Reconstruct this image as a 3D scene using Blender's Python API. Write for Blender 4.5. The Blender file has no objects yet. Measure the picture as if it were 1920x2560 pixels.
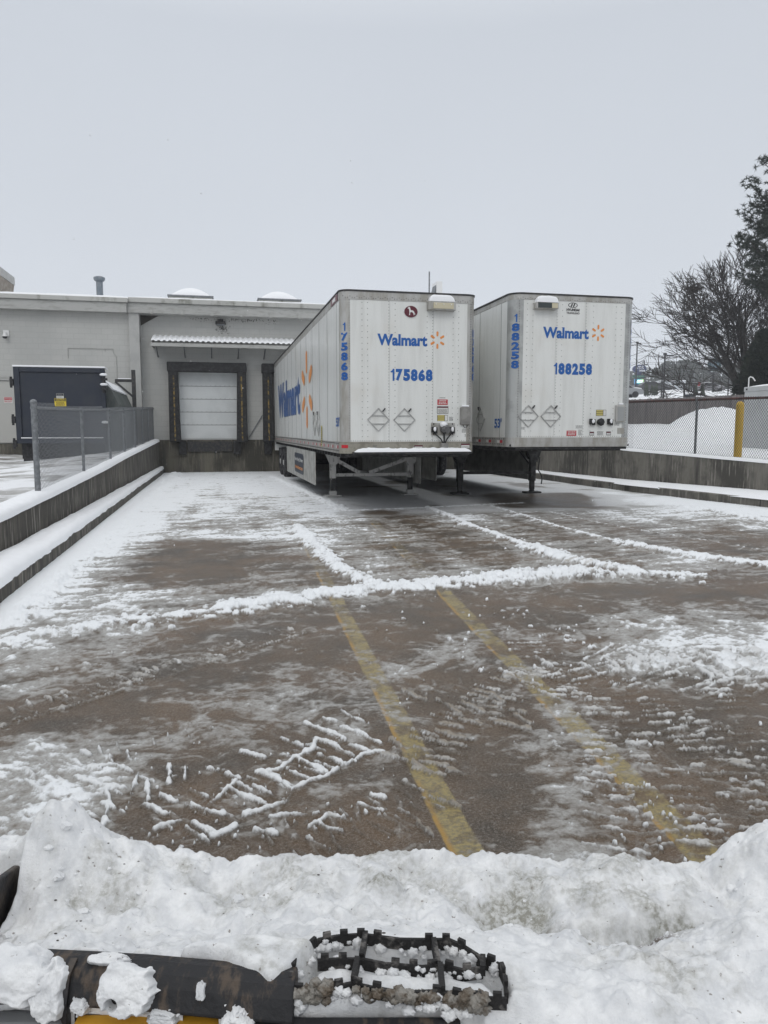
import bpy, math, random
import numpy as np
from mathutils import Vector, Matrix
random.seed(7); np.random.seed(7)
R = math.radians
scene = bpy.context.scene
# ---------------- camera ----------------
YAW, PITCH, EYE, F = 12.8, 6.3, 1.65, 1849.0
cd = bpy.data.cameras.new('camera'); cam = bpy.data.objects.new('camera', cd)
scene.collection.objects.link(cam); scene.camera = cam
cam.location = (0, 0, EYE); cam.rotation_euler = (R(90-PITCH), 0, R(-YAW))
cd.sensor_fit = 'VERTICAL'; cd.sensor_height = 36; cd.lens = F/2560*36
cd.clip_start = .05; cd.clip_end = 3000
# ---------------- world: overcast snow sky ----------------
w = bpy.data.worlds.new('World'); scene.world = w; w.use_nodes = True
nt = w.node_tree; nt.nodes.clear()
out = nt.nodes.new('ShaderNodeOutputWorld'); bg = nt.nodes.new('ShaderNodeBackground')
sky = nt.nodes.new('ShaderNodeTexSky'); sky.sky_type = 'NISHITA'; sky.sun_disc = False
sky.sun_elevation = R(38); sky.sun_rotation = R(200); sky.dust_density = 4
hs = nt.nodes.new('ShaderNodeHueSaturation'); hs.inputs['Saturation'].default_value = .25
nt.links.new(sky.outputs[0], hs.inputs['Color'])
tc = nt.nodes.new('ShaderNodeTexCoord'); sx = nt.nodes.new('ShaderNodeSeparateXYZ')
nt.links.new(tc.outputs['Generated'], sx.inputs[0])
rp = nt.nodes.new('ShaderNodeValToRGB'); e = rp.color_ramp.elements
# cloud layer radiance, in units of the background strength below
e[0].position = 0.0; e[0].color = (6.55, 6.95, 7.45, 1)
e[1].position = 1.0; e[1].color = (11.8, 12.0, 12.2, 1)
m1 = e.new(.16); m1.color = (6.2, 6.6, 7.15, 1)
m2 = e.new(.45); m2.color = (5.75, 6.15, 6.75, 1)
m3 = e.new(.72); m3.color = (10.2, 10.5, 10.8, 1)
nt.links.new(sx.outputs['Z'], rp.inputs[0])
cn = nt.nodes.new('ShaderNodeTexNoise'); cn.inputs['Scale'].default_value = 1.6; cn.inputs['Detail'].default_value = 3
nt.links.new(tc.outputs['Generated'], cn.inputs['Vector'])
cr = nt.nodes.new('ShaderNodeMapRange'); cr.inputs['To Min'].default_value = .93; cr.inputs['To Max'].default_value = 1.07
nt.links.new(cn.outputs['Fac'], cr.inputs['Value'])
vm = nt.nodes.new('ShaderNodeVectorMath'); vm.operation = 'SCALE'
nt.links.new(rp.outputs[0], vm.inputs[0]); nt.links.new(cr.outputs[0], vm.inputs['Scale'])
mx = nt.nodes.new('ShaderNodeMix'); mx.data_type = 'RGBA'; mx.inputs['Factor'].default_value = .94
nt.links.new(hs.outputs[0], mx.inputs[6]); nt.links.new(vm.outputs[0], mx.inputs[7])
nt.links.new(mx.outputs[2], bg.inputs['Color']); bg.inputs['Strength'].default_value = .1
nt.links.new(bg.outputs[0], out.inputs[0])
# ---------------- sun behind the cloud ----------------
sd = bpy.data.lights.new('sun', 'SUN'); sd.energy = .5; sd.angle = R(25); sd.color = (1, .97, .93)
so = bpy.data.objects.new('sun', sd); scene.collection.objects.link(so)
so.rotation_euler = (R(90-38), 0, R(200-180)*-1)
scene.view_settings.view_transform = 'Standard'; scene.view_settings.look = 'None'
scene.view_settings.exposure = 0.07; scene.view_settings.gamma = 1
scene.render.engine = 'CYCLES'
scene.cycles.max_bounces = 6; scene.cycles.volume_bounces = 1
# ---------------- pixel <-> world helpers (1920x2560 photograph) ----------------
_y, _p = R(YAW), R(PITCH)
FW = np.array([math.sin(_y)*math.cos(_p), math.cos(_y)*math.cos(_p), -math.sin(_p)])
RT = np.array([math.cos(_y), -math.sin(_y), 0.]); UP = np.cross(RT, FW); CAM = np.array([0, 0, EYE])
def ray(x, y): return FW + RT*((x-960)/F) + UP*((1280-y)/F)
def G(x, y, z=0.):
    d = ray(x, y); return CAM + d*((z-EYE)/d[2])
def P(x, y, Y):
    d = ray(x, y); return CAM + d*(Y/d[1])
def PX(x, y, X):
    d = ray(x, y); return CAM + d*(X/d[0])
def PD(x, y, dist):                      # along the ray at horizontal distance
    d = ray(x, y); return CAM + d*(dist/math.hypot(d[0], d[1]))
# ---------------- object helpers ----------------
OFF = {}
def tagp(o, label, cat, group=None, kind='thing'):
    o['label'] = label; o['category'] = cat; o['kind'] = kind
    if group: o['group'] = group
    return o
def thing(name, label, cat, loc, group=None, rz=0):
    o = bpy.data.objects.new(name, None); scene.collection.objects.link(o)
    o.location = loc; o.rotation_euler = (0, 0, rz); o.empty_display_size = .2
    OFF[o.name] = Vector(loc) if not rz else Vector((0, 0, 0))
    return tagp(o, label, cat, group)
def link_mesh(name, me, parent=None, loc=None):
    o = bpy.data.objects.new(name, me); scene.collection.objects.link(o)
    if parent is not None:
        o.parent = parent
        OFF[o.name] = OFF[parent.name]
    else:
        OFF[o.name] = Vector(loc) if loc is not None else Vector((0, 0, 0))
        o.location = OFF[o.name]
    return o
def copy_thing(o, loc, label):
    c = o.copy(); scene.collection.objects.link(c); c.location = loc; c['label'] = label
    for ch in list(o.children):
        d = ch.copy(); scene.collection.objects.link(d); d.parent = c
        for g in list(ch.children):
            h = g.copy(); scene.collection.objects.link(h); h.parent = d
    return c
class MB:
    def __init__(s): s.v = []; s.f = []
    def add(s, vs, fs):
        n = len(s.v); s.v += [tuple(map(float, a)) for a in vs]; s.f += [tuple(i+n for i in f) for f in fs]; return s
    def box(s, x0, x1, y0, y1, z0, z1):
        return s.add([(x0,y0,z0),(x1,y0,z0),(x1,y1,z0),(x0,y1,z0),(x0,y0,z1),(x1,y0,z1),(x1,y1,z1),(x0,y1,z1)],
                     [(0,3,2,1),(4,5,6,7),(0,1,5,4),(1,2,6,5),(2,3,7,6),(3,0,4,7)])
    def beam(s, a, b, wx, wz, up=(0,0,1)):
        a, b = Vector(a), Vector(b); d = (b-a).normalized(); u = Vector(up)
        if abs(d.dot(u)) > .95: u = Vector((0, 1, 0))
        r = d.cross(u).normalized()*wx/2; t = r.cross(d).normalized()*wz/2
        return s.add([a-r-t, a+r-t, a+r+t, a-r+t, b-r-t, b+r-t, b+r+t, b-r+t],
                     [(0,1,2,3),(7,6,5,4),(0,4,5,1),(1,5,6,2),(2,6,7,3),(3,7,4,0)])
    def tube(s, pts, r, n=8, cap=True):
        pts = [Vector(p) for p in pts]; rs = r if isinstance(r, (list, tuple)) else [r]*len(pts)
        base = len(s.v); pr = None
        for i, p in enumerate(pts):
            d = (pts[min(i+1, len(pts)-1)]-pts[max(i-1, 0)]).normalized()
            if pr is None: pr = d.orthogonal().normalized()
            pr = (pr-d*pr.dot(d)); pr = pr.normalized() if pr.length > 1e-6 else d.orthogonal().normalized()
            q = d.cross(pr)
            for k in range(n):
                a = 2*math.pi*k/n; s.v.append(tuple(p+(pr*math.cos(a)+q*math.sin(a))*rs[i]))
        for i in range(len(pts)-1):
            for k in range(n):
                a = base+i*n+k; b = base+i*n+(k+1) % n; s.f.append((a, b, b+n, a+n))
        if cap:
            s.f.append(tuple(base+k for k in reversed(range(n)))); e0 = base+(len(pts)-1)*n
            s.f.append(tuple(e0+k for k in range(n)))
        return s
    def prism(s, poly, a, b, axis='z'):
        """poly of 2D points extruded between a and b along axis"""
        def m(p, t): return {'z': (p[0], p[1], t), 'y': (p[0], t, p[1]), 'x': (t, p[0], p[1])}[axis]
        n = len(poly)
        vs = [m(p, a) for p in poly]+[m(p, b) for p in poly]
        return s.add(vs, [tuple(reversed(range(n))), tuple(range(n, 2*n))]+[(i, (i+1) % n, (i+1) % n+n, i+n) for i in range(n)])
    def quad(s, a, b, c, d): return s.add([a, b, c, d], [(0, 1, 2, 3)])
    def ico(s, c, r, sq=(1,1,1), sub=1, jit=0):
        t = (1+5**.5)/2
        vs = [Vector(p).normalized() for p in [(-1,t,0),(1,t,0),(-1,-t,0),(1,-t,0),(0,-1,t),(0,1,t),(0,-1,-t),(0,1,-t),(t,0,-1),(t,0,1),(-t,0,-1),(-t,0,1)]]
        fs = [(0,11,5),(0,5,1),(0,1,7),(0,7,10),(0,10,11),(1,5,9),(5,11,4),(11,10,2),(10,7,6),(7,1,8),(3,9,4),(3,4,2),(3,2,6),(3,6,8),(3,8,9),(4,9,5),(2,4,11),(6,2,10),(8,6,7),(9,8,1)]
        for _ in range(sub):
            mid = {}; nf = []
            def md(i, j):
                k = (min(i, j), max(i, j))
                if k not in mid: mid[k] = len(vs); vs.append((vs[i]+vs[j]).normalized())
                return mid[k]
            for a, b, d in fs:
                x, y, z = md(a, b), md(b, d), md(d, a); nf += [(a,x,z),(b,y,x),(d,z,y),(x,y,z)]
            fs = nf
        ph = random.random()*9
        def jf(v): return 1+jit*(math.sin(v.x*5+ph)*math.sin(v.y*6+ph*2)+.6*math.sin(v.z*9+v.x*7+ph))
        return s.add([(c[0]+v.x*r*sq[0]*jf(v), c[1]+v.y*r*sq[1]*jf(v), c[2]+v.z*r*sq[2]*jf(v)) for v in vs], fs)
    def build(s, name, mat, parent=None, loc=None, smooth=False, bevel=0, auto=False):
        me = bpy.data.meshes.new(name)
        o_ = OFF[parent.name] if parent is not None else (Vector(loc) if loc is not None else Vector((0,0,0)))
        v = np.array(s.v, dtype=np.float64)-np.array(o_)
        me.from_pydata(v.tolist(), [], s.f); me.update()
        if smooth: me.polygons.foreach_set('use_smooth', [True]*len(me.polygons))
        me.materials.append(mat)
        o = link_mesh(name, me, parent, loc)
        if bevel:
            b = o.modifiers.new('edge', 'BEVEL'); b.width = bevel; b.segments = 2; b.limit_method = 'ANGLE'; b.angle_limit = R(40)
        return o
def solo(name, mb, mat, label, cat, loc, group=None, **k):
    return tagp(mb.build(name, mat, None, loc, **k), label, cat, group)
# ---------------- materials ----------------
def new_mat(name):
    m = bpy.data.materials.new(name); m.use_nodes = True; return m, m.node_tree, m.node_tree.nodes['Principled BSDF']
def N(t, typ, **k):
    n = t.nodes.new(typ)
    for a, b in k.items():
        if a in ('Scale','Detail','Roughness','Distortion','Strength','Distance','Fac','Factor','W','Value'): n.inputs[a].default_value = b
        else: setattr(n, a, b)
    return n
def mat(name, col, rough=.6, metal=0, col2=None, scale=4, thr=(.45,.6), stretch=(1,1,1), bump=0, bscale=40, spec=.5, emit=None, detail=6):
    m, t, b = new_mat(name)
    b.inputs['Base Color'].default_value = (*col, 1); b.inputs['Roughness'].default_value = rough
    b.inputs['Metallic'].default_value = metal; b.inputs['Specular IOR Level'].default_value = spec
    tcn = N(t, 'ShaderNodeTexCoord'); mp = N(t, 'ShaderNodeMapping'); mp.inputs['Scale'].default_value = stretch
    t.links.new(tcn.outputs['Object'], mp.inputs[0])
    if col2 is not None:
        n = N(t, 'ShaderNodeTexNoise', Scale=scale, Detail=detail, Roughness=.62); t.links.new(mp.outputs[0], n.inputs['Vector'])
        r = N(t, 'ShaderNodeMapRange', interpolation_type='SMOOTHSTEP'); r.inputs['From Min'].default_value = thr[0]; r.inputs['From Max'].default_value = thr[1]
        t.links.new(n.outputs['Fac'], r.inputs['Value'])
        x = N(t, 'ShaderNodeMix', data_type='RGBA'); x.inputs[6].default_value = (*col, 1); x.inputs[7].default_value = (*col2, 1)
        t.links.new(r.outputs[0], x.inputs['Factor']); t.links.new(x.outputs[2], b.inputs['Base Color'])
    if bump:
        n = N(t, 'ShaderNodeTexNoise', Scale=bscale, Detail=4); t.links.new(tcn.outputs['Object'], n.inputs['Vector'])
        bn = N(t, 'ShaderNodeBump', Strength=bump, Distance=.01); t.links.new(n.outputs['Fac'], bn.inputs['Height']); t.links.new(bn.outputs[0], b.inputs['Normal'])
    if emit:
        b.inputs['Emission Color'].default_value = (*col, 1); b.inputs['Emission Strength'].default_value = emit
    return m
def mat_wall(name, col, dark, streak_scale=3, thr=(.38,.7), light=None):
    """stained concrete: vertical streaks and blotches"""
    m, t, b = new_mat(name); b.inputs['Roughness'].default_value = .85
    tcn = N(t, 'ShaderNodeTexCoord')
    def noise(sc, st, det=6):
        mp = N(t, 'ShaderNodeMapping'); mp.inputs['Scale'].default_value = st
        t.links.new(tcn.outputs['Object'], mp.inputs[0]); n = N(t, 'ShaderNodeTexNoise', Scale=sc, Detail=det, Roughness=.65)
        t.links.new(mp.outputs[0], n.inputs['Vector']); return n.outputs['Fac']
    def ramp(src, a, c):
        r = N(t, 'ShaderNodeMapRange', interpolation_type='SMOOTHSTEP'); r.inputs['From Min'].default_value = a; r.inputs['From Max'].default_value = c
        t.links.new(src, r.inputs['Value']); return r.outputs[0]
    def mixc(f, a, c):
        x = N(t, 'ShaderNodeMix', data_type='RGBA'); t.links.new(f, x.inputs['Factor'])
        for i, q in ((6, a), (7, c)):
            if isinstance(q, tuple): x.inputs[i].default_value = (*q, 1)
            else: t.links.new(q, x.inputs[i])
        return x.outputs[2]
    c1 = mixc(ramp(noise(streak_scale, (1.6, 1.6, .12)), *thr), col, dark)
    c1 = mixc(ramp(noise(.9, (1, 1, .6)), .42, .60), c1, tuple(q*.38 for q in col))
    c2 = mixc(ramp(noise(2.2, (1, 1, 1)), .5, .75), c1, tuple(q*.55 for q in col))
    c3 = mixc(ramp(noise(9, (2, 2, .16)), .53, .66), c2, light or tuple(min(1, q*1.7) for q in col))
    t.links.new(c3, b.inputs['Base Color'])
    n = noise(60, (1, 1, 1), 3); bn = N(t, 'ShaderNodeBump', Strength=.25, Distance=.01); t.links.new(n, bn.inputs['Height']); t.links.new(bn.outputs[0], b.inputs['Normal'])
    return m
def mat_snow(name, col=(.82,.83,.85), dirt=(.42,.40,.36), thr=(.66,.8), scale=6, bump=.35):
    m = mat(name, col, .75, 0, dirt, scale, thr, bump=bump, bscale=45, spec=.25)
    b = m.node_tree.nodes['Principled BSDF']
    return m
M = {}
M['snow'] = mat_snow('snow')
M['snow_clean'] = mat_snow('snow_clean', thr=(.8,.95), bump=.2)
M['concrete'] = mat_wall('stained_concrete', (.145,.132,.110), (.036,.033,.028), 3.4, (.36,.56), (.25,.235,.21))
M['concrete_r'] = mat_wall('stained_concrete_right', (.165,.155,.135), (.05,.047,.042), 1.6, (.5,.68), (.24,.225,.20))
M['dockwall'] = mat_wall('dock_concrete', (.125,.115,.09), (.05,.048,.045), 1.2, (.42,.66), (.15,.14,.11))
M['black'] = mat('black_rubber', (.012,.012,.013), .75, col2=(.03,.03,.032), scale=9, bump=.4, bscale=30)
M['tyre'] = mat('tyre_rubber', (.02,.02,.022), .85, col2=(.09,.09,.09), scale=12, thr=(.5,.7))
M['darksteel'] = mat('dark_steel', (.03,.031,.034), .55, .4, col2=(.06,.055,.05), scale=14)
M['galv'] = mat('galvanised_steel', (.17,.18,.19), .5, .55, col2=(.24,.25,.26), scale=18)
M['wire'] = mat('fence_wire', (.20,.21,.22), .5, .5)
M['alu'] = mat('dirty_aluminium', (.45,.445,.43), .42, .4, col2=(.33,.315,.28), scale=5, thr=(.4,.65), stretch=(1,1,.3))
M['rivet'] = mat('rivet_heads', (.16,.16,.155), .5, .5)
M['white'] = mat('white_plastic', (.68,.68,.67), .45)
M['blue'] = mat('livery_blue', (.008,.095,.36), .4, col2=(.012,.11,.38), scale=30)
M['navy_print'] = mat('livery_dark_blue', (.014,.08,.27), .4)
M['orange'] = mat('livery_orange', (.75,.27,.06), .4, col2=(.68,.30,.10), scale=25)
M['red'] = mat('red_label', (.45,.02,.035), .4)
M['maroon'] = mat('maroon_badge', (.10,.008,.02), .35)
M['ink'] = mat('black_print', (.015,.015,.018), .5)
M['paper'] = mat('white_label', (.62,.62,.60), .5)
M['yellowlabel'] = mat('yellow_label', (.55,.47,.14), .5)
# ---------------- numpy noise ----------------
def _hash(i, j, s):
    h = (i.astype(np.int64)*374761393 + j.astype(np.int64)*668265263 + s*974634777) & 0xffffffff
    h = ((h ^ (h >> 13))*1274126177) & 0xffffffff
    return ((h ^ (h >> 16)) & 0xffff).astype(np.float32)/65535.
def vnoise(x, y, s=0):
    xi = np.floor(x).astype(np.int64); yi = np.floor(y).astype(np.int64)
    fx = (x-xi).astype(np.float32); fy = (y-yi).astype(np.float32)
    fx = fx*fx*(3-2*fx); fy = fy*fy*(3-2*fy)
    a = _hash(xi, yi, s); b = _hash(xi+1, yi, s); c = _hash(xi, yi+1, s); d = _hash(xi+1, yi+1, s)
    return a+(b-a)*fx+(c-a)*fy+(a-b-c+d)*fx*fy
def fbm(x, y, s=0, o=5, g=.5):
    t = 0; a = 1; n = 0
    c, q = math.cos(.6), math.sin(.6)
    for k in range(o):
        t = t+a*vnoise(x, y, s+k*17); n += a; a *= g
        x, y = (x*c-y*q)*2.03, (x*q+y*c)*2.03
    return t/n
def sstep(a, b, x):
    t = np.clip((x-a)/(b-a), 0, 1); return t*t*(3-2*t)
def grid_mesh(name, X, Y, Z, mat_, parent=None, loc=None, attrs=None, mask=None):
    h, w_ = X.shape; me = bpy.data.meshes.new(name)
    off = OFF[parent.name] if parent is not None else (Vector(loc) if loc is not None else Vector((0,0,0)))
    co = np.stack([X-off[0], Y-off[1], Z-off[2]], -1).reshape(-1, 3).astype(np.float32)
    idx = np.arange(h*w_).reshape(h, w_)
    q = np.stack([idx[:-1,:-1], idx[:-1,1:], idx[1:,1:], idx[1:,:-1]], -1).reshape(-1, 4)
    if mask is not None: q = q[mask[:-1,:-1].reshape(-1)]
    me.vertices.add(len(co)); me.vertices.foreach_set('co', co.ravel())
    me.loops.add(q.size); me.loops.foreach_set('vertex_index', q.ravel().astype(np.int32))
    me.polygons.add(len(q)); me.polygons.foreach_set('loop_start', (np.arange(len(q))*4).astype(np.int32))
    me.polygons.foreach_set('use_smooth', np.ones(len(q), dtype=bool))
    me.update(calc_edges=True)
    for k, a in (attrs or {}).items():
        at = me.attributes.new(k, 'FLOAT', 'POINT'); at.data.foreach_set('value', a.reshape(-1).astype(np.float32))
    me.materials.append(mat_)
    return link_mesh(name, me, parent, loc)
# ---------------- ground of the loading dock: wet pavement, slush film, ploughed snow ----------------
TH = np.arange(R(-24), R(58), .00135); 
rr = [1.7]
while rr[-1] < 33: rr.append(rr[-1]+min(max(.0055*(rr[-1]/3)**2, .005), .045))
RR = np.array(rr)
TT, RG = np.meshgrid(TH, RR)
GX = RG*np.sin(TT); GY = RG*np.cos(TT)
H = np.zeros_like(GX); SN = np.zeros_like(GX)          # height, extra snow level
NF = fbm(GX*14, GY*14, 3, 4)                            # fine breakup
WX = (fbm(GX*9, GY*9, 81, 3)-.5)*.022; WY = (fbm(GX*9, GY*9, 82, 3)-.5)*.022; WID = .5+1.0*fbm(GX*5, GY*5, 83, 3)
K = 1920/1659.
CT = """1020;375:.95 450:.8 560:.85 620:.9 700:.6 900:.6 1150:.55 1400:.8 1659:.9
1045;330:1 400:.85 450:.7 560:.75 610:1 680:.6 900:.55 1150:.5 1400:.75 1659:.9
1085;260:1 350:.9 450:.62 560:.66 680:.85 760:.55 900:.5 1050:.42 1130:.12 1250:.1 1350:.78 1500:.92 1659:1
1110;230:1 300:.9 400:.65 500:.6 600:.68 700:.75 800:.38 900:.42 1050:.5 1200:.55 1350:.62 1500:.68 1659:.92
1130;200:1 280:.9 400:.6 480:.42 560:.5 640:.7 700:.48 800:.3 870:.15 950:.4 1100:.5 1200:.33 1400:.45 1550:.4 1659:.55
1155;150:1 240:.95 330:.72 450:.72 560:.62 620:.62 660:.8 720:.42 820:.45 900:.25 1000:.22 1080:.4 1200:.28 1300:.35 1450:.3 1600:.15
1185;100:1 190:1 300:.5 400:.12 500:.12 600:.14 680:.7 740:.42 800:.22 900:.15 1000:.12 1150:.4 1250:.35 1400:.35 1550:.2 1659:.18
1210;80:1 170:1 240:.5 320:.08 450:.06 600:.05 700:.45 760:.48 830:.35 950:.3 1050:.22 1200:.42 1350:.42 1450:.5 1600:.4
1240;60:1 130:1 200:.4 300:.03 420:.1 520:.06 620:.1 720:.3 800:.5 900:.42 1000:.32 1120:.5 1250:.42 1400:.4 1550:.3 1659:.22
1262;30:1 100:1 170:.55 280:.25 400:.25 500:.25 600:.2 700:.4
1290;0:1 70:1 130:.7 250:.66 350:.6 450:.42 550:.3 640:.45 900:.3 1000:.12 1300:.08 1500:.05 1659:.1
1320;0:1 60:.9 150:.68 260:.6 350:.5 420:.4 500:.25 650:.15 800:.2 950:.1 1100:.08 1250:.12 1400:.35 1500:.4 1659:.2
1350;0:.8 100:.62 200:.55 300:.4 420:.25 600:.12 800:.15 1000:.15 1200:.2 1350:.45 1500:.55 1659:.45
1380;0:.6 120:.58 250:.42 350:.32 450:.15 600:.12 750:.14 900:.2 1000:.28 1100:.2 1200:.18 1320:.38 1450:.6 1550:.65 1659:.7
1410;0:.6 120:.5 250:.35 350:.22 500:.1 650:.08 800:.2 900:.32 1000:.35 1100:.2 1200:.2 1300:.4 1400:.55 1500:.7 1659:.75
1440;0:.5 100:.42 200:.38 300:.2 450:.1 600:.08 750:.16 850:.36 950:.3 1050:.3 1150:.42 1250:.32 1350:.48 1450:.58 1550:.62 1659:.66
1480;0:.38 100:.3 200:.18 350:.1 500:.12 650:.22 780:.38 860:.42 950:.12 1050:.15 1150:.35 1250:.18 1350:.22 1450:.3 1550:.36 1659:.3
1520;0:.22 150:.1 300:.08 450:.15 600:.32 700:.28 800:.28 900:.08 1000:.08 1100:.18 1200:.40 1280:.15 1330:.06 1400:.05 1500:.05 1659:.06
1570;0:.15 100:.08 250:.12 400:.26 500:.25 600:.22 700:.16 800:.18 900:.08 1000:.05 1100:.15 1200:.38 1300:.08 1450:.06 1659:.06
1620;0:.3 120:.5 250:.42 350:.3 450:.22 600:.12 750:.12 850:.12 950:.06 1100:.08 1200:.3 1300:.12 1450:.1 1659:.1
1680;0:.58 100:.62 200:.5 300:.32 400:.22 500:.16 650:.14 800:.14 950:.05 1100:.08 1200:.22 1300:.3 1400:.12 1550:.1 1659:.1
1740;0:.62 100:.66 200:.5 300:.15 450:.12 600:.12 800:.12 950:.05 1100:.06 1230:.33 1330:.16 1500:.1 1659:.15
1800;0:.6 150:.6 300:.1 500:.14 700:.1 900:.06 1050:.04 1150:.08 1250:.3 1330:.32 1400:.22 1500:.12 1659:.16
1870;0:.6 150:.6 300:.1 500:.14 700:.1 900:.06 1050:.04 1150:.08 1250:.3 1330:.32 1400:.22 1500:.12 1659:.16"""
cp = []
for line in CT.split('\n'):
    yy, rest = line.split(';')
    for tok in rest.split():
        a, b = tok.split(':'); g = G(float(a)*K, float(yy)*K); cp.append((math.atan2(g[0], g[1]), math.log(math.hypot(g[0], g[1])), float(b)))
cp = np.array(cp)
cth = TH[::10]; crr = RR[::8]
ct, cr_ = np.meshgrid(cth, np.log(crr))
num = np.zeros_like(ct); den = np.zeros_like(ct)
for a, b, v in cp:                                      # smooth interpolation of the surveyed snow cover
    r_ = math.exp(b); sb = .045*max(1, 7/r_)**.5 if r_ > 3 else .07
    wgt = np.exp(-((ct-a)/.045)**2-((cr_-b)/max(.045, .018*(r_/4)))**2)+1e-9
    num += wgt*v; den += wgt
low = num/den
ii = np.clip(np.arange(len(RR))/8., 0, low.shape[0]-1.001); jj = np.clip(np.arange(len(TH))/10., 0, low.shape[1]-1.001)
i0 = ii.astype(int); fi = (ii-i0)[:, None]; j0 = jj.astype(int); fj = (jj-j0)[None]
BASE = (low[i0][:, j0]*(1-fi)*(1-fj)+low[i0+1][:, j0]*fi*(1-fj)+low[i0][:, j0+1]*(1-fi)*fj+low[i0+1][:, j0+1]*fi*fj)
def window(x0, x1, y0, y1):
    c = np.array([(x0,y0),(x1,y0),(x0,y1),(x1,y1)]); th = np.arctan2(c[:,0], c[:,1]); r = np.hypot(c[:,0], c[:,1])
    a, b = np.searchsorted(RR, [max(.1, min(r)-.4*0-abs(x1-x0)*.3), r.max()]); c0, d0 = np.searchsorted(TH, [th.min(), th.max()])
    return slice(max(a-1, 0), min(b+1, len(RR))), slice(max(c0-1, 0), min(d0+1, len(TH)))
DIRT = np.zeros_like(GX)
def stroke(pts, wid, h, snow, edge=.5, rough=.35, dirt=0, z=0.):
    """a ridge of snow along ground points"""
    pts = [np.array(p[:2], dtype=float) for p in pts]
    for a, b in zip(pts[:-1], pts[1:]):
        m = wid*1.9
        s = window(min(a[0], b[0])-m, max(a[0], b[0])+m, min(a[1], b[1])-m, max(a[1], b[1])+m)
        x, y = GX[s]+WX[s], GY[s]+WY[s]
        if x.size == 0: continue
        d = b-a; L = max(d@d, 1e-9); t = np.clip(((x-a[0])*d[0]+(y-a[1])*d[1])/L, 0, 1)
        dist = np.hypot(x-a[0]-t*d[0], y-a[1]-t*d[1])/(wid*WID[s])+(NF[s]-.5)*rough*2.6
        f = 1-sstep(1-edge, 1, dist)
        H[s] = np.maximum(H[s], h*f*(.65+.7*NF[s])); SN[s] = np.maximum(SN[s], snow*f)
        if dirt: DIRT[s] = np.maximum(DIRT[s], dirt*f)
def S9(pts): return [G(x*K, y*K) for x, y in pts]
def C(pts, ox, oy, sc): return [G(ox+x/sc, oy+y/sc) for x, y in pts]
# ploughed ridges
stroke(S9([(0,1392),(120,1368),(230,1350),(370,1334),(500,1320)]), 0.209, 0.031, 0.75, 1., 0.75)
stroke(S9([(480,1322),(600,1308),(700,1294),(800,1283),(900,1273),(1050,1261)]), .50, .03, .62, 1., .5)
stroke(S9([(500,1318),(600,1305),(700,1290),(800,1280),(900,1270),(1050,1258)]), 0.342, 0.062, 1.10, 1., 0.65)
stroke(S9([(1050,1256),(1160,1247),(1260,1240)]), 0.380, 0.074, 1.00, 1., 0.80)
stroke(S9([(1260,1238),(1420,1243),(1500,1247)]), 0.209, 0.037, 0.80, 1., 0.85)
stroke(S9([(640,1140),(665,1165),(690,1190),(715,1215),(750,1240),(790,1262),(830,1276)]), 0.190, 0.056, 1.10, 1., 0.60)
stroke(S9([(925,1098),(970,1115),(1010,1135),(1080,1160),(1150,1185),(1210,1212)]), 0.123, 0.037, 0.95, 1., 0.65)
stroke(S9([(1150,1185),(1200,1205),(1280,1222),(1380,1240)]), 0.228, 0.062, 1.10, 1., 0.75)
stroke(S9([(1060,1095),(1130,1115),(1200,1138),(1330,1172)]), 0.095, 0.028, 0.75, 1., 0.65)
stroke(S9([(1330,1172),(1420,1190),(1500,1203),(1600,1217),(1700,1230)]), 0.190, 0.050, 1.05, 1., 0.70)
stroke(S9([(1190,1108),(1290,1130),(1400,1150),(1520,1168),(1659,1192)]), 0.067, 0.012, 0.60, 1., 0.75)
stroke(S9([(590,1030),(620,1045),(660,1062),(700,1082),(745,1103)]), 0.209, 0.043, 1.05, 1., 0.60)
stroke(S9([(740,1105),(820,1102),(900,1099),(1000,1094),(1130,1088)]), 0.114, 0.019, 0.80, 1., 0.55)
stroke(S9([(1380,1086),(1450,1092),(1540,1103),(1600,1115),(1700,1135)]), 0.247, 0.043, 1.00, 1., 0.65)
# bank against the left kerb
for k, pts in enumerate([S9([(375,1025),(300,1065),(200,1140),(120,1205),(60,1260),(-10,1300)]), S9([(390,1035),(330,1065),(240,1130),(160,1200),(90,1260),(20,1320)])]):
    stroke(pts, .38, .09-.03*k, 1.1, .9, .35)
stroke(S9([(0,1340),(40,1310),(90,1270),(130,1235)]), .3, .1, 1.1, .9, .4)
# tyre cleat marks
W5, W6 = (0, 1600, 1.728), (960, 1600, 1.728)
A5 = """1325,368,1400,395,1480,430;1475,310,1530,345,1590,372;1370,435,1450,470,1530,510;1485,385,1570,420,1645,460;1480,440,1540,470,1600,490;1370,505,1440,525,1500,550;1270,515,1340,545,1410,580;1250,575,1330,610;1110,580,1190,610,1260,650;1095,640,1200,690;905,565,1035,610;985,650,1060,690,1145,715;830,720,900,750,965,770;690,685,765,712;820,655,900,690;1210,430,1310,470;1040,490,1145,515;1400,345,1455,362;1060,770,1150,740,1235,715,1265,655;1265,655,1340,620,1410,600,1470,560,1540,525,1570,500,1650,490;460,650,470,720,445,820;640,620,635,700;730,550,735,630;805,565,800,610;390,560,500,550,600,590,560,680;330,600,430,635,540,650;610,720,720,760;1160,780,1260,765,1370,760;1330,820,1420,770,1520,790;670,830,780,790;930,860,1020,820;350,760,400,830;1270,520,1200,570,1110,580;1020,620,940,690,900,720;1370,435,1350,480,1270,520;1600,680,1659,690;1550,720,1650,745;1100,840,1190,845;830,800,930,850;1380,800,1420,830,1480,840"""
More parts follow.
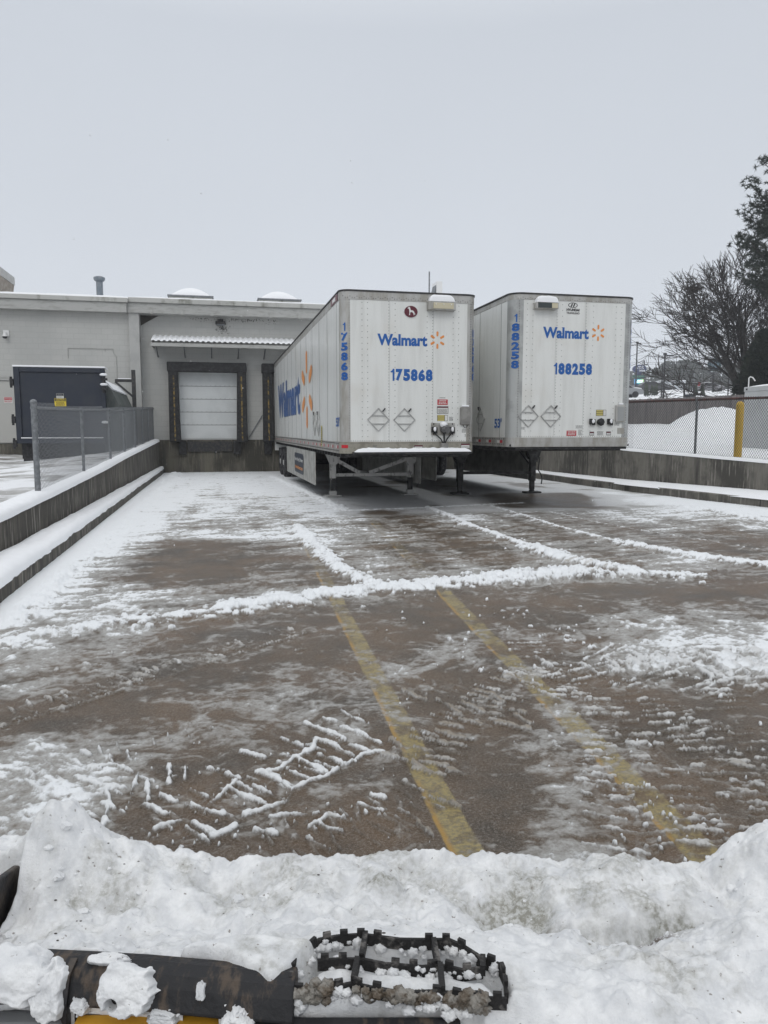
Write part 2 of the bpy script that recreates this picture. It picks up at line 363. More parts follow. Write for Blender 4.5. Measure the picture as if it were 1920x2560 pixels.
for q in A5.split(';'):
    v = list(map(float, q.split(','))); pts = C(list(zip(v[::2], v[1::2])), *W5); stroke(pts, .017, .010, .80, .8, .75, .12)
E5 = """490,155,565,180;575,145,620,160;600,125,665,145;400,240,500,210,600,180;600,180,665,150;360,205,400,235;280,230,350,245;150,325,300,290;100,300,140,315;780,80,870,85;690,95,740,110;880,60,920,75;235,255,290,270;420,205,460,215;1000,15,1080,35;1280,50,1320,40;60,350,130,330;470,170,520,200;700,120,745,100"""
for q in E5.split(';'):
    v = list(map(float, q.split(','))); stroke(C(list(zip(v[::2], v[1::2])), *W5), .013, .010, .64, .8, .7, .7)
D6 = """80,225,185,270;235,265,330,330;340,280,425,320;240,370,345,390;320,350,420,375;170,435,265,460;225,400,355,440;120,470,210,490;490,365,625,395;570,330,630,370;475,255,520,280;520,300,610,325;270,575,370,585;30,440,90,480;120,540,200,580;200,690,330,730;150,800,215,860"""
for q in D6.split(';'):
    v = list(map(float, q.split(','))); stroke(C(list(zip(v[::2], v[1::2])), *W6), .018, .016, .82, .8, .7, .95)
B6 = """980,440,1070,435;900,455,985,460;800,500,890,495;850,535,920,525;890,560,975,565;975,655,1095,650;970,705,1075,685;1015,750,1130,735;1090,780,1150,775;1110,845,1265,835;1130,905,1250,895;1060,515,1145,515;1100,550,1175,555;1255,790,1400,770,1500,765;1330,830,1500,810;1340,890,1460,880;1290,370,1410,360;1350,405,1420,390;1500,385,1550,375;1420,350,1500,390;1400,440,1530,430;1450,475,1530,465;1230,310,1300,298;1290,340,1345,325;1480,300,1560,295;1380,240,1580,250;1430,275,1570,270;1180,590,1220,590;1580,740,1640,745;1300,720,1350,725;1390,715,1420,725;630,285,745,290;600,195,680,230,760,265;780,245,880,240;1110,650,1180,655;1480,870,1540,880;860,300,960,310;840,335,900,330;920,405,1000,400;1560,640,1650,620;1480,545,1560,540;950,595,990,610"""
for q in B6.split(';'):
    v = list(map(float, q.split(','))); stroke(C(list(zip(v[::2], v[1::2])), *W6), .015, .011, .66, .8, .9, .5)
stroke(C([(700,400),(780,500),(850,580),(900,640),(980,710)], *W6), .03, .006, .5, .9, .4)
stroke(C([(1180,470),(1240,530),(1300,590)], *W6), .02, .006, .5, .9, .6)
W7 = (1600, 1500, 3.6875)
T7 = """40,530,120,590;0,570,80,635;150,520,300,610;190,620,370,710;260,500,330,560;440,590,560,670,670,740;450,480,590,550;560,470,720,560;690,600,850,690;860,600,1030,710;640,650,740,720;900,540,1080,640;1000,560,1180,640;960,450,1080,500;800,490,900,560;1060,470,1180,540;300,600,450,600;450,620,600,590;-120,560,-20,620;-200,590,-90,660;-60,510,40,570;-280,640,-180,700;520,820,700,790,900,750,1180,720;600,860,900,860;1000,830,1180,800;980,760,1180,740"""
for q in T7.split(';'):
    v = list(map(float, q.split(','))); stroke(C(list(zip(v[::2], v[1::2])), *W7), .032, .022, .75, .9, .5, .3)
for q in "840,800,930,850;950,780,1040,840;1050,770,1140,820;650,770,780,850;500,830,560,862;700,800,760,850;580,840,640,864".split(';'):
    v = list(map(float, q.split(','))); stroke(C(list(zip(v[::2], v[1::2])), 960, 1200, 1.728), .03, .02, .7, .9, .6, .35)
def track(px_pts, hw, gap, snow, dirt, slant, keep=.85, w_=.016, h=.012, seed=1, rail=0, split=True):
    """tyre tread print: rows of cleat bars across a path"""
    rs = random.Random(seed); pts = [np.array(G(x*K, y*K)[:2]) for x, y in px_pts]
    for a, b in zip(pts[:-1], pts[1:]):
        d = b-a; L = np.linalg.norm(d); d = d/L; n = np.array([-d[1], d[0]]); s = 0
        while s < L:
            c = a+d*s
            for sg in ((-1, 1) if split else (0,)):
                if rs.random() > keep: continue
                e0, e1 = (.12*hw*sg, hw*sg) if split else (-hw, hw)
                e1 *= rs.uniform(.75, 1.05); o = d*gap*.5*(sg > 0)
                p0 = c+o+n*e0; p1 = c+o+n*e1+d*abs(e1-e0)*slant; pm = (p0+p1)/2+n*0+d*rs.uniform(-.008, .008)
                stroke([p0, pm, p1], w_*.9*rs.uniform(.7, 1.25), h*.9*rs.uniform(.5, 1.2), snow*.90*rs.uniform(.8, 1.15), .85, .9, dirt*rs.uniform(.6, 1.1))
            s += gap*rs.uniform(.85, 1.15)
        if rail: stroke([a+n*hw*rail, b+n*hw*rail], w_*1.1, h, snow*.9, .85, .9, dirt)
track([(270,1850),(430,1775),(600,1690),(760,1600)], .17, .085, .72, .15, 0, .9, .014, .012, 22)
track([(520,1850),(760,1790),(960,1700)], .17, .085, .66, .45, 0, .85, .013, .012, 23)
track([(60,1690),(200,1640),(420,1600)], .16, .09, .68, .2, 0, .8, .013, .011, 24)
track([(400,1560),(620,1500),(820,1440)], .15, .10, .54, .8, 0, .6, .013, .008, 25)
track([(180,1760),(260,1700),(330,1640)], .17, .10, .78, .1, -.3, .75, .017, .012, 3)
track([(-20,1560),(150,1510),(330,1455),(560,1385),(640,1362)], .14, .10, .74, .7, .2, .85, .014, .012, 4, -1)
track([(-20,1490),(200,1430),(420,1375)], .15, .12, .58, .5, .5, .55, .014, .007, 5)
track([(880,1660),(990,1570),(1080,1500),(1150,1450)], .20, .085, .80, .95, .1, .85, .016, .015, 6)
track([(900,1490),(1020,1475),(1120,1440)], .12, .10, .58, .8, .3, .6, .013, .009, 16)
track([(1330,1870),(1300,1700),(1255,1560),(1200,1450),(1130,1390)], .13, .085, .74, .45, .15, .85, .017, .013, 7, 0, False)
track([(1640,1880),(1530,1720),(1430,1600),(1340,1520),(1270,1470)], .24, .095, .74, .6, .1, .9, .016, .014, 8)
track([(1700,1760),(1640,1660),(1560,1580),(1480,1520)], .20, .10, .72, .7, .1, .85, .015, .013, 9)
track([(1180,1440),(1320,1455),(1480,1468),(1720,1480)], .30, .10, .80, .3, .8, .9, .022, .016, 10, 0, False)
track([(1250,1410),(1400,1412),(1720,1425)], .20, .11, .74, .2, .8, .8, .02, .012, 11, 0, False)
track([(560,1840),(700,1800),(860,1760)], .14, .10, .66, .4, .4, .7, .015, .011, 12)
track([(760,1270),(860,1200),(900,1150)], .22, .14, .55, .8, .2, .7, .02, .010, 13)
track([(560,1275),(590,1215),(600,1180)], .2, .14, .5, .8, .2, .7, .02, .008, 14)
track([(330,1270),(370,1215),(390,1180)], .2, .14, .5, .6, .2, .7, .02, .008, 15)
track([(1180,1215),(1300,1235)], .3, .13, .6, .8, .2, .7, .022, .012, 17)
# loose crumbs of snow
rng = np.random.RandomState(5)
def crumbs(poly, n_, spread, r0, r1, snow=1.):
    for _ in range(int(n_*(.7 if r1 > .03 else .8))):
        k = rng.randint(len(poly)-1); t = rng.rand(); p = poly[k]*(1-t)+poly[k+1]*t
        a = rng.randn(2)*spread; r = r0+(r1-r0)*rng.rand()**2.5
        x, y = p[0]+a[0], p[1]+a[1]; d = rng.randn(2)*r*.6
        stroke([(x, y), (x+d[0], y+d[1])], r, r*.8, snow*(.6+.5*rng.rand()), .6, .4)
def farr(pts): return [np.array(p[:2]) for p in pts]
crumbs(farr(S9([(0,1395),(230,1355),(500,1322),(700,1293),(1050,1260),(1260,1242),(1500,1247)])), 170, .2, .010, .045)
crumbs(farr(S9([(650,1150),(700,1200),(830,1276)])), 90, .12, .010, .035)
crumbs(farr(S9([(1010,1135),(1150,1185),(1380,1240)])), 120, .14, .01, .04)
crumbs(farr(S9([(1330,1172),(1500,1203),(1700,1230)])), 70, .15, .01, .035)
crumbs(farr(S9([(600,1035),(745,1103)])), 60, .15, .01, .035)
crumbs(farr(S9([(375,1030),(200,1150),(90,1265),(10,1330)])), 160, .2, .012, .05)
crumbs(farr(S9([(900,1330),(1100,1370),(1250,1420)])), 150, .5, .006, .028, .75)
crumbs(farr(S9([(1250,1350),(1400,1400),(1659,1450)])), 220, .45, .006, .03, .8)
crumbs(farr(C([(600,700),(1000,560),(1600,480)], *W5)), 80, .22, .004, .011, .8)
crumbs(farr(C([(100,800),(500,600),(900,560)], *W5)), 80, .25, .004, .011, .8)
crumbs(farr(C([(400,800),(900,860),(1600,760)], *W5)), 80, .13, .004, .011, .8)
crumbs(farr(C([(950,420),(1100,760),(1300,900)], *W6)), 120, .2, .004, .014, .8)
crumbs(farr(C([(1300,350),(1500,500),(1450,850)], *W6)), 150, .3, .004, .014, .75)
crumbs(farr(C([(100,250),(400,350),(600,150)], *W6)), 110, .25, .004, .012, .7)
# streaks from the plough blade run across the lanes; the film breaks up along them
far = sstep(5.5, 8.5, GY)
ax = GX*.97+GY*.22; ay = -GX*.22+GY*.97
STR = fbm(ax*2.0, ay*8, 11, 6, .6)*far+fbm(ax*4, ay*7, 12, 5, .55)*(1-far)
BIG = fbm(GX*.9, GY*.9, 23, 4)
FIN = fbm(GX*26, GY*26, 31, 4, .6)
wx = (fbm(GX*3, GY*3, 91, 3)-.5)*.5; wy = (fbm(GX*3, GY*3, 92, 3)-.5)*.5
MED = fbm((GX+wx)*4.5, (GY+wy)*7.5, 93, 6, .62)             # flaky, torn edges of trodden slush
FLK = fbm((GX+wx)*15, (GY+wy)*22, 95, 5, .65)
LV = BASE+(STR-.5)*(.30+.38*far)+(fbm(GX*1.7, GY*.14, 97, 4)-.5)*.42*far+(BIG-.5)*.22+(MED-.5)*(.85-.25*far)+(FLK-.5)*.55+(FIN-.5)*.45+0.05
shel = sstep(13.5, 14.5, GY)*sstep(2.0, 2.6, GX)           # undisturbed snow under the trailers
LV = LV*(1-shel)+(BASE+(BIG-.5)*.5+(STR-.5)*.12)*shel
FILM = sstep(.18, .50, LV)*.80
SNW = np.maximum(sstep(.50, .92, LV), sstep(.38, .85, SN+(FIN-.5)*.45+(LV-.3)*.25))
TRK = sstep(.3, .6, SN)
SNW = np.clip(np.maximum(SNW, .50*shel*sstep(.25, .4, BASE)*sstep(.3, .5, BIG+.1)), 0, 1)
HK = sstep(-1.95, -1.45, GX)*.8+.2; H *= HK
FILM = np.maximum(FILM, np.clip(SN*.9, 0, .9))
H2 = H*(.7+.6*FIN)+SNW*.012*HK*(.4+FIN)+FILM*.004*(FIN+STR)+ (FIN-.5)*.02*SNW*sstep(.02,.06,H)+.003*fbm(GX*40, GY*40, 5, 3)+SNW*.010*(fbm(GX*75, GY*75, 6, 3)-.5)*(1-far)
clod = fbm(GX*9, GY*9, 44, 3)
H2 += sstep(.02, .05, H)*(clod-.5)*.035+sstep(.02, .05, H)*(NF-.5)*.02
def line_mask(pa, pb, wid, s):
    a, b = np.array(pa[:2]), np.array(pb[:2]); d = (b-a)/np.linalg.norm(b-a); n = np.array([d[1], -d[0]])
    off = (GX-a[0])*n[0]+(GY-a[1])*n[1]; off += .012*(fbm(GX*6, GY*6, s, 3)-.5)
    al = (GX-a[0])*d[0]+(GY-a[1])*d[1]
    return (1-sstep(wid/2-.006, wid/2+.006, np.abs(off)))*sstep(-.2, 0, al), off
y1, o1 = line_mask(G(1008*K, 1840*K), G(738*K, 1320*K), .135, 3)
y2, o2 = line_mask(G(1532*K, 1860*K), G(988*K, 1310*K), .15, 9)
wear = sstep(.27, .54, fbm(GX*7, GY*7, 71, 5, .65))*.85+.12
worn_far = 1-.72*sstep(7, 8.5, GY)
PAINT = np.maximum(y1, y2)*wear*worn_far*(1-.5*sstep(.5, .64, FLK))
EDGE = np.maximum(y1*sstep(.035, .06, -o1), y2*sstep(.04, .07, -o2))*sstep(.4, .6, fbm(GX*3, GY*3, 5, 3))
gm, t, b = new_mat('wet_pavement')
def A(n):
    a = N(t, 'ShaderNodeAttribute'); a.attribute_name = n; return a.outputs['Fac']
def mixc(f, a, c):
    x = N(t, 'ShaderNodeMix', data_type='RGBA'); t.links.new(f, x.inputs['Factor'])
    for i, q in ((6, a), (7, c)):
        if isinstance(q, tuple): x.inputs[i].default_value = (*q, 1)
        else: t.links.new(q, x.inputs[i])
    return x.outputs[2]
def mth(op, a, c):
    x = N(t, 'ShaderNodeMath', operation=op)
    for i, q in enumerate((a, c)):
        if isinstance(q, (int, float)): x.inputs[i].default_value = q
        else: t.links.new(q, x.inputs[i])
    return x.outputs[0]
tcn = N(t, 'ShaderNodeTexCoord')
def noi(sc, det=4, rg=.6):
    n = N(t, 'ShaderNodeTexNoise', Scale=sc, Detail=det, Roughness=rg); t.links.new(tcn.outputs['Object'], n.inputs['Vector']); return n.outputs['Fac']
def mr(src, a, c, lo=0, hi=1):
    r = N(t, 'ShaderNodeMapRange'); t.links.new(src, r.inputs['Value'])
    for k_, v_ in zip(('From Min','From Max','To Min','To Max'), (a, c, lo, hi)): r.inputs[k_].default_value = v_
    return r.outputs[0]
grain = mr(mth('ADD', mth('MULTIPLY', noi(230, 2, .8), .6), mth('MULTIPLY', noi(80, 3, .7), .4)), .38, .62)
tone = mr(noi(1.3, 8, .68), .38, .62)
c = mixc(tone, (.135,.092,.058), (.064,.050,.036))
c = mixc(mth('MULTIPLY', mr(noi(.6, 3), .52, .7), .8), c, (.125,.080,.050))
c = mixc(mr(grain, .58, .95, 0, .6), c, (.33,.305,.275))
c = mixc(mr(grain, .38, 0, 0, .7), c, (.022,.019,.016))
pc = mixc(mr(noi(60, 3), .4, .6), (.34,.275,.12), (.22,.185,.11))
c = mixc(A('paint'), c, pc)
c = mixc(A('edge'), c, (.36,.22,.06))
film = mth('MULTIPLY', A('film'), mr(noi(45, 4), .3, .62, .55, 1))
c = mixc(film, c, mixc(mr(noi(20, 3), .4, .6), (.215,.20,.18), (.30,.29,.27)))
c = mixc(mth('MULTIPLY', mr(A('lv'), .3, .72), mr(noi(70, 4, .7), .35, .6, .35, 1)), c, (.50,.50,.49))
sn_f = mr(mth('ADD', A('snow'), mth('MULTIPLY', mth('SUBTRACT', noi(75, 5, .7), .5), 1.1)), .18, .72)
c = mixc(sn_f, c, mixc(A('dirt'), (.80,.82,.84), (.27,.235,.19)))
t.links.new(c, b.inputs['Base Color'])
t.links.new(mixc(sn_f, mixc(film, mixc(tone, (.42,.42,.42), (.3,.3,.3)), (.55,.55,.55)), (.8,.8,.8)), b.inputs['Roughness'])
b.inputs['Specular IOR Level'].default_value = .3
bn = N(t, 'ShaderNodeBump', Strength=.8, Distance=.006); t.links.new(mth('ADD', noi(150, 4, .7), mth('MULTIPLY', noi(35, 3), sn_f)), bn.inputs['Height']); t.links.new(bn.outputs[0], b.inputs['Normal'])
gr = grid_mesh('dock_pavement', GX, GY, H2, gm, None, None, dict(snow=SNW, film=FILM, lv=np.clip(LV, 0, 1), paint=PAINT, edge=EDGE, dirt=DIRT))
gr['kind'] = 'structure'
big = MB(); big.quad((-900,-900,-.35), (900,-900,-.35), (900,900,-.35), (-900,900,-.35))
gg = big.build('ground', M['snow_clean']); gg['kind'] = 'structure'
for n_ in ('ct','cr_','num','den','low','TT','RG'): globals().pop(n_, None)
# pavement behind the camera, round the machine
back = MB(); back.box(-14, 18, -12, 1.9, -.3, -.012); back.box(-2.4, 11, 1.901, 29.9, -.3, -.014); back.box(11.001, 13.5, 1.901, 12, -.3, -.014); bb = back.build('lot_pavement', M['concrete_r']); bb['kind'] = 'structure'
# ---------------- retaining walls, kerbs, yards ----------------
def lerp(p, xs, ys): return float(np.interp(p, xs, ys))
def wl(Y): return -2.5+.018*(Y-9)                         # inner face of left wall
def ztl(Y): return lerp(Y, [2, 9.3, 12.5, 17, 20, 30], [.40, .60, .68, .81, .93, 1.24])
def wr(Y): return lerp(Y, [2, 10.5, 15.2, 19.5, 24, 30], [16.5, 14.2, 12.9, 11.75, 11.35, 11.2])
def ztr(Y): return lerp(Y, [2, 10, 15.2, 20, 30], [.6, .74, .88, 1.09, 1.2])
def kr(Y): return lerp(Y, [2, 9, 13.3, 18.2, 24, 30], [14.6, 12.4, 11.4, 10.75, 10.65, 10.6])
def kl(Y): return -2.02+.003*(Y-9)
def sweep(sec, Ys):
    """closed cross-section function sec(Y) -> [(x,z)...] swept along Y"""
    mb = MB(); n = None
    for Y in Ys:
        s = sec(Y); n = len(s); mb.v += [(x, Y, z) for x, z in s]
    for i in range(len(Ys)-1):
        for k in range(n):
            a = i*n+k; b_ = i*n+(k+1) % n; mb.f.append((a, b_, b_+n, a+n))
    mb.f.append(tuple(range(n))); mb.f.append(tuple((len(Ys)-1)*n+k for k in reversed(range(n)))); return mb
def snowcap(name, xa, xb, zf, Ys, th, parent, over=.02, side=1, seed=1):
    """rounded snow lying along a ledge from xa(Y) to xb(Y)"""
    U = np.linspace(-1, 1, 23); Yg, Ug = np.meshgrid(Ys, U, indexing='ij')
    a = np.array([xa(y) for y in Ys])[:, None]; b_ = np.array([xb(y) for y in Ys])[:, None]; z = np.array([zf(y) for y in Ys])[:, None]
    wv = .012*(fbm(Yg*3, Yg*0+seed, seed, 4)-.5)*2
    X = (a+b_)/2+(b_-a)/2*Ug*(1+over*2/np.abs(b_-a))+wv*Ug+(fbm(Yg*14, Ug*2, seed+3, 3)-.5)*.008*np.abs(Ug)**3
    prof = np.clip(1-np.abs(Ug)**4, 0, 1)**.6
    Z = z+th*prof*(.75+.5*fbm(Yg*1.2, Ug*.7, seed+5, 4))+(fbm(Yg*12, X*12, seed+7, 3)-.5)*.02*prof-.018*(1-prof)
    return grid_mesh(name, X, Yg, Z, M['snow_clean'], parent)
YS = list(np.arange(1.5, 30.01, .5))
rt_ = thing('retaining_wall', 'weathered concrete retaining wall with streaked face left of the dock lane', 'retaining wall', (-2.7, 15, 0))
jm = sweep(lambda Y: [(wl(Y), -.2), (wl(Y), ztl(Y)), (wl(Y)-.32, ztl(Y)), (wl(Y)-.32, -.2)], YS)
jw = jm.build('wall_body', M['concrete'], rt_)
for Y in (13.4, 20.5, 26.5): MB().box(wl(Y)-.02, wl(Y)+.004, Y-.008, Y+.008, .1, ztl(Y)-.002).build('joint', M['ink'], rt_)
YF = np.concatenate([np.arange(3, 12, .03), np.arange(12, 30, .05)])
snowcap('snow_cap', lambda y: wl(y)-.33, lambda y: wl(y)+.015, ztl, YF, .085, rt_, seed=2)
kt = thing('kerb', 'low concrete kerb under a thick roll of snow along the left wall', 'kerb', (-2.2, 15, 0))
sweep(lambda Y: [(kl(Y), -.1), (kl(Y), .16), (kl(Y)-.02, .18), (wl(Y)+.004, .18), (wl(Y)+.004, -.1)], YS).build('kerb_body', M['concrete'], kt)
snowcap('snow_cap', lambda y: wl(y)+.0, lambda y: kl(y)-.015, lambda y: .175, YF, .10, kt, over=.012, seed=9)
rt2 = thing('retaining_wall', 'brown stained concrete retaining wall on the right behind the second trailer', 'retaining wall', (12, 15, 0))
YR = [2, 6, 10.5, 15.2, 19.5, 24, 30]
sweep(lambda Y: [(wr(Y), -.2), (wr(Y)+.3, -.2), (wr(Y)+.3, ztr(Y)), (wr(Y), ztr(Y))], YR).build('wall_body', M['concrete_r'], rt2)
for Y in (14.95, 21.6): MB().box(wr(Y)-.006, wr(Y)+.02, Y-.012, Y+.012, .05, ztr(Y)-.002).build('joint', M['ink'], rt2)
YF2 = np.arange(8, 30, .06)
snowcap('snow_cap', lambda y: wr(y)-.01, lambda y: wr(y)+.34, ztr, YF2, .055, rt2, over=.01, seed=21)
kt2 = thing('kerb', 'low brown concrete kerb with thin snow along the right wall', 'kerb', (11.5, 15, 0))
sweep(lambda Y: [(kr(Y), -.1), (wr(Y)-.004, -.1), (wr(Y)-.004, .2), (kr(Y)+.03, .2), (kr(Y), .18)], YR).build('kerb_body', M['concrete_r'], kt2)
snowcap('snow_cap', lambda y: kr(y)+.05+.1*math.sin(y*1.7)*.3, lambda y: wr(y), lambda y: .195, YF2, .05, kt2, over=.0, seed=31)
# left yard: ploughed snow over concrete
m_yard, t, b = new_mat('yard_snow')
tcn = N(t, 'ShaderNodeTexCoord'); mp = N(t, 'ShaderNodeMapping'); mp.inputs['Scale'].default_value = (.6, .9, 1); t.links.new(tcn.outputs['Object'], mp.inputs[0])
n1 = N(t, 'ShaderNodeTexNoise', Scale=1.1, Detail=7, Roughness=.62); t.links.new(mp.outputs[0], n1.inputs['Vector'])
b.inputs['Roughness'].default_value = .7
def mixc2(t, f, a, c):
    x = N(t, 'ShaderNodeMix', data_type='RGBA'); t.links.new(f, x.inputs['Factor'])
    for i, q in ((6, a), (7, c)):
        if isinstance(q, tuple): x.inputs[i].default_value = (*q, 1)
        else: t.links.new(q, x.inputs[i])
    return x.outputs[2]
def mr2(t, src, a, c, lo=0, hi=1):
    r = N(t, 'ShaderNodeMapRange', interpolation_type='SMOOTHSTEP'); t.links.new(src, r.inputs['Value'])
    for k_, v_ in zip(('From Min','From Max','To Min','To Max'), (a, c, lo, hi)): r.inputs[k_].default_value = v_
    return r.outputs[0]
cc = mixc2(t, mr2(t, n1.outputs['Fac'], .33, .46), (.13,.12,.105), (.38,.375,.365))
cc = mixc2(t, mr2(t, n1.outputs['Fac'], .44, .58), cc, (.78,.79,.81)); t.links.new(cc, b.inputs['Base Color'])
xs = np.concatenate([-2.8-np.arange(0, 12, .12), -15-np.arange(0, 40, 4.)]); ys = np.arange(2, 30, .12)
YY, XX = np.meshgrid(ys, xs, indexing='ij'); XX = XX+np.array([wl(y)+2.5 for y in ys])[:, None]*(XX > -10)
ZZ = np.array([ztl(y)-.06 for y in ys])[:, None]*np.ones_like(XX)
ZZ = ZZ*sstep(-6, -2.8, XX)+np.interp(YY, [2, 10, 30], [.42, .52, .74])*(1-sstep(-6, -2.8, XX))+(fbm(XX*.8, YY*1.6, 3, 5)-.5)*.12
yd = grid_mesh('yard', XX, YY, ZZ, m_yard); yd['kind'] = 'structure'
# right lot and the hill road behind: one sheet of snow terrain
AX = np.array([math.sin(R(35)), math.cos(R(35))])
def zt(x, y):
    u = x*AX[0]+y*AX[1]
    return np.interp(u, [0, 12, 19, 23, 30, 45, 60, 75, 90, 100, 130, 170, 260, 420, 900], [.6, .72, .9, 1.04, 1.22, 1.95, 2.3, 3.4, 5.25, 5.9, 7.7, 9.7, 14.8, 20, 26])
ys = np.concatenate([np.arange(-20, 8, 4), np.arange(8, 60, .5), np.arange(60, 160, 3), np.arange(160, 900, 30)])
ts = np.concatenate([np.arange(0, 30, .5), np.arange(30, 140, 3), np.arange(140, 900, 30)])
YY, TT_ = np.meshgrid(ys, ts, indexing='ij'); W0 = np.array([wr(min(max(y, 2), 30))+.3 for y in ys])[:, None]
XX = W0+TT_; ZZ = zt(XX, YY)+(fbm(XX*.35, YY*.35, 5, 4)-.5)*.22*sstep(0, 3, TT_)
ZZ = ZZ*sstep(-.5, 2, TT_)+np.array([ztr(min(max(y, 2), 30))-.02 for y in ys])[:, None]*(1-sstep(-.5, 2, TT_))*(YY < 31)+zt(XX, YY)*(1-sstep(-.5, 2, TT_))*(YY >= 31)
tr = grid_mesh('terrain', XX, YY, ZZ, M['snow_clean']); tr['kind'] = 'structure'
# snow heap behind the fence
def heap(cx, cy, rx, ry, h, seed, mb=None):
    u = np.linspace(0, 1, 50); v = np.linspace(0, 2*math.pi, 120); U, V = np.meshgrid(u, v, indexing='ij')
    rr_ = 1+.18*(fbm(np.cos(V)*2+5, np.sin(V)*2+5, seed, 3)-.5)*2
    X = cx+rx*U*np.cos(V)*rr_; Y = cy+ry*U*np.sin(V)*rr_
    Z = h*(1-U**1.7)+(fbm(X*1.3, Y*1.3, seed, 5)-.5)*.5*(1-U)*h*.5+(fbm(X*5, Y*5, seed+1, 3)-.5)*.12*(1-U**3)
    return X, Y, Z+zt(X, Y)-.12
g1 = PD(1790, 1060, 39)
X, Y, Z = heap(g1[0], g1[1], 2.7, 3.0, 1.2, 4)
hp = grid_mesh('snow_heap', X, Y, Z, M['snow_clean'], None, (g1[0], g1[1], zt(g1[0], g1[1]))); tagp(hp, 'large ploughed snow heap in front of the weathered wooden fence', 'snow heap')
# ---------------- building ----------------
M['bwall'], t, b = new_mat('painted_block_wall')
b.inputs['Roughness'].default_value = .8
tcn = N(t, 'ShaderNodeTexCoord'); br = N(t, 'ShaderNodeTexBrick', Scale=1.0); mp = N(t, 'ShaderNodeMapping'); mp.inputs['Rotation'].default_value = (R(90), 0, 0)
t.links.new(tcn.outputs['Object'], mp.inputs[0]); t.links.new(mp.outputs[0], br.inputs['Vector'])
br.inputs['Color1'].default_value = (.46,.46,.44,1); br.inputs['Color2'].default_value = (.44,.44,.42,1); br.inputs['Mortar'].default_value = (.38,.38,.365,1)
br.inputs['Brick Width'].default_value = .4; br.inputs['Row Height'].default_value = .2; br.inputs['Mortar Size'].default_value = .008; br.inputs['Mortar Smooth'].default_value = .4
n1 = N(t, 'ShaderNodeTexNoise', Scale=.7, Detail=6); t.links.new(tcn.outputs['Object'], n1.inputs['Vector'])
t.links.new(mixc2(t, mr2(t, n1.outputs['Fac'], .35, .7, 0, .35), br.outputs[0], (.32,.325,.32)), b.inputs['Base Color'])
M['fascia'] = mat('grey_fascia_metal', (.38,.38,.365), .5, .1, (.27,.27,.25), 3, (.45,.7), (1,1,4))
M['fasciadirt'] = mat('stained_gutter', (.42,.42,.40), .55, .1, (.20,.20,.17), 2.2, (.5,.68), (1,1,.5))
M['panel'] = mat('dock_door_panel', (.60,.62,.62), .45, 0, (.56,.58,.58), 1.5)
M['yellow'] = mat('worn_yellow', (.26,.17,.035), .6, 0, (.03,.027,.02), 8, (.42,.56))
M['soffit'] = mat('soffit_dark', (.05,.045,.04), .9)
bd = thing('warehouse', 'low grey painted block warehouse with loading docks and snowy roof', 'building', (0, 31, 0))
bm_ = MB(); bm_.box(-34, -3.02, 29.6, 29.9, 1.17, 6.0); bm_.build('wall', M['bwall'], bd, )
wm = MB(); YB = 30.
# dock wall with a door opening
wm.box(-3.02, -1.3, YB, YB+.3, 1.28, 6.1); wm.box(.93, 11.2, YB, YB+.3, 1.28, 6.1); wm.box(10.9, 11.2, YB+.301, 58, -.3, 6.1); wm.box(-34, -33.7, 29.9, 58, .3, 6.0); wm.box(-34, 11.2, 58.001, 58.3, .3, 6.1); wm.box(-1.3, .93, YB, YB+.3, 3.9, 6.1)
wm.build('wall', M['bwall'], bd)
fm = MB(); fm.box(-3.02, 11.21, YB-.04, YB+.3, -.3, 1.28); fm.build('foundation', M['dockwall'], bd)
fm = MB(); fm.box(-34, -3.02, 29.57, 29.9, .3, 1.17); fm.build('foundation', M['dockwall'], bd)
pm = MB(); pm.box(-3.03, -2.66, 29.45, 29.99, .7, 6.05); pm.build('pilaster', mat('pilaster_paint', (.40,.40,.385), .7, col2=(.36,.36,.35), scale=2), bd, bevel=.01)
rf = MB(); rf.box(-34, -3.02, 29.4, 58.4, 6.02, 6.5); rf.box(-3.02, 11.3, 29.8, 58.4, 6.12, 6.55); rf.build('roof', M['fascia'], bd)
fa = MB(); fa.box(-34, -3.06, 29.2, 29.399, 5.95, 6.3); fa.build('fascia', M['fascia'], bd, bevel=.01)
fa = MB(); fa.box(-3.06, 11.3, 29.35, 29.799, 5.98, 6.34); fa.build('fascia', M['fascia'], bd, bevel=.01)
gu = MB(); gu.box(-34, -3.0, 29.12, 29.45, 6.304, 6.47); gu.box(-3.0, 11.4, 29.25, 29.85, 6.344, 6.52); gu.build('gutter', M['fasciadirt'], bd, bevel=.02)
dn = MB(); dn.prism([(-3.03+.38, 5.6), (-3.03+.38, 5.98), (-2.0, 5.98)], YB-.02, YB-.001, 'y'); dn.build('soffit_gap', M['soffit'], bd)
for i in range(9):
    x = -2.2+i*1.1; c_ = MB(); c_.box(x-.05, x+.05, 29.30, 29.349, 5.95, 6.12); c_.build('gutter_bracket', M['fascia'], bd)
# roof snow
xs = np.concatenate([np.arange(-34, -8, .8), np.arange(-8, 11.4, .1)]); ys = np.concatenate([np.arange(29.3, 31, .06), np.arange(31, 58, .8)])
YY, XX = np.meshgrid(ys, xs, indexing='ij'); Z = 6.50+.07*sstep(29.3, 29.7, YY+.2*fbm(XX*2, YY*0, 3, 4))+.05*fbm(XX, YY, 8, 4)-.10*(1-sstep(29.3, 29.34, YY))
grid_mesh('roof_snow', XX, YY, Z, M['snow_clean'], bd)
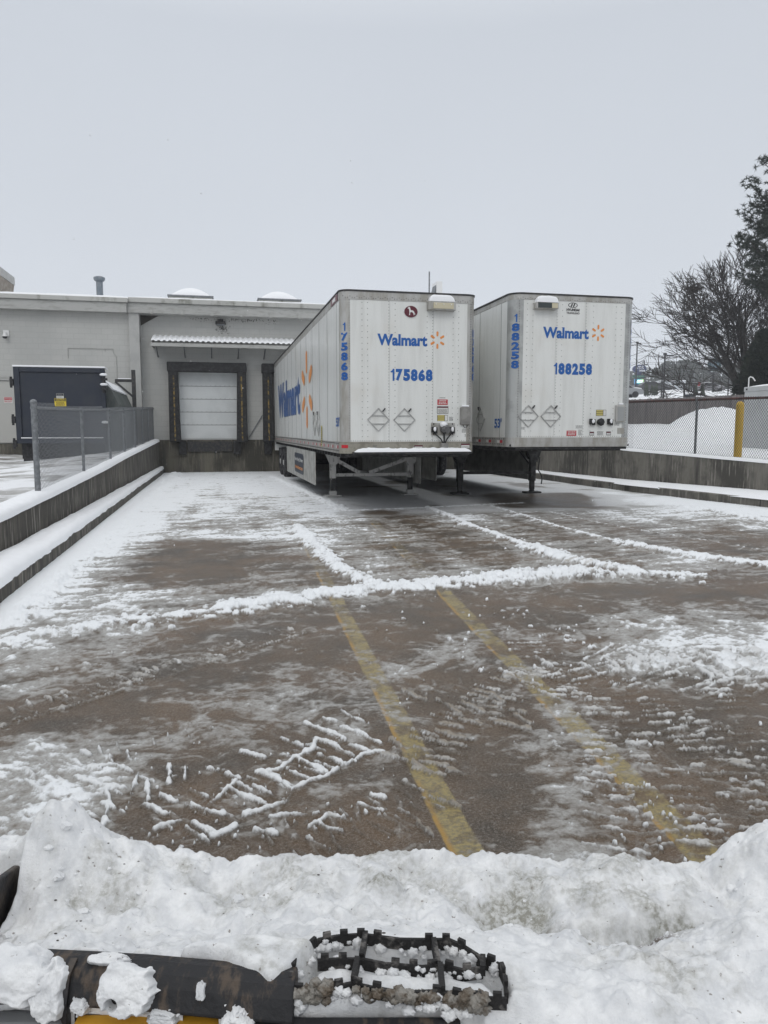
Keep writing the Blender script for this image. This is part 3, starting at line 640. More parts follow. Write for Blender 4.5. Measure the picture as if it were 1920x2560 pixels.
# dock door
dd = MB(); zs = np.linspace(1.32, 3.9, 6)
hts = [1.32, 1.86, 2.36, 2.86, 3.36, 3.9]
dsl = MB()
for a_, c_ in zip(hts[:-1], hts[1:]): dd.box(-1.3, .93, YB+.10, YB+.16, a_+.008, c_-.008); dsl.box(-1.3, .93, YB+.125, YB+.18, c_-.008, c_+.008)
door = dd.build('dock_door', M['panel'], bd); dsl.build('seam', M['ink'], door)
rv = MB()
for z_ in hts[1:-1]:
    for x_ in np.arange(-1.2, .9, .18): rv.box(x_-.012, x_+.012, YB+.09, YB+.1, z_+.02, z_+.035)
rv.build('rivet', M['rivet'], door)
sl = MB(); sl.box(-1.3, .93, YB-.05, YB+.2, 1.283, 1.318); sl.build('sill', mat('worn_steel', (.4,.4,.39), .4, .6), bd)
def seal(x0, x1, parent, full=True):
    r_ = []
    s_ = MB(); s_.prism([(x0, 1.2), (x0+.42, 1.2), (x0+.36, 3.9), (x0+.02, 4.0)], YB-.45, YB-.001, 'y')
    s_.prism([(x1-.42, 1.2), (x1, 1.2), (x1-.02, 4.0), (x1-.36, 3.9)], YB-.45, YB-.001, 'y')
    s_.box(x0-.02, x1+.0, YB-.47, YB-.003, 3.88, 4.24)
    o = s_.build('dock_seal', M['black'], parent, bevel=.03)
    for xx in (x0+.19,)+((x1-.23,) if x0 < 0 else ()): MB().box(xx, xx+.05, YB-.475, YB-.452, 1.25, 3.72).build('guide_stripe', M['yellow'], o)
    return o
s1 = seal(-1.70, 1.25, bd); seal(1.86, 4.9, bd)
# frayed seal pleats
pl = MB()
for i in range(26):
    for xx in (-1.66, .93):
        z_ = 1.25+i*.1; pl.box(xx, xx+.32, YB-.462, YB-.452, z_, z_+.012)
pl.build('pleat', M['ink'], s1)
lv = MB(); lv.box(-1.05, .65, YB-.12, YB-.045, .82, 1.22); lv.build('dock_leveller', M['darksteel'], bd, bevel=.01)
for xx in (-1.38, .70):
    bp = MB(); bp.box(xx, xx+.28, YB-.22, YB-.045, .72, 1.24); bp.build('bumper', M['black'], bd, bevel=.02)
for xx in (1.9, 4.5):
    bp = MB(); bp.box(xx, xx+.28, YB-.22, YB-.045, .72, 1.24); bp.build('bumper', M['black'], bd, bevel=.02)
pb = MB(); pb.tube([(1.30, YB-.05, 1.35), (1.85, YB-.05, 2.25)], .02, 6); pb.build('pipe', M['galv'], bd)
# corrugated awning with snow
aw = thing('dock_awning', 'corrugated metal awning under snow above the white dock door', 'awning', (.5, 29.5, 4.8))
AX0, AX1 = -2.22, 6.2
ab = MB(); ab.box(AX0-.02, AX1, 28.98, 29.06, 4.74, 4.87); ab.build('front_beam', M['fascia'], aw, bevel=.01)
xs = np.arange(AX0, AX1, .02); ys = np.linspace(29.0, 29.999, 6); YY, XX = np.meshgrid(ys, xs, indexing='ij')
cor = .022*np.clip(np.sin(XX*2*math.pi/.2)*3, -1, 1)
Zb = 4.93+(YY-29.0)*.26+cor
grid_mesh('corrugated_sheet', XX, YY, Zb, M['fascia'], aw)
ys = np.linspace(29.03, 29.97, 20); YY, XX = np.meshgrid(ys, xs, indexing='ij'); cor = .022*np.clip(np.sin(XX*2*math.pi/.2)*3, -1, 1)
grid_mesh('snow_cover', XX, YY, 4.93+(YY-29.0)*.26+cor*.8+.005+.05*sstep(29.0, 29.1, YY)+.03*fbm(XX*2, YY*3, 4, 3)*sstep(29, 29.2, YY), M['snow_clean'], aw)
ew = MB(); ew.prism([(29.06, 4.76), (29.998, 4.76), (29.998, 5.16), (29.06, 4.93)], AX0, AX0+.03, 'x'); ew.build('end_panel', M['fascia'], aw)
fl = MB(); fl.box(AX0, AX1, 29.94, 29.998, 5.22, 5.30); fl.build('flashing', M['bwall'], aw)
for i in range(8):
    x_ = -2.05+i*1.0; b_ = MB(); b_.beam((x_, 29.03, 4.745), (x_, 29.995, 4.45), .04, .05); b_.build('bracket', M['galv'], aw)
# wall fittings
wl_ = thing('wall_light', 'small dark wall light with soot stains above the awning', 'wall light', (.3, 29.9, 5.7))
q = MB(); q.box(.12, .50, 29.80, 29.998, 5.72, 5.84); q.build('housing', M['darksteel'], wl_, bevel=.01)
q = MB(); q.box(.22, .42, 29.84, 29.96, 5.842, 5.92); q.build('bracket', M['darksteel'], wl_); q = MB(); q.box(.15, .47, 29.82, 29.97, 5.68, 5.718); q.build('lens', M['galv'], wl_)
sm, t, b = new_mat('soot_patch'); b.inputs['Base Color'].default_value = (.13,.125,.115,1); b.inputs['Roughness'].default_value = .9
q = MB()
rs = random.Random(3)
for i in range(260):
    if i < 110: x_ = rs.gauss(.38, .12); z_ = 5.68-abs(rs.gauss(0, .14))
    else:
        x_ = rs.uniform(-.9, 2.6) if i % 3 else rs.gauss(1.2, .5); z_ = 5.97-abs(rs.gauss(0, .07))
    s_ = rs.uniform(.004, .014); h_ = s_*rs.uniform(1, 3); q.box(x_-s_, x_+s_, 29.994, 29.999, z_-h_, z_+h_*.6)
q.build('soot_stain', sm, bd)
sc_ = thing('security_camera', 'white dome security camera on a square plate high on the left wall', 'camera', (-7.24, 29.5, 5.1))
q = MB(); q.box(-7.36, -7.16, 29.55, 29.598, 5.02, 5.24); q.build('plate', M['white'], sc_, bevel=.01)
q = MB(); q.tube([(-7.27, 29.6, 5.14), (-7.27, 29.42, 5.12)], .03); q.tube([(-7.27, 29.42, 5.12), (-7.27, 29.42, 5.0)], [.05, .09], 12); q.build('arm', M['white'], sc_)
q = MB(); q.ico((-7.27, 29.42, 4.99), .085, (1, 1, .8), 2); q.build('dome', M['ink'], sc_, smooth=True)
fd = MB(); fd.box(-8.1, -7.03, 29.54, 29.598, 1.2, 3.42)
fdo = fd.build('fire_door', mat('door_paint', (.42,.415,.39), .5), bd, bevel=.005)
q = MB(); q.box(-8.2, -6.9, 29.50, 29.598, 3.45, 3.56); q.build('door_head', M['fascia'], bd)
q = MB(); q.box(-7.02, -6.97, 29.56, 29.598, 1.2, 3.44); q.build('door_frame', M['ink'], bd)
cdt = MB()
for pts in ([(-4.7, 29.58, 4.55), (-4.7, 29.58, 4.72), (-2.9+.0, 29.58, 4.72)],):
    cdt.tube([(-5.2, 29.58, 4.3), (-5.2, 29.58, 4.66), (-3.9, 29.58, 4.66), (-3.9, 29.58, 4.56)], .012, 5); cdt.tube([(-3.9, 29.58, 4.66), (-3.62, 29.58, 4.66), (-3.62, 29.58, 4.5), (-3.52, 29.58, 4.4), (-3.52, 29.58, 3.6)], .01, 5)
cdt.build('conduit', M['fascia'], bd)
# rooftop: vent pipe, skylights, mast and hood
M['ventpipe'] = mat('vent_pipe_metal', (.16,.19,.22), .45, .3, (.23,.25,.27), 5)
vp = P(250, 742, 31)
q0 = thing('vent_pipe', 'grey round vent pipe with a flat cap standing on the roof', 'vent pipe', (vp[0], 31, 6.5))
q = MB(); q.tube([(vp[0], 31, 6.55), (vp[0], 31, 7.4)], .125, 16); q.build('pipe', M['ventpipe'], q0, smooth=False)
q = MB(); q.tube([(vp[0], 31, 7.36), (vp[0], 31, 7.42), (vp[0], 31, 7.50), (vp[0], 31, 7.54)], [.17, .21, .21, .12], 18); q.build('cap', M['ventpipe'], q0)
q = MB(); q.box(vp[0]-.24, vp[0]+.24, 30.76, 31.24, 6.5, 6.6); q.tube([(vp[0], 31, 6.6), (vp[0], 31, 6.7)], [.2, .13], 12); q.build('flashing', M['darksteel'], q0)
for k, (cx_, lab) in enumerate(((478, 'snow covered dome skylight on the roof nearer the vent pipe'), (695, 'snow covered dome skylight on the roof nearer the first trailer'))):
    c_ = P(cx_, 745, 31.2); s0 = thing('skylight', lab, 'skylight', (c_[0], 31.2, 6.55), 'dome skylights on the roof')
    q = MB(); q.box(c_[0]-.82, c_[0]+.82, 30.4, 32, 6.5, 6.80); q.build('curb', M['fasciadirt'], s0, bevel=.01)
    q = MB(); q.box(c_[0]-.87, c_[0]+.87, 30.35, 32.05, 6.803, 6.86); q.build('frame', M['galv'], s0)
    u = np.linspace(-1, 1, 25); UU, VV = np.meshgrid(u, u, indexing='ij')
    zz = 6.84+.42*(np.clip(1-UU**2, 0, 1)**.8)*(np.clip(1-VV**2, 0, 1)**.5)
    grid_mesh('dome', c_[0]+UU*.80, 31.2+VV*.78, zz, M['snow_clean'], s0)
hd = P(0, 742, 33)
q0 = thing('roof_hood', 'brown angular exhaust hood at the left end of the roof', 'roof hood', (hd[0]-1, 33, 6.5))
a_ = P(18, 684, 33); b_ = P(10, 740, 33); q = MB()
q.prism([(hd[0]-3, 6.5), (b_[0], 6.5), (a_[0], a_[2]-.28), (hd[0]-3, a_[2]+.3)], 32, 34, 'y'); q.build('hood', mat('hood_paint', (.20,.17,.14), .7, col2=(.28,.25,.21), scale=4), q0)
q = MB(); q.prism([(hd[0]-3.05, a_[2]+.305), (a_[0]+.02, a_[2]-.275), (a_[0]+.02, a_[2]+.05), (hd[0]-3.05, a_[2]+.7)], 31.95, 34.05, 'y'); q.build('rim', M['fascia'], q0)
ms = P(1073, 740, 34)
q0 = thing('roof_mast', 'thin metal mast rising behind the first trailer', 'mast', (ms[0], 34, 6.5))
q = MB(); q.tube([(ms[0], 34, 6.5), (ms[0], 34, P(1073, 679, 34)[2])], .035, 8); q.build('pole', M['galv'], q0)
q = MB(); q.box(ms[0]-.06, ms[0]+.06, 33.94, 34.06, 6.5, 6.56); q.build('base', M['galv'], q0)
q0 = thing('roof_unit', 'pale sheet metal duct unit on the roof beside the mast', 'duct', (ms[0]+.5, 35, 6.5))
a_ = P(1086, 707, 35); c_ = P(1100, 707, 35); e_ = P(1076, 728, 35)
q = MB(); q.box(a_[0], c_[0], 34.6, 35.4, 6.5, a_[2]); q.build('duct', M['white'], q0, bevel=.01)
q = MB(); q.prism([(e_[0]-.3, 6.5), (a_[0]-.002, 6.5), (a_[0]-.002, a_[2]-.15)], 34.7, 35.3, 'y'); q.build('elbow', M['galv'], q0)
# ---------------- lettering ----------------
_tc = {}
def text_geo(s, bold=0.0):
    k = (s, bold)
    if k not in _tc:
        cu = bpy.data.curves.new('t', 'FONT'); cu.body = s; cu.size = 1; cu.offset = bold; cu.resolution_u = 4
        o = bpy.data.objects.new('t', cu); scene.collection.objects.link(o)
        dg = bpy.context.evaluated_depsgraph_get(); me = o.evaluated_get(dg).to_mesh()
        v = np.array([tuple(q.co) for q in me.vertices])[:, :2]; f = [tuple(p.vertices) for p in me.polygons]
        o.evaluated_get(dg).to_mesh_clear(); bpy.data.objects.remove(o); bpy.data.curves.remove(cu)
        v = (v-v.min(0))/(v.max(0)-v.min(0)); _tc[k] = (v, f)
    return _tc[k]
def text_on(mb, s, fn, bold=.02):
    v, f = text_geo(s, bold); mb.add([fn(a, b) for a, b in v], f); return mb
def rect_fn(x0, x1, z0, z1, Y):
    return lambda u, v: (x0+(x1-x0)*u, Y, z0+(z1-z0)*v)
ONE = [(.18,0),(.18,.70),(-.12,.70),(-.12,.80),(.02,.83),(.14,.90),(.20,1.0),(.46,1.0),(.46,0)]
def num_on(mb, s, fn, bold=.03):
    cells = [.66 if ch == '1' else 1. for ch in s]; tot = sum(cells)+.10*(len(s)-1); x = 0
    for ch, w_ in zip(s, cells):
        if ch == '1': mb.add([fn((x+w_*(.20+p*1.45))/tot, q_) for p, q_ in reversed(ONE)], [tuple(range(9))])
        else:
            v, f = text_geo(ch, bold); mb.add([fn((x+w_*a)/tot, b_) for a, b_ in v], f)
        x += w_+.10
    return mb
def spark(mb, fn, inner=.42, w0=.12, w1=.14):
    """six rounded rays, fn maps (-1..1,-1..1)"""
    for k in range(6):
        a = math.pi/2+k*math.pi/3; c, s_ = math.cos(a), math.sin(a); pts = []
        for t in np.linspace(0, math.pi, 7): pts.append((1-w1+w1*math.sin(t), w1*math.cos(t)))
        for t in np.linspace(math.pi, 2*math.pi, 7): pts.append((inner+w0*.6+w0*math.sin(t)*.6, w0*math.cos(t)))
        mb.add([fn(p[0]*c-p[1]*s_, p[0]*s_+p[1]*c) for p in pts], [tuple(range(len(pts)))])
    return mb
def smudge_lines(mb, x0, x1, z0, z1, Y, rows, seed=1):
    rs = random.Random(seed); h = (z1-z0)/rows
    for r_ in range(rows):
        x = x0+rs.uniform(0, .06)*(x1-x0)
        while x < x1-.01:
            w_ = rs.uniform(.012, .04); xe = min(x+w_, x1); mb.quad((x, Y, z0+h*(r_+.25)), (xe, Y, z0+h*(r_+.25)), (xe, Y, z0+h*(r_+.75)), (x, Y, z0+h*(r_+.75))); x = xe+.006
    return mb
def paint_white(name, side=False):
    m, t, b = new_mat(name); b.inputs['Roughness'].default_value = .32 if side else .4
    tcn = N(t, 'ShaderNodeTexCoord')
    def nz(sc, st, det=6):
        mp = N(t, 'ShaderNodeMapping'); mp.inputs['Scale'].default_value = st; t.links.new(tcn.outputs['Object'], mp.inputs[0])
        n = N(t, 'ShaderNodeTexNoise', Scale=sc, Detail=det, Roughness=.6); t.links.new(mp.outputs[0], n.inputs['Vector']); return n.outputs['Fac']
    c = mixc2(t, mr2(t, nz(2.2, (3, 3, .25)), .4, .75, 0, .6), (.72,.73,.71), (.56,.565,.54))
    c = mixc2(t, mr2(t, nz(1.1, (1, 1, 1)), .5, .75, 0, .4), c, (.58,.55,.49))
    c = mixc2(t, mr2(t, nz(14, (2, 2, .5)), .62, .8, 0, .4), c, (.40,.38,.35))
    t.links.new(c, b.inputs['Base Color'])
    n = nz(3 if side else 1.5, (1, 1, 1), 2); bn = N(t, 'ShaderNodeBump', Strength=.5, Distance=.02 if side else .008); t.links.new(n, bn.inputs['Height']); t.links.new(bn.outputs[0], b.inputs['Normal'])
    b.inputs['Coat Weight'].default_value = .25; b.inputs['Coat Roughness'].default_value = .2
    return m
M['tw'] = paint_white('trailer_white_front'); M['tws'] = paint_white('trailer_white_side', True)
M['gear_white'] = mat('salt_crusted_gear', (.62,.61,.59), .8, 0, (.25,.24,.23), 9, (.5,.66), (1,1,.6), bump=.5, bscale=25)
M['gear_black'] = mat('black_gear_paint', (.015,.015,.016), .6, 0, (.05,.05,.05), 8)
M['skirt'] = mat('side_skirt', (.40,.40,.375), .55, 0, (.27,.265,.245), 3, (.42,.62))
M['lens'] = mat('marker_lens', (.55,.50,.36), .2)
M['rim'] = mat('salt_crusted_rim', (.45,.45,.44), .7, 0, (.22,.22,.22), 8)
M['greybox'] = mat('grey_document_box', (.20,.195,.185), .5, 0, (.26,.255,.24), 5)
M['bootwhite'] = mat('salt_crust', (.45,.45,.44), .9)
def arc(cx, cy, r, a0, a1, n=10):
    return [(cx+r*math.cos(a0+(a1-a0)*i/n), cy+r*math.sin(a0+(a1-a0)*i/n)) for i in range(n+1)]
def trailer(X0, X1, YN, Z0, Z1, zb, ztop, r, label, num, kind, group):
    YE = YN+15.95; xc = (X0+X1)/2
    T = thing('semi_trailer', label, 'trailer', (xc, YN+8, 0), group)
    A_ = kind == 'a'
    # front wall, corner posts, sides, rails
    q = MB(); q.box(X0+r, X1-r, YN, YN+.04, zb, ztop); fw_ = q.build('front_wall', M['tw'], T)
    for sgn in (-1, 1):
        cx = X0+r if sgn < 0 else X1-r
        a0, a1 = (math.pi, 1.5*math.pi) if sgn < 0 else (1.5*math.pi, 2*math.pi)
        o_ = arc(cx, YN+r, r+.004, a0, a1); i_ = arc(cx, YN+r, r-.03, a1, a0)
        q = MB(); q.prism(o_+i_, zb, ztop, 'z'); q.build('corner_post', M['alu'] if A_ else mat('painted_corner_post', (.42,.43,.42), .35, .35, (.33,.335,.33), 3), T, smooth=False)
    for sgn, X in ((-1, X0), (1, X1)):
        ys = np.arange(YN+r, YE+.001, .04); zs = np.linspace(zb, ztop, 9); YY, ZZ = np.meshgrid(ys, zs, indexing='ij')
        w_ = .006*np.abs(np.sin(math.pi*(YY-YN)/.405))**8*np.clip((YY-YN-r)/.5, 0, 1)*(1 if A_ else .35)+.004*(fbm(YY*1.5, ZZ*2, 3, 3)-.5)
        XX = X+sgn*w_
        grid_mesh('side_panel', XX, YY, ZZ, M['tws'], T)
        q = MB()
        for y in np.arange(YN+r+.3, YE, 1.22): q.box(X-.004 if sgn < 0 else X+.001, X-.001 if sgn < 0 else X+.004, y, y+.01, zb, ztop)
        q.build('panel_seam', M['rivet'], T)
        q = MB(); q.box(min(X, X-sgn*.05)-(.006 if sgn < 0 else 0), max(X, X-sgn*.05)+(.006 if sgn > 0 else 0), YN+r, YE, ztop+.001, Z1-.02); q.build('top_rail', M['alu'], T, bevel=.006)
        q = MB(); q.box(min(X, X-sgn*.08)-(.008 if sgn < 0 else 0), max(X, X-sgn*.08)+(.008 if sgn > 0 else 0), YN+r, YE, Z0, zb-.001)
        q.box(X-.016 if sgn < 0 else X+.008, X-.009 if sgn < 0 else X+.016, YN+r, YE, Z0, Z0+.03)
        br_ = q.build('bottom_rail', M['alu'], T)
        # reflective tape
        rt, wt, rvv = MB(), MB(), MB(); y = YN+r+.12
        xo = X-.0105 if sgn < 0 else X+.0105
        zm = (Z0+zb)/2+.01
        while y < YE-.5:
            for mb_, dy in ((rt, 0), (wt, .15)): mb_.quad((xo, y+dy, zm-.028), (xo, y+dy+.14, zm-.028), (xo, y+dy+.14, zm+.028), (xo, y+dy, zm+.028))
            y += .62 if y < YN+4 else .9
        rt.build('reflector_tape', M['red'], br_); wt.build('reflector_tape', M['paper'], br_)
        y = YN+r+.05
        while y < YE:
            for z_ in (zb-.03, Z0+.05): rvv.box(xo-.006, xo+.006, y, y+.022, z_-.011, z_+.011)
            y += .1
        rvv.build('rivet', M['rivet'], br_)
    # front rails following the rounded corners
    def hoop(z0, z1, ex, name, m_):
        o_ = [(X0-ex, YE)]+arc(X0+r, YN+r, r+ex, math.pi, 1.5*math.pi)+arc(X1-r, YN+r, r+ex, 1.5*math.pi, 2*math.pi)+[(X1+ex, YE)]
        q = MB(); q.prism(o_, z0, z1, 'z'); return q.build(name, m_, T)
    def band(z0, z1, ex, name, m_):
        o_ = arc(X0+r, YN+r, r+ex, math.pi, 1.5*math.pi)+arc(X1-r, YN+r, r+ex, 1.5*math.pi, 2*math.pi)
        i_ = [(x_*.995+xc*.005, y_+.05) for x_, y_ in reversed(o_)]
        q = MB(); q.prism(o_+i_, z0, z1, 'z'); return q.build(name, m_, T)
    band(ztop+.001, Z1-.02, .008, 'front_top_rail', M['alu']); fb = band(Z0, zb-.001, .010, 'front_sill', M['alu'] if not A_ else mat('salt_stained_sill', (.30,.285,.24), .6, .2, (.20,.185,.15), 4))
    hoop(Z1-.019, Z1+.01, .022, 'roof', M['darksteel'])
    if not A_:
        band(Z0+.02, Z0+.05, .018, 'sill_ridge', M['alu']); band(zb-.10, zb-.07, .016, 'sill_ridge', M['alu'])
    u = np.linspace(-1, 1, 40); ys = np.arange(YN+.06, YE, .15); YY, UU = np.meshgrid(ys, u, indexing='ij')
    lip = .018 if A_ else .045
    grid_mesh('roof_snow', xc+UU*((X1-X0)/2-.03), YY, Z1+.008+lip*np.clip(1-np.abs(UU)**10, 0, 1)*sstep(YN+.05, YN+.2, YY)*(.6+.8*fbm(UU*6, YY*3, 3, 4)), M['snow_clean'], T)
    fl_ = MB(); fl_.box(X0+.03, X1-.03, YN+.06, YE, Z0+.01, Z0+.05)
    for y in np.arange(YN+.35, YE, .42): fl_.box(X0+.04, X1-.04, y, y+.05, Z0-.09, Z0+.009)
    fl_.build('floor', M['gear_black'], T)
    bk = MB(); bk.box(X0, X1, YE, YE+.05, Z0-.35, Z1-.02); bk.build('rear_door', M['tw'], T)
    # running gear
    q = MB(); q.box(xc-.5, xc-.4, YE-4.2, YE-.4, Z0-.28, Z0-.091); q.box(xc+.4, xc+.5, YE-4.2, YE-.4, Z0-.28, Z0-.091)
    for ya in (YE-2.0, YE-3.3): q.tube([(X0+.35, ya, .51), (X1-.35, ya, .51)], .07, 8); q.box(xc-.5, xc-.4, ya-.1, ya+.1, .5, Z0-.27); q.box(xc+.4, xc+.5, ya-.1, ya+.1, .5, Z0-.27)
    q.build('bogie', M['gear_black'], T)
    for ya in (YE-2.0, YE-3.3):
        for sgn, X in ((1, X0), (-1, X1)):
            for k in (0, 1):
                xx = X+sgn*(.03+k*.31); ring = []
                q = MB(); n_ = 36
                prof = [(.28, 0), (.44, 0), (.50, .03), (.515, .07), (.515, .20), (.50, .25), (.44, .28), (.28, .28)]
                for i in range(n_):
                    a = 2*math.pi*i/n_
                    for rr_, dx in prof: q.v.append((xx+sgn*dx, ya+rr_*math.cos(a), .515+rr_*math.sin(a)))
                m_ = len(prof)
                for i in range(n_):
                    for j in range(m_): a = i*m_+j; b_ = i*m_+(j+1) % m_; c_ = ((i+1) % n_)*m_; q.f.append((a, b_, c_+(j+1) % m_, c_+j))
                wh = q.build('wheel', M['tyre'], T, smooth=False)
                q = MB(); q.tube([(xx+sgn*.04, ya, .515), (xx+sgn*.09, ya, .515), (xx+sgn*.24, ya, .515)], [.275, .18, .25], 20); q.tube([(xx-sgn*.01, ya, .515), (xx+sgn*.08, ya, .515)], .09, 10); q.build('rim', M['rim'], wh)
    for sgn, X in ((1, X0), (-1, X1)):
        q = MB(); q.box(X+sgn*.05 if sgn > 0 else X-.65, X+.65 if sgn > 0 else X-.05, YE-1.25, YE-1.22, .25, 1.0); q.build('mud_flap', M['black'], T)
    # landing gear
    yl = 18.15; gm_ = M['gear_white'] if A_ else M['gear_black']
    la, lb = (2.82, 4.80) if A_ else (xc-1.02+.22, xc+1.0+.2)
    for X, sgn in ((la, -1), (lb, 1)):
        q = MB(); q.box(X-.075, X+.075, yl-.08, yl+.08, .47 if A_ else .33, Z0-.02)
        lg = q.build('landing_leg', gm_, T, bevel=.01)
        q = MB(); q.prism([(X-.24, Z0-.05), (X+.24, Z0-.05), (X+.09, .82), (X-.09, .82)], yl-.13, yl-.10, 'y'); q.prism([(X-.2, Z0-.05), (X+.2, Z0-.05), (X+.09, .9), (X-.09, .9)], yl+.085, yl+.11, 'y'); q.build('gusset', gm_, lg)
        q = MB(); q.box(X-.055, X+.055, yl-.055, yl+.055, .10, .48); q.build('inner_leg', M['gear_black'], lg)
        q = MB()
        if A_: q.box(X-.085, X+.085, yl-.09, yl+.09, .035, .16); q.box(X-.2, X+.2, yl-.14, yl+.14, 0.02, .055)
        else: q.tube([(X, yl, .03), (X, yl, .10)], [.1, .06], 8); q.box(X-.22, X+.22, yl-.14, yl+.14, .005, .05)
        q.build('foot', M['bootwhite'] if A_ else M['gear_black'], lg, bevel=.01)
        q = MB(); q.beam((X+sgn*-.0, yl+.1, .75), (X+.0, yl+1.1, Z0-.1), .05, .05); q.build('rear_brace', gm_, lg)
    q = MB()
    q.beam((la+.075, yl-.01, .56 if not A_ else .55), (lb-.075, yl-.01, .55), .05, .075)
    if A_:
        q.beam((la+.07, yl-.06, .93), (xc-.15, yl-.06, .60), .05, .09); q.beam((lb-.07, yl-.06, .95), (xc+.1, yl-.06, .60), .05, .09)
    q.build('cross_brace', gm_, T)
    q = MB()
    if A_:
        q.tube([(lb+.08, yl, .92), (lb+.17, yl-.02, .92), (lb+.17, yl-.02, .5), (lb+.22, yl-.02, .36), (lb+.2, yl-.02, .22)], .018, 6)
    else:
        q.tube([(lb+.08, yl, .95), (lb+.2, yl-.02, .95), (lb+.16, yl-.02, .62), (lb+.24, yl-.02, .5), (lb+.28, yl-.02, .38), (lb+.26, yl-.02, .24)], .018, 6)
    q.build('crank_handle', M['gear_black'], T)
    # king pin plate
    q = MB(); q.box(X0+.12, X1-.1, YN+.02, YN+.9, Z0-.05, Z0-.001); q.build('coupler_plate', M['gear_black'], T, bevel=.01)
    # side skirts
    for sgn, X in ((1, X0), (-1, X1)):
        ya, yb_ = (17.75, 25.0) if sgn > 0 else (17.6, 25.0)
        if not A_: ya = 18.6
        q = MB(); q.prism([(ya, Z0-.08), (yb_, Z0-.08), (yb_, .29), (ya, .33)], X+sgn*.02, X+sgn*.035, 'x')
        sk = q.build('side_skirt', M['skirt'], T)
        if A_ and sgn > 0:
            xs_ = X+.016
            y0_, y1_, z0_, z1_ = 20.15, 22.45, .43, 1.0
            rr_ = .1; pts = []
            for cy_, cz_, a in ((y1_-rr_*2, z1_-rr_, 0), (y0_+rr_*2, z1_-rr_, math.pi/2), (y0_+rr_*2, z0_+rr_, math.pi), (y1_-rr_*2, z0_+rr_, 1.5*math.pi)):
                for i in range(6): pts.append((cy_+2*rr_*math.cos(a+i*math.pi/10), cz_+rr_*math.sin(a+i*math.pi/10)))
            q = MB(); q.prism(pts, xs_-.003, xs_, 'x'); sg = q.build('skirt_sign', mat('navy_sign', (.025,.035,.055), .5), sk)
            q = MB(); text_on(q, "Now Hiring Drivers", lambda u, v: (xs_-.006, 22.35-u*2.05, .74+v*.13), .03); q.build('lettering', M['paper'], sg)
            q = MB(); text_on(q, "drive4walmart.com", lambda u, v: (xs_-.006, 22.3-u*1.95, .54+v*.11), .03); q.build('lettering', M['orange'], sg)
    return T, fw_, fb
def rivets(mb, pts, Y, s=.008):
    for x, z in pts:
        mb.add([(x+s*math.cos(a), Y-.004, z+s*math.sin(a)) for a in np.arange(0, 6.2, 1.0472)]+[(x+s*1.3*math.cos(a), Y, z+s*1.3*math.sin(a)) for a in np.arange(0, 6.2, 1.0472)],
               [tuple(range(6))]+[(i, (i+1) % 6, (i+1) % 6+6, i+6) for i in range(6)])
def placard(T, cx, cz, hw, hh, Y, m_, ax='y', X=None):
    def p(u, v): return (cx+u*hw, Y-.012, cz+v*hh) if ax == 'y' else (X-.012, cx+u*hw, cz+v*hh)
    q = MB()
    for a, b_ in (((0,1),(1,0)), ((1,0),(0,-1)), ((0,-1),(-1,0)), ((-1,0),(0,1)), ((-.62,.36),(.62,.36)), ((-.62,-.36),(.62,-.36))): q.beam(p(*a), p(*b_), .014, .020, up=(0,1,0) if ax == 'y' else (1,0,0))
    o = q.build('placard_holder', m_, T)
    q = MB(); a = p(.38, .72); b_ = p(.62, .98); q.beam(a, b_, .02, .04, up=(0,1,0) if ax == 'y' else (1,0,0)); q.build('clip', M['darksteel'], o)
def decal(T, name, x0, x1, z0, z1, Y, m_, d=.003):
    q = MB(); q.box(x0, x1, Y-d, Y-.0005, z0, z1); return q.build(name, m_, T)
M['frameline'] = mat('placard_metal', (.42,.42,.41), .4, .4)
# ===== first trailer =====
YA = 13.8; A3 = lambda x, y: P(820+x/3.95, 700+y/3.95, YA)
AX0_ = P(820+115/3.95, 1000, YA+.17)[0]; AX1_ = A3(1455, 900)[0]
AZ0 = A3(600, 1712)[2]; AZ1 = A3(700, 118)[2]; Azb = A3(700, 1597)[2]; Azt = A3(700, 208)[2]
TA, fwA, fbA = trailer(AX0_, AX1_, YA, AZ0, AZ1, Azb, Azt, .175, 'white semi trailer with maroon dog badge and number 175868', '175868', 'a', 'white semi trailers backed to the dock')
def on3(x0, y0, x1, y1, Y=YA, C3=A3):
    a = C3(x0, y1); b_ = C3(x1, y0); return a[0], b_[0], a[2], b_[2]
def put_text(T, s, box, m_, name='lettering', bold=.03, Y=YA):
    q = MB(); (num_on if s.isdigit() else text_on)(q, s, rect_fn(*box, Y-.004), bold); return q.build(name, m_, T)
put_text(fwA, 'Walmart', on3(487, 543, 980, 645), M['blue'], bold=.040)
cx_, _, cz_ = A3(1080, 594); hh_ = (A3(1080, 508)[2]-A3(1080, 682)[2])/2
q = MB(); spark(q, lambda u, v: (cx_+u*hh_*.94, YA-.004, cz_+v*hh_)); q.build('spark_logo', M['orange'], fwA)
put_text(fwA, '175868', on3(617, 884, 1032, 995), M['blue'], bold=.065)
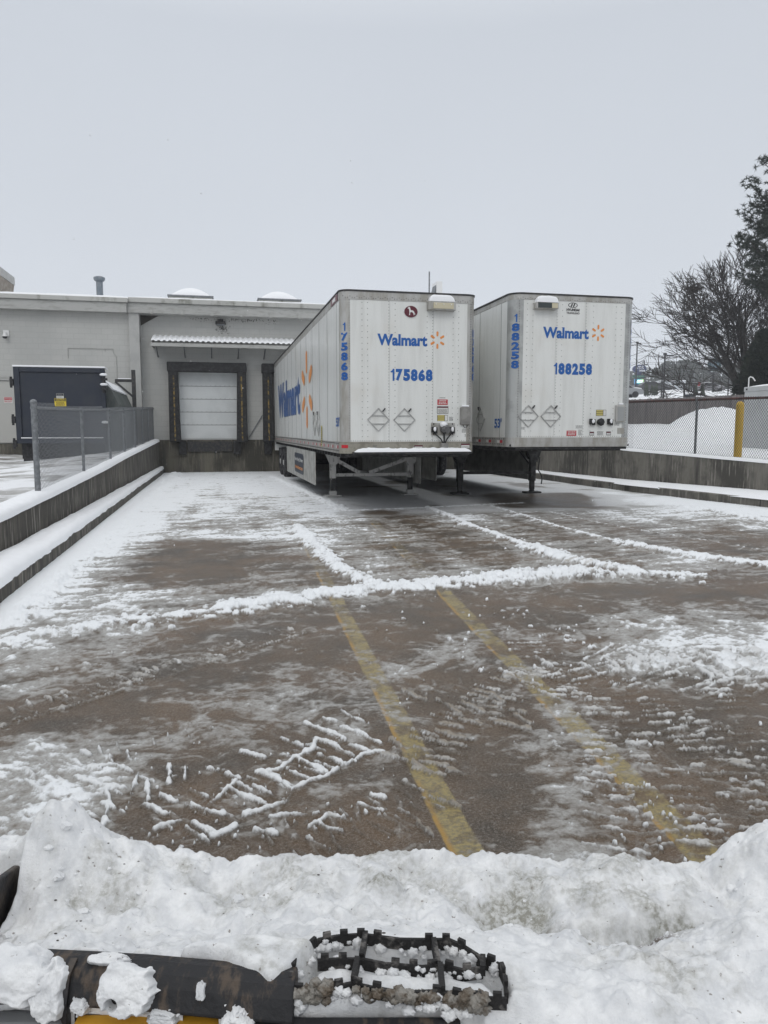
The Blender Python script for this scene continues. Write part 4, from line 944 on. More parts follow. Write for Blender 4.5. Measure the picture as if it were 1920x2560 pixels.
# maroon oval badge with a standing dog
cx_, _, cz_ = A3(818, 313); q = MB(); rx_ = (A3(882, 313)[0]-A3(752, 313)[0])/2; rz_ = (A3(818, 257)[2]-A3(818, 370)[2])/2
ov = [(cx_+rx_*math.cos(a), cz_+rz_*math.sin(a)) for a in np.linspace(0, 2*math.pi, 33)[:-1]]
q.prism(ov, YA-.016, YA-.001, 'y'); bdg = q.build('maroon_badge', M['maroon'], fwA)
dog = [(-.40,.72),(-.28,.85),(-.20,.72),(-.10,.62),(-.12,.45),(-.02,.25),(.25,.20),(.42,.08),(.50,-.12),(.52,-.30),(.66,-.40),(.62,-.50),(.50,-.44),(.48,-.62),(.38,-.64),(.40,-.50),(.34,-.30),(.20,-.12),(-.02,-.08),(-.14,-.20),(-.16,-.62),(-.30,-.64),(-.24,-.20),(-.28,.10),(-.30,.40),(-.38,.50),(-.52,.52),(-.54,.60)]
q = MB(); q.prism([(cx_+rx_*a, cz_+rz_*b_) for a, b_ in reversed(dog)], YA-.020, YA-.0165, 'y'); q.build('dog_emblem', M['white'], bdg)
# rivets and seams
q = MB(); ZR = np.linspace
def z3(y): return A3(700, y)[2]
def x3(x): return A3(x, 900)[0]
for x in (337, 392, 662, 976, 1232, 1286):
    for y in np.arange(235, 1590, 57): rivets(q, [(x3(x), z3(y))], YA, .0065)
for x in (600, 1031):
    for y in np.arange(215, 1590, 29): rivets(q, [(x3(x), z3(y))], YA, .006)
for x in (213, 1405):
    for y in np.arange(215, 1590, 25): rivets(q, [(x3(x), z3(y))], YA, .0075)
for x in np.arange(225, 1410, 22.5): rivets(q, [(x3(x), z3(1588))], YA, .0065)
q.build('rivet', M['rivet'], fwA)
q = MB()
for x in np.arange(225, 1410, 22.5): rivets(q, [(x3(x), z3(1612))], YA-.01, .0065)
for x in (330, 395, 660, 715, 975, 1030, 1230, 1290):
    for y in (1640, 1665, 1690): rivets(q, [(x3(x), z3(y))], YA-.01, .0065)
q.build('rivet', M['rivet'], fbA)
q = MB()
for x in np.arange(150, 1420, 23): rivets(q, [(x3(x), z3(186+(6 if int(x/23) % 3 else -8)))], YA-.008, .0075)
q.build('rivet', M['rivet'], [c for c in TA.children if c.name.startswith('front_top_rail')][0])
q = MB()
for x in (608, 1038, 200, 1414): q.box(x3(x)-.002, x3(x)+.002, YA-.002, YA-.0003, Azb, Azt)
q.build('seam', M['frameline'], fwA)
for x in (497, 755): placard(TA, x3(x), z3(1380), (x3(860)-x3(650))/2, (z3(1265)-z3(1490))/2, YA, M['frameline'])
# lamp box, document box, labels, couplings
b0 = on3(972, 228, 1240, 303)
q = MB(); q.box(b0[0], b0[1], YA-.16, YA-.002, b0[2], b0[3]); lb_ = q.build('lamp_box', M['alu'], TA, bevel=.008)
q = MB(); q.box(b0[0]+.09, b0[1]-.05, YA-.175, YA-.161, b0[2]+.02, b0[3]-.03); q.build('lens', M['lens'], lb_, bevel=.006)
q = MB()
for f_ in (.12, .5, .88): q.ico((b0[0]+.09+f_*(b0[1]-b0[0]-.14), YA-.176, b0[3]-.06), .012, sub=1)
q.build('bulb', M['white'], lb_)
u = np.linspace(-1, 1, 30); UU, VV = np.meshgrid(u, u, indexing='ij')
grid_mesh('snow_cover', (b0[0]+b0[1])/2+UU*(b0[1]-b0[0])/2*.93, YA-.08+VV*.085, b0[3]-.005+.125*np.clip(1-UU**6, 0, 1)**.6*np.clip(1-VV**6, 0, 1)**.5*(.85+.25*fbm(UU*2, VV*2, 3, 3)), M['snow_clean'], lb_)
b0 = on3(1298, 1255, 1398, 1430)
q = MB(); q.box(b0[0], b0[1], YA-.07, YA-.002, b0[2], b0[3]); db = q.build('document_box', M['greybox'], TA, bevel=.02)
q = MB(); q.box(b0[0]+.02, b0[1]-.02, YA-.078, YA-.0705, b0[2]+.05, b0[3]-.04); q.build('lid', M['greybox'], db, bevel=.004)
q = MB(); q.box(b0[0]+.03, b0[1]-.03, YA-.07, YA-.01, b0[3]+.001, b0[3]+.035); q.build('snow_cover', M['snow_clean'], db, bevel=.012)
q = MB(); q.tube([(b0[0]+.06, YA-.03, b0[2]), (b0[0]+.09, YA-.03, b0[2]-.05), (b0[0]+.13, YA-.03, b0[2]-.06), (b0[0]+.17, YA-.03, b0[2])], .006, 5); q.build('latch', M['darksteel'], db)
def L(x0, y0, x1, y1, kind, seed, rows=4, C3=A3, Y=YA, T=fwA):
    b0 = on3(x0, y0, x1, y1, Y, C3); w_, h_ = b0[1]-b0[0], b0[3]-b0[2]
    if kind == 'red':
        o = decal(T, 'red_label', *b0, Y, M['red']); q = MB(); smudge_lines(q, b0[0]+.02, b0[1]-.02, b0[2]+.01, b0[3]-.01, Y-.0045, 3, seed); q.build('print', M['paper'], o)
    elif kind == 'box':
        o = decal(T, 'info_label', *b0, Y, M['ink']); q = MB(); q.box(b0[0]+.008, b0[1]-.008, Y-.0045, Y-.0032, b0[2]+.008, b0[3]-.03); q.build('face', M['paper'], o)
        q = MB(); q.box(b0[0]+.004, b0[1]-.004, Y-.0048, Y-.0032, b0[3]-.028, b0[3]-.004); q.build('header', M['maroon'], o)
        q = MB(); smudge_lines(q, b0[0]+.02, b0[1]-.02, b0[2]+.015, b0[3]-.05, Y-.0055, rows, seed); q.build('print', M['rivet'], o)
    elif kind == 'yel':
        o = decal(T, 'inspection_label', *b0, Y, M['ink']); q = MB()
        for i in range(3): q.box(b0[0]+.006, b0[0]+w_*.68, Y-.0045, Y-.0032, b0[2]+.006+i*h_/3, b0[2]+(i+1)*h_/3-.006)
        q.build('face', M['yellowlabel'], o); q = MB(); q.box(b0[0]+w_*.72, b0[1]-.006, Y-.0045, Y-.0032, b0[2]+.006, b0[3]-.006); q.build('face', M['paper'], o)
    else:
        q = MB(); smudge_lines(q, *b0, Y-.002, rows, seed); q.build('print', M['rivet'], T)
L(1080, 1180, 1182, 1233, 'red', 1); L(1076, 1248, 1188, 1320, 'box', 2, 5); L(1078, 1334, 1183, 1392, 'yel', 3); L(1100, 1157, 1165, 1170, 'txt', 4, 1)
L(1195, 1350, 1235, 1392, 'txt', 5, 5); L(1318, 1468, 1390, 1508, 'txt', 6, 4); L(1348, 1522, 1390, 1552, 'txt', 7, 3)
L(850, 1630, 935, 1668, 'box', 8, 2, Y=YA-.0105, T=fbA); L(1310, 1615, 1398, 1665, 'box', 9, 3, Y=YA-.0105, T=fbA); L(443, 1628, 486, 1658, 'txt', 10, 3, Y=YA-.0105, T=fbA)
b0 = on3(1016, 1412, 1250, 1535)
q = MB(); q.box(b0[0], b0[1], YA-.012, YA-.001, b0[2], b0[3]); q.box(b0[0]+.002, b0[1]-.002, YA-.02, YA-.0125, b0[3]-.05, b0[3]-.003); cpl = q.build('coupling_plate', M['alu'], TA)
q = MB()
for x in (b0[0]+.05, b0[1]-.05):
    for z in (b0[2]+.03, b0[3]-.02): rivets(q, [(x, z)], YA-.021, .013)
q.build('bolt', M['ink'], cpl)
def gladhand(T, x, z, Y):
    q = MB(); q.ico((x, Y-.05, z), .045, (.9, 1, 1.25), 1, .15); q.box(x-.055, x-.02, Y-.07, Y-.01, z-.05, z+.06); q.box(x+.01, x+.055, Y-.06, Y-.01, z-.07, z+.05)
    o = q.build('air_coupling', M['black'], T); q = MB(); q.ico((x-.005, Y-.09, z+.012), .028, (1, .5, 1.5), 1, .2); q.build('snow_cover', M['snow_clean'], o)
for x in (1048, 1222): gladhand(TA, x3(x), z3(1480), YA-.012)
xs_, zs_ = x3(1145), z3(1472)
q = MB(); q.tube([(xs_, YA-.02, zs_), (xs_+.02, YA-.10, zs_), (xs_+.03, YA-.18, zs_-.01)], [.085, .095, .07], 8); q.build('electrical_socket', mat('socket_grey', (.09,.09,.095), .5, col2=(.14,.14,.14), scale=20), TA)
q = MB(); q.ico((xs_-.02, YA-.08, zs_+.085), .07, (1, 1, .8), 2, .1); q.build('snow_cover', M['snow_clean'], TA, smooth=True)
xb_ = x3(1138)
for x in (1048, 1222, 1145):
    q = MB(); p0 = (x3(x), YA-.05, z3(1500)); q.tube([p0, (x3(x)*.8+xb_*.2, YA-.06, z3(1530)), (x3(x)*.35+xb_*.65, YA-.09, z3(1570)), (xb_+(x3(x)-xb_)*.08, YA-.1, z3(1620))], .013 if x != 1145 else .018, 7); q.build('air_hose', M['black'], TA)
q = MB(); q.box(xb_-.06, xb_+.07, YA-.15, YA-.012, z3(1678), z3(1612)); q.build('hose_bracket', M['greybox'], TA, bevel=.015)
# snowy ledge under the nose
z_ = z3(1695); xl, xr_ = x3(245), x3(1398)
q = MB(); q.box(xl-.02, xr_, YA-.22, YA-.0105, z_-.04, z_); q.build('front_ledge', M['darksteel'], TA)
U_, V_ = np.meshgrid(np.linspace(-1, 1, 160), np.linspace(-1, 1, 14), indexing='ij')
grid_mesh('snow_cover', (xl+xr_)/2+U_*(xr_-xl)/2, YA-.115+V_*.105, z_-.006+.075*np.clip(1-U_**20, 0, 1)*np.clip(1-np.abs(V_)**3, 0, 1)**.6*(.7+.6*fbm(U_*14, V_, 4, 4)), M['snow_clean'], TA)
# numbers down the rounded left corner
def corner_digits(T, s, X0, r, YN, zt_, zb_, m_, w_=.115, t0=.55, frac=.84):
    q = MB(); n_ = len(s); st = (zt_-zb_)/n_
    for i, ch in enumerate(s):
        zc1 = zt_-i*st; zc0 = zc1-st*frac
        ww = w_*(.62 if ch == '1' else 1)
        def fn(u, v, zc0=zc0, zc1=zc1, ww=ww):
            a = math.pi+t0+((u-.5)*ww)/r; return (X0+r+(r+.015)*math.cos(a), YN+r+(r+.015)*math.sin(a), zc0+(zc1-zc0)*v)
        q.add([fn(.35+p, v_) for p, v_ in reversed(ONE)], [tuple(range(9))]) if ch == '1' else text_on(q, ch, fn, .05)
    q.build('lettering', m_, T)
corner_digits(TA, '175868', AX0_, .175, YA, A3(150, 418)[2], A3(150, 995)[2]-.02, M['blue'], .13, .95)
# side livery (seen at a slant) on the left flank
SX = AX0_-.012
def c2(x, y, X=SX): return PX(360+x/3.318, 660+y/3.318, X)
a = c2(1112, 1000); b_ = c2(1296, 1250); z1_ = c2(1278, 897)[2]; z0_ = c2(1296, 1248)[2]
q = MB(); text_on(q, 'Walmart', lambda u, v: (SX, a[1]+(b_[1]-a[1])*u, z0_+(z1_-z0_)*v), .045); sp = [c for c in TA.children if c.name.startswith('side_panel')][0]
q.build('lettering', M['navy_print'], sp)
cc_ = c2(1348, 1050); zt1 = c2(1340, 725)[2]; zb1 = c2(1354, 1365)[2]; yl_ = c2(1307, 900)[1]; yr_ = c2(1393, 900)[1]
q = MB(); spark(q, lambda u, v: (SX, (yl_+yr_)/2-u*(yl_-yr_)/2*1.13, (zt1+zb1)/2+v*(zt1-zb1)/2)); q.build('spark_logo', M['orange'], sp)
a = c2(1592, 1350); b_ = c2(1616, 1270); q = MB(); text_on(q, "53'", lambda u, v: (SX, a[1]+(b_[1]-a[1])*u*1.15, a[2]+(b_[2]-a[2])*v), .03); q.build('lettering', M['blue'], sp)
for y in (1420, 1450):
    c_ = c2(y, 1325); placard(TA, c_[1], c_[2], .24, .28, 0, M['frameline'], 'x', SX)
c_ = c2(1473, 1425); q = MB(); q.box(SX-.004, SX, c_[1]-.06, c_[1]+.06, c_[2]-.24, c_[2]+.22); cdl = q.build('caution_label', M['yellowlabel'], sp)
q = MB(); smy = random.Random(2)
for i in range(9): q.box(SX-.006, SX-.0045, c_[1]-.045, c_[1]+.045, c_[2]-.2+i*.045, c_[2]-.2+i*.045+.02)
q.build('print', M['ink'], cdl)
c_ = A3(60, 250); q = MB(); yy0 = PX(820+30/3.95, 760, SX)[1]; yy1 = PX(820+92/3.95, 755, SX)[1]
zz = (Azt+AZ1)/2; q.box(SX-.006, SX-.0, min(yy0, yy1), max(yy0, yy1), zz-.07, zz+.06); o_ = q.build('maker_badge', M['maroon'], sp)
q = MB(); q.box(SX-.009, SX-.0065, min(yy0, yy1)+.2, max(yy0, yy1)-.2, zz-.04, zz+.03); q.build('emblem', M['white'], o_)
q = MB(); c_ = A3(168, 1645); q.box(AX0_+.06, AX0_+.17, YA+.0, YA+.04, c_[2]-.03, c_[2]+.03)
def arcpatch(mb, X0, r, YN, ex, a0, a1, z0, z1, n=5):
    for i in range(n):
        p = [(X0+r+(r+ex)*math.cos(a), YN+r+(r+ex)*math.sin(a)) for a in (a0+(a1-a0)*i/n, a0+(a1-a0)*(i+1)/n)]
        mb.quad((*p[0], z0), (*p[1], z0), (*p[1], z1), (*p[0], z1))
q = MB(); arcpatch(q, AX0_, .175, YA, .014, math.pi+.55, math.pi+1.3, c_[2]-.03, c_[2]+.03); q.build('red_reflector', mat('red_reflector', (.5,.01,.02), .25), TA)
# ===== second trailer =====
YBt = 13.6; B4 = lambda x, y: P(1180+x/3.7705, 700+y/3.7705, YBt)
BX0_ = P(1180+322/3.7705, 1000, YBt+.22)[0]; BX1_ = B4(1527, 900)[0]
BZ0 = B4(900, 1572)[2]; BZ1 = B4(900, 140)[2]; Bzb = B4(900, 1484)[2]; Bzt = B4(900, 200)[2]
TB, fwB, fbB = trailer(BX0_, BX1_, YBt, BZ0, BZ1, Bzb, Bzt, .235, 'white semi trailer with rounded corners and number 188258', '188258', 'b', 'white semi trailers backed to the dock')
z4 = lambda y: B4(900, y)[2]; x4 = lambda x: B4(x, 900)[0]
o4 = lambda *a: on3(*a, YBt, B4)
def pt4(s, box, m_, bold): return put_text(fwB, s, box, m_, bold=bold, Y=YBt)
pt4('Walmart', o4(668, 454, 1102, 547), M['blue'], .040)
cx_, _, cz_ = B4(1189, 499); hh_ = (z4(421)-z4(577))/2
q = MB(); spark(q, lambda u, v: (cx_+u*hh_*.94, YBt-.004, cz_+v*hh_)); q.build('spark_logo', M['orange'], fwB)
pt4('188258', o4(767, 789, 1132, 890), M['blue'], .065)
pt4('HYUNDAI', o4(890, 272, 1013, 292), M['ink'], .05); pt4('TRANSLEAD', o4(890, 305, 1013, 320), M['ink'], .02)
cx_, _, cz_ = B4(951, 238); rx_ = (x4(995)-x4(908))/2; rz_ = (z4(213)-z4(263))/2; q = MB(); n_ = 40
vs = []; fs = []
for i in range(n_):
    a = 2*math.pi*i/n_; vs += [(cx_+rx_*math.cos(a), YBt-.004, cz_+rz_*math.sin(a)), (cx_+rx_*.86*math.cos(a), YBt-.004, cz_+rz_*.80*math.sin(a))]
    j = (i+1) % n_; fs.append((2*i, 2*j, 2*j+1, 2*i+1))
q.add(vs, fs)
for pl_ in ([(-.52,-.55),(-.28,-.72),(.0,.62),(-.22,.70)], [(.22,-.70),(-.0,-.62),(.28,.72),(.52,.55)], [(-.25,-.12),(.1,.0),(.28,.12),(-.1,.02)]):
    q.add([(cx_+rx_*u_, YBt-.004, cz_+rz_*v_) for u_, v_ in pl_], [(0, 1, 2, 3)])
q.build('oval_emblem', M['ink'], fwB)
q = MB()
for x in (510, 563, 838, 1128, 1340, 1392):
    for y in np.arange(235, 1470, 54): rivets(q, [(x4(x), z4(y))], YBt, .006)
for x in (790, 1062):
    for y in np.arange(215, 1470, 27): rivets(q, [(x4(x), z4(y))], YBt, .0055)
for x in (436, 1460):
    for y in np.arange(215, 1470, 24): rivets(q, [(x4(x), z4(y))], YBt, .0065)
for x in np.arange(440, 1450, 21): rivets(q, [(x4(x), z4(1474))], YBt, .006)
q.build('rivet', M['rivet'], fwB)
q = MB()
for x in np.arange(400, 1500, 22): rivets(q, [(x4(x), z4(186+(5 if int(x/22) % 3 else -6)))], YBt-.008, .0065)
q.build('rivet', M['rivet'], [c for c in TB.children if c.name.startswith('front_top_rail')][0])
q = MB()
for x in (780, 1055, 440, 1452): q.box(x4(x)-.002, x4(x)+.002, YBt-.002, YBt-.0003, Bzb, Bzt)
q.build('seam', M['frameline'], fwB)
for x in (537, 750): placard(TB, x4(x), z4(1285), (x4(632)-x4(443))/2, (z4(1185)-z4(1387))/2, YBt, M['frameline'])
b0 = o4(578, 222, 790, 280)
q = MB(); q.box(b0[0], b0[1], YBt-.15, YBt-.002, b0[2], b0[3]); lb_ = q.build('lamp_box', M['alu'], TB, bevel=.02)
xm = x4(705)
q = MB(); q.box(b0[0]+.03, xm, YBt-.158, YBt-.151, b0[2]+.02, b0[3]-.02); q.build('lens', mat('dark_lens', (.04,.05,.05), .2), lb_); q = MB(); q.box(xm+.003, b0[1]-.03, YBt-.158, YBt-.151, b0[2]+.02, b0[3]-.02); q.build('lens', M['lens'], lb_)
grid_mesh('snow_cover', (b0[0]+b0[1])/2+UU*(b0[1]-b0[0])/2*.95, YBt-.08+VV*.08, b0[3]-.01+.125*np.clip(1-UU**8, 0, 1)**.6*np.clip(1-VV**6, 0, 1)**.5*(.85+.25*fbm(UU*2, VV*2, 6, 3)), M['snow_clean'], lb_)
b0 = o4(1343, 1178, 1432, 1338)
q = MB(); q.box(b0[0], b0[1], YBt-.06, YBt-.002, b0[2], b0[3]); db = q.build('document_box', M['alu'], TB, bevel=.015)
q = MB(); q.box(b0[0]+.03, b0[1]-.02, YBt-.066, YBt-.0605, b0[2]+.02, b0[3]-.04); q.build('lid', mat('box_lid', (.30,.31,.31), .4), db, bevel=.004)
q = MB(); q.box(b0[0]+.06, b0[1]-.04, YBt-.06, YBt-.01, b0[3]+.001, b0[3]+.035); q.build('snow_cover', M['snow_clean'], db, bevel=.012)
def L2(*a, **k): L(*a, C3=B4, Y=YBt, T=fwB, **k)
L2(890, 1420, 983, 1470, 'red', 1); L2(1168, 1224, 1265, 1280, 'yel', 3); L2(975, 1370, 1042, 1400, 'txt', 4, rows=3); L2(1000, 1410, 1035, 1465, 'txt', 5, rows=6)
L2(1176, 1425, 1240, 1465, 'txt', 6, rows=5); L2(1107, 1430, 1150, 1466, 'box', 7, rows=2); L2(1264, 1428, 1308, 1464, 'box', 8, rows=2); L2(452, 1385, 500, 1410, 'txt', 9, rows=3); L2(1340, 1345, 1390, 1372, 'txt', 12, rows=3)
decal(fwB, 'metal_plate', *o4(1368, 1394, 1432, 1450), YBt, M['alu'], .006)
for x in (1140, 1308): gladhand(TB, x4(x), z4(1336), YBt)
q = MB(); xs_, zs_ = x4(1213), z4(1338); q.tube([(xs_, YBt-.002, zs_), (xs_, YBt-.08, zs_), (xs_, YBt-.12, zs_)], [.06, .08, .05], 8); q.build('electrical_socket', M['black'], TB)
corner_digits(TB, '188258', BX0_, .235, YBt, B4(365, 315)[2], B4(365, 845)[2], M['blue'], .15, .95, .86)
SXB = BX0_-.010
c4 = lambda x, y: PX(1180+x/3.7705, 700+y/3.7705, SXB)
spB = [c for c in TB.children if c.name.startswith('side_panel')][0]
a = c4(210, 1395); b_ = c4(278, 1302); q = MB(); text_on(q, "53'", lambda u, v: (SXB, a[1]+(b_[1]-a[1])*u, a[2]+(b_[2]-a[2])*v), .03); q.build('lettering', M['blue'], spB)
c_ = c4(85, 1310); placard(TB, c_[1], c_[2], .24, .26, 0, M['frameline'], 'x', SXB)
# blue number also on the far right corners, seen edge on
for T_, X1_, r_, Y_, s_, za, zb_ in ((TA, AX1_, .175, YA, '175868', z3(460), z3(990)), (TB, BX1_, .235, YBt, '188258', z4(345), z4(835))):
    q = MB(); st = (za-zb_)/6
    for i, ch in enumerate(s_):
        def fn(u, v, i=i):
            a_ = 2*math.pi-.55+((u-.5)*.13)/r_; return (X1_-r_+(r_+.015)*math.cos(a_), Y_+r_+(r_+.015)*math.sin(a_), za-(i+1)*st+st*.86*v+st*.1)
        text_on(q, ch, fn, .05)
    q.build('lettering', M['blue'], T_)
# ---------------- chain link fences ----------------
def chain(mb, path, z0f, z1f, pitch=.062, hh=.085, r=.0028):
    """diamond wire mesh along a ground path (list of xy); z0f/z1f give bottom/top by arc length"""
    path = [np.array(p, dtype=float) for p in path]; seg = [np.linalg.norm(b-a) for a, b in zip(path[:-1], path[1:])]; Ls = np.concatenate([[0], np.cumsum(seg)]); L_ = Ls[-1]
    def pos(s):
        i = min(int(np.searchsorted(Ls, s, 'right'))-1, len(seg)-1); i = max(i, 0); return path[i]+(path[i+1]-path[i])*((s-Ls[i])/seg[i])
    n = int(L_/pitch)
    for k in range(n):                        # each wire is a zigzag, linked with its neighbour
        s0 = k*pitch; zb, zt_ = z0f(s0), z1f(s0); m = int((zt_-zb)/(hh/2)); pts = []
        for j in range(m+1):
            p = pos(min(max(s0+(pitch if ((j+k) % 2) else 0), 0), L_)); pts.append((p[0]+(.004 if (j+k) % 2 else -.004), p[1], zb+j*hh/2))
        mb.tube(pts, r, 3, False)
M['rustrail'] = mat('rusty_red_rail', (.085,.025,.02), .7, .1, (.035,.015,.012), 10, (.45,.6))
def flz(Y): return lerp(Y, [11.8, 15.6, 19.2, 30], [2.0, 2.07, 2.16, 2.5])
fx = lambda Y: wl(Y)-.15
FL = thing('chain_link_fence', 'grey galvanised chain link fence on the left retaining wall', 'fence', (-2.6, 20, .9))
posts = [11.88, 15.5, 18.9, 21.4, 23.8, 25.8, 27.7, 29.45]
for i, Y in enumerate(posts):
    q = MB(); r_ = .042 if i == 0 else .028; q.tube([(fx(Y), Y, ztl(Y)-.02), (fx(Y), Y, flz(Y)+(.06 if i == 0 else -.01))], r_, 12)
    if i == 0: q.ico((fx(Y), Y, flz(Y)+.06), .05, (1, 1, .9), 2); q.tube([(fx(Y), Y, flz(Y)-.04), (fx(Y), Y, flz(Y)-.0)], .048, 12); q.tube([(fx(Y), Y, flz(Y)-.24), (fx(Y), Y, flz(Y)-.21)], .047, 12)
    else: q.tube([(fx(Y), Y, flz(Y)-.07), (fx(Y), Y, flz(Y)+.03)], .034, 10)
    q.build('post', M['galv'], FL)
q = MB(); q.tube([(fx(Y), Y, flz(Y)-.02+(-.03 if Y in (20, 21) else 0)) for Y in [11.92, 13.5, 15.5, 17, 18.9, 20, 21, 22.5, 24, 26, 28, 29.9]], .021, 8); q.build('top_rail', M['galv'], FL)
q = MB(); Pf = [(fx(Y), Y) for Y in (11.92, 29.6)]
chain(q, Pf, lambda s: ztl(11.92+s)+.09, lambda s: flz(11.92+s)+.07, .042, .09, .0030); q.build('wire_mesh', M['wire'], FL)
# right fence
FR = thing('chain_link_fence', 'chain link fence with rusty red top rail on the right retaining wall', 'fence', (12.2, 17.5, 1))
frx = lambda Y: wr(Y)+.17
rz = lambda Y: lerp(Y, [12, 15.2, 19.4, 30], [2.38, 2.43, 2.47, 2.6])
Yr = [12, 15.2, 19.5, 24, 29.5]
q = MB(); q.tube([(frx(Y), Y, rz(Y)) for Y in Yr], .032, 8); q.build('top_rail', M['rustrail'], FR)
for Y in (14.2, 17.45, 20.9, 24.3, 27.6):
    q = MB(); q.tube([(frx(Y), Y, ztr(Y)), (frx(Y), Y, rz(Y)-.03)], .033, 10); q.tube([(frx(Y), Y, rz(Y)-.05), (frx(Y), Y, rz(Y)+.045)], .04, 10); q.build('post', M['galv'], FR)
q = MB(); pth = [(frx(Y)-.04, Y) for Y in (13.0, 15.2, 19.5, 24.5)]
def Yof(s):
    a = 0
    for (x0, y0), (x1, y1) in zip(pth[:-1], pth[1:]):
        l_ = math.hypot(x1-x0, y1-y0)
        if s <= a+l_: return y0+(y1-y0)*(s-a)/l_
        a += l_
    return pth[-1][1]
chain(q, pth, lambda s: ztr(Yof(s))+.05, lambda s: rz(Yof(s))+.05, .033, .092, .0048); q.build('wire_mesh', mat('dark_wire', (.05,.055,.055), .5, .4), FR)
# bollard and cabinet
M['bollard'] = mat('bollard_yellow', (.52,.33,.03), .5, 0, (.34,.25,.07), 3, (.55,.75))
bp = P(1844, 1138, 16.6); zb = zt(bp[0], 16.6)-.1
q0 = thing('bollard', 'thick yellow steel bollard with a domed top beside the white cabinet', 'bollard', (bp[0], 16.6, zb))
q = MB(); zt0 = P(1847, 1003, 16.6)[2]; r_ = .098
q.tube([(bp[0], 16.6, zb), (bp[0], 16.6, zt0-.09)]+[(bp[0], 16.6, zt0-.09+.09*math.sin(a)) for a in (.4, .8, 1.15, 1.4, 1.55)], [r_, r_]+[r_*math.cos(a) for a in (.4, .8, 1.15, 1.4, 1.55)], 20); q.build('post', M['bollard'], q0, smooth=False)
cbx = P(1862, 970, 20.2); zc = zt(cbx[0], 17.3)-.1; ztp = P(1866, 968, 20.2)[2]
M['cab'] = mat('cabinet_enamel', (.47,.48,.485), .45, 0, (.42,.43,.43), 2, (.4,.7))
q0 = thing('white_cabinet', 'tall white metal cabinet with snow on top behind the yellow bollard', 'cabinet', (cbx[0]+1.2, 18.7, zc))
q = MB(); q.box(cbx[0], cbx[0]+2.6, 17.2, 20.2, zc, ztp-.15); q.build('body', M['cab'], q0, bevel=.01)
q = MB(); q.box(cbx[0]-.02, cbx[0]+2.62, 17.18, 20.22, ztp-.148, ztp); q.build('lid', M['cab'], q0, bevel=.02)
q = MB()
for x, z in ((.03, -.07), (1.25, -.07)): q.box(cbx[0]-.035, cbx[0]-.021, 20.1-x*1.6, 20.15-x*1.6, ztp+z-.03, ztp+z+.02)
q.build('bolt', M['ink'], q0); q = MB()
for x, z in ((.62, .78), (.55, .1)): q.ico((cbx[0]-.005, 20.1-x*3, zc+z), .035, sub=1)
q.build('knob', M['ink'], q0)
uu = np.linspace(-1, 1, 30); UU2, VV2 = np.meshgrid(uu, uu, indexing='ij')
grid_mesh('snow_cover', cbx[0]+1.3+UU2*1.3, 18.7+VV2*1.5, ztp-.004+.07*np.clip(1-UU2**8, 0, 1)*np.clip(1-VV2**8, 0, 1)+.08*(UU2+1)*.3, M['snow_clean'], q0)
q = MB(); xg = cbx[0]+.05; q.tube([(xg, 20.1, ztp), (xg, 20.1, ztp+.27), (xg+.03, 20.08, ztp+.31), (xg+.09, 20.05, ztp+.29), (xg+.15, 20.0, ztp+.18)], .018, 8); q.build('gooseneck_pipe', M['white'], q0)
# ---------------- compactor ----------------
M['navy'] = mat('compactor_navy', (.012,.018,.032), .5, .1, (.022,.026,.036), 2.5, (.4,.7), bump=.15, bscale=8)
M['cgreen'] = mat('compactor_green_grey', (.07,.085,.08), .6, .1, (.11,.12,.115), 3, (1,1,.3) and (.45,.6), (1,1,.3))
Yc = 24.; cz = .78
a = P(33, 917, Yc); b_ = P(263, 1108, Yc); x0, x1 = a[0], b_[0]+.07; zt1 = a[2]; zb1 = P(200, 1104, Yc)[2]
q0 = thing('trash_compactor', 'dark navy trash compactor container with snowy top and yellow caution sign', 'compactor', ((x0+x1)/2, 25, .6))
q = MB(); q.box(x0+.05, x1-.05, Yc+.06, Yc+.5, zb1-.0, zt1-.03); q.build('body', M['navy'], q0)
q = MB(); q.box(x0, x0+.16, Yc-.06, Yc+.05, zb1-.05, zt1); q.box(x1-.10, x1, Yc-.06, Yc+.05, zb1-.05, zt1); q.box(x0+.161, x1-.101, Yc-.06, Yc+.05, zt1-.14, zt1); q.box(x0+.161, x1-.101, Yc-.10, Yc+.05, zb1-.05, zb1+.1); q.build('door_frame', M['navy'], q0, bevel=.01)
q = MB(); q.box(x0+.161, x1-.101, Yc+.0, Yc+.055, zb1+.1, zt1-.141); cdn = q.build('door', M['navy'], q0)
q = MB(); q.box(x0+.1, x1-.1, Yc+.1, Yc+2.2, cz+.02, zb1-.055); q.box(x0+.15, x0+.5, Yc+.0, Yc+.3, .55, cz+.1); q.box(x1-.6, x1-.3, Yc, Yc+.3, .55, cz+.1); q.build('skid_frame', M['black'], q0)
q = MB(); q.box(x0-.02, x1+.02, Yc-.08, Yc+.5, zt1+.001, zt1+.05); q.build('snow_cover', M['snow_clean'], q0, bevel=.02)
q = MB(); q.box(x0+.14, x1-.1, Yc-.14, Yc-.061, zb1+.102, zb1+.13); q.build('snow_cover', M['snow_clean'], q0, bevel=.01)
for z in (zt1-.45, zt1-1.55, zt1-2.25):
    q = MB(); q.box(x0-.1, x0-.001, Yc-.1, Yc+.02, z-.1, z+.1); q.tube([(x0-.07, Yc-.05, z-.16), (x0-.07, Yc-.05, z+.16)], .035, 8); q.build('hinge', M['black'], q0)
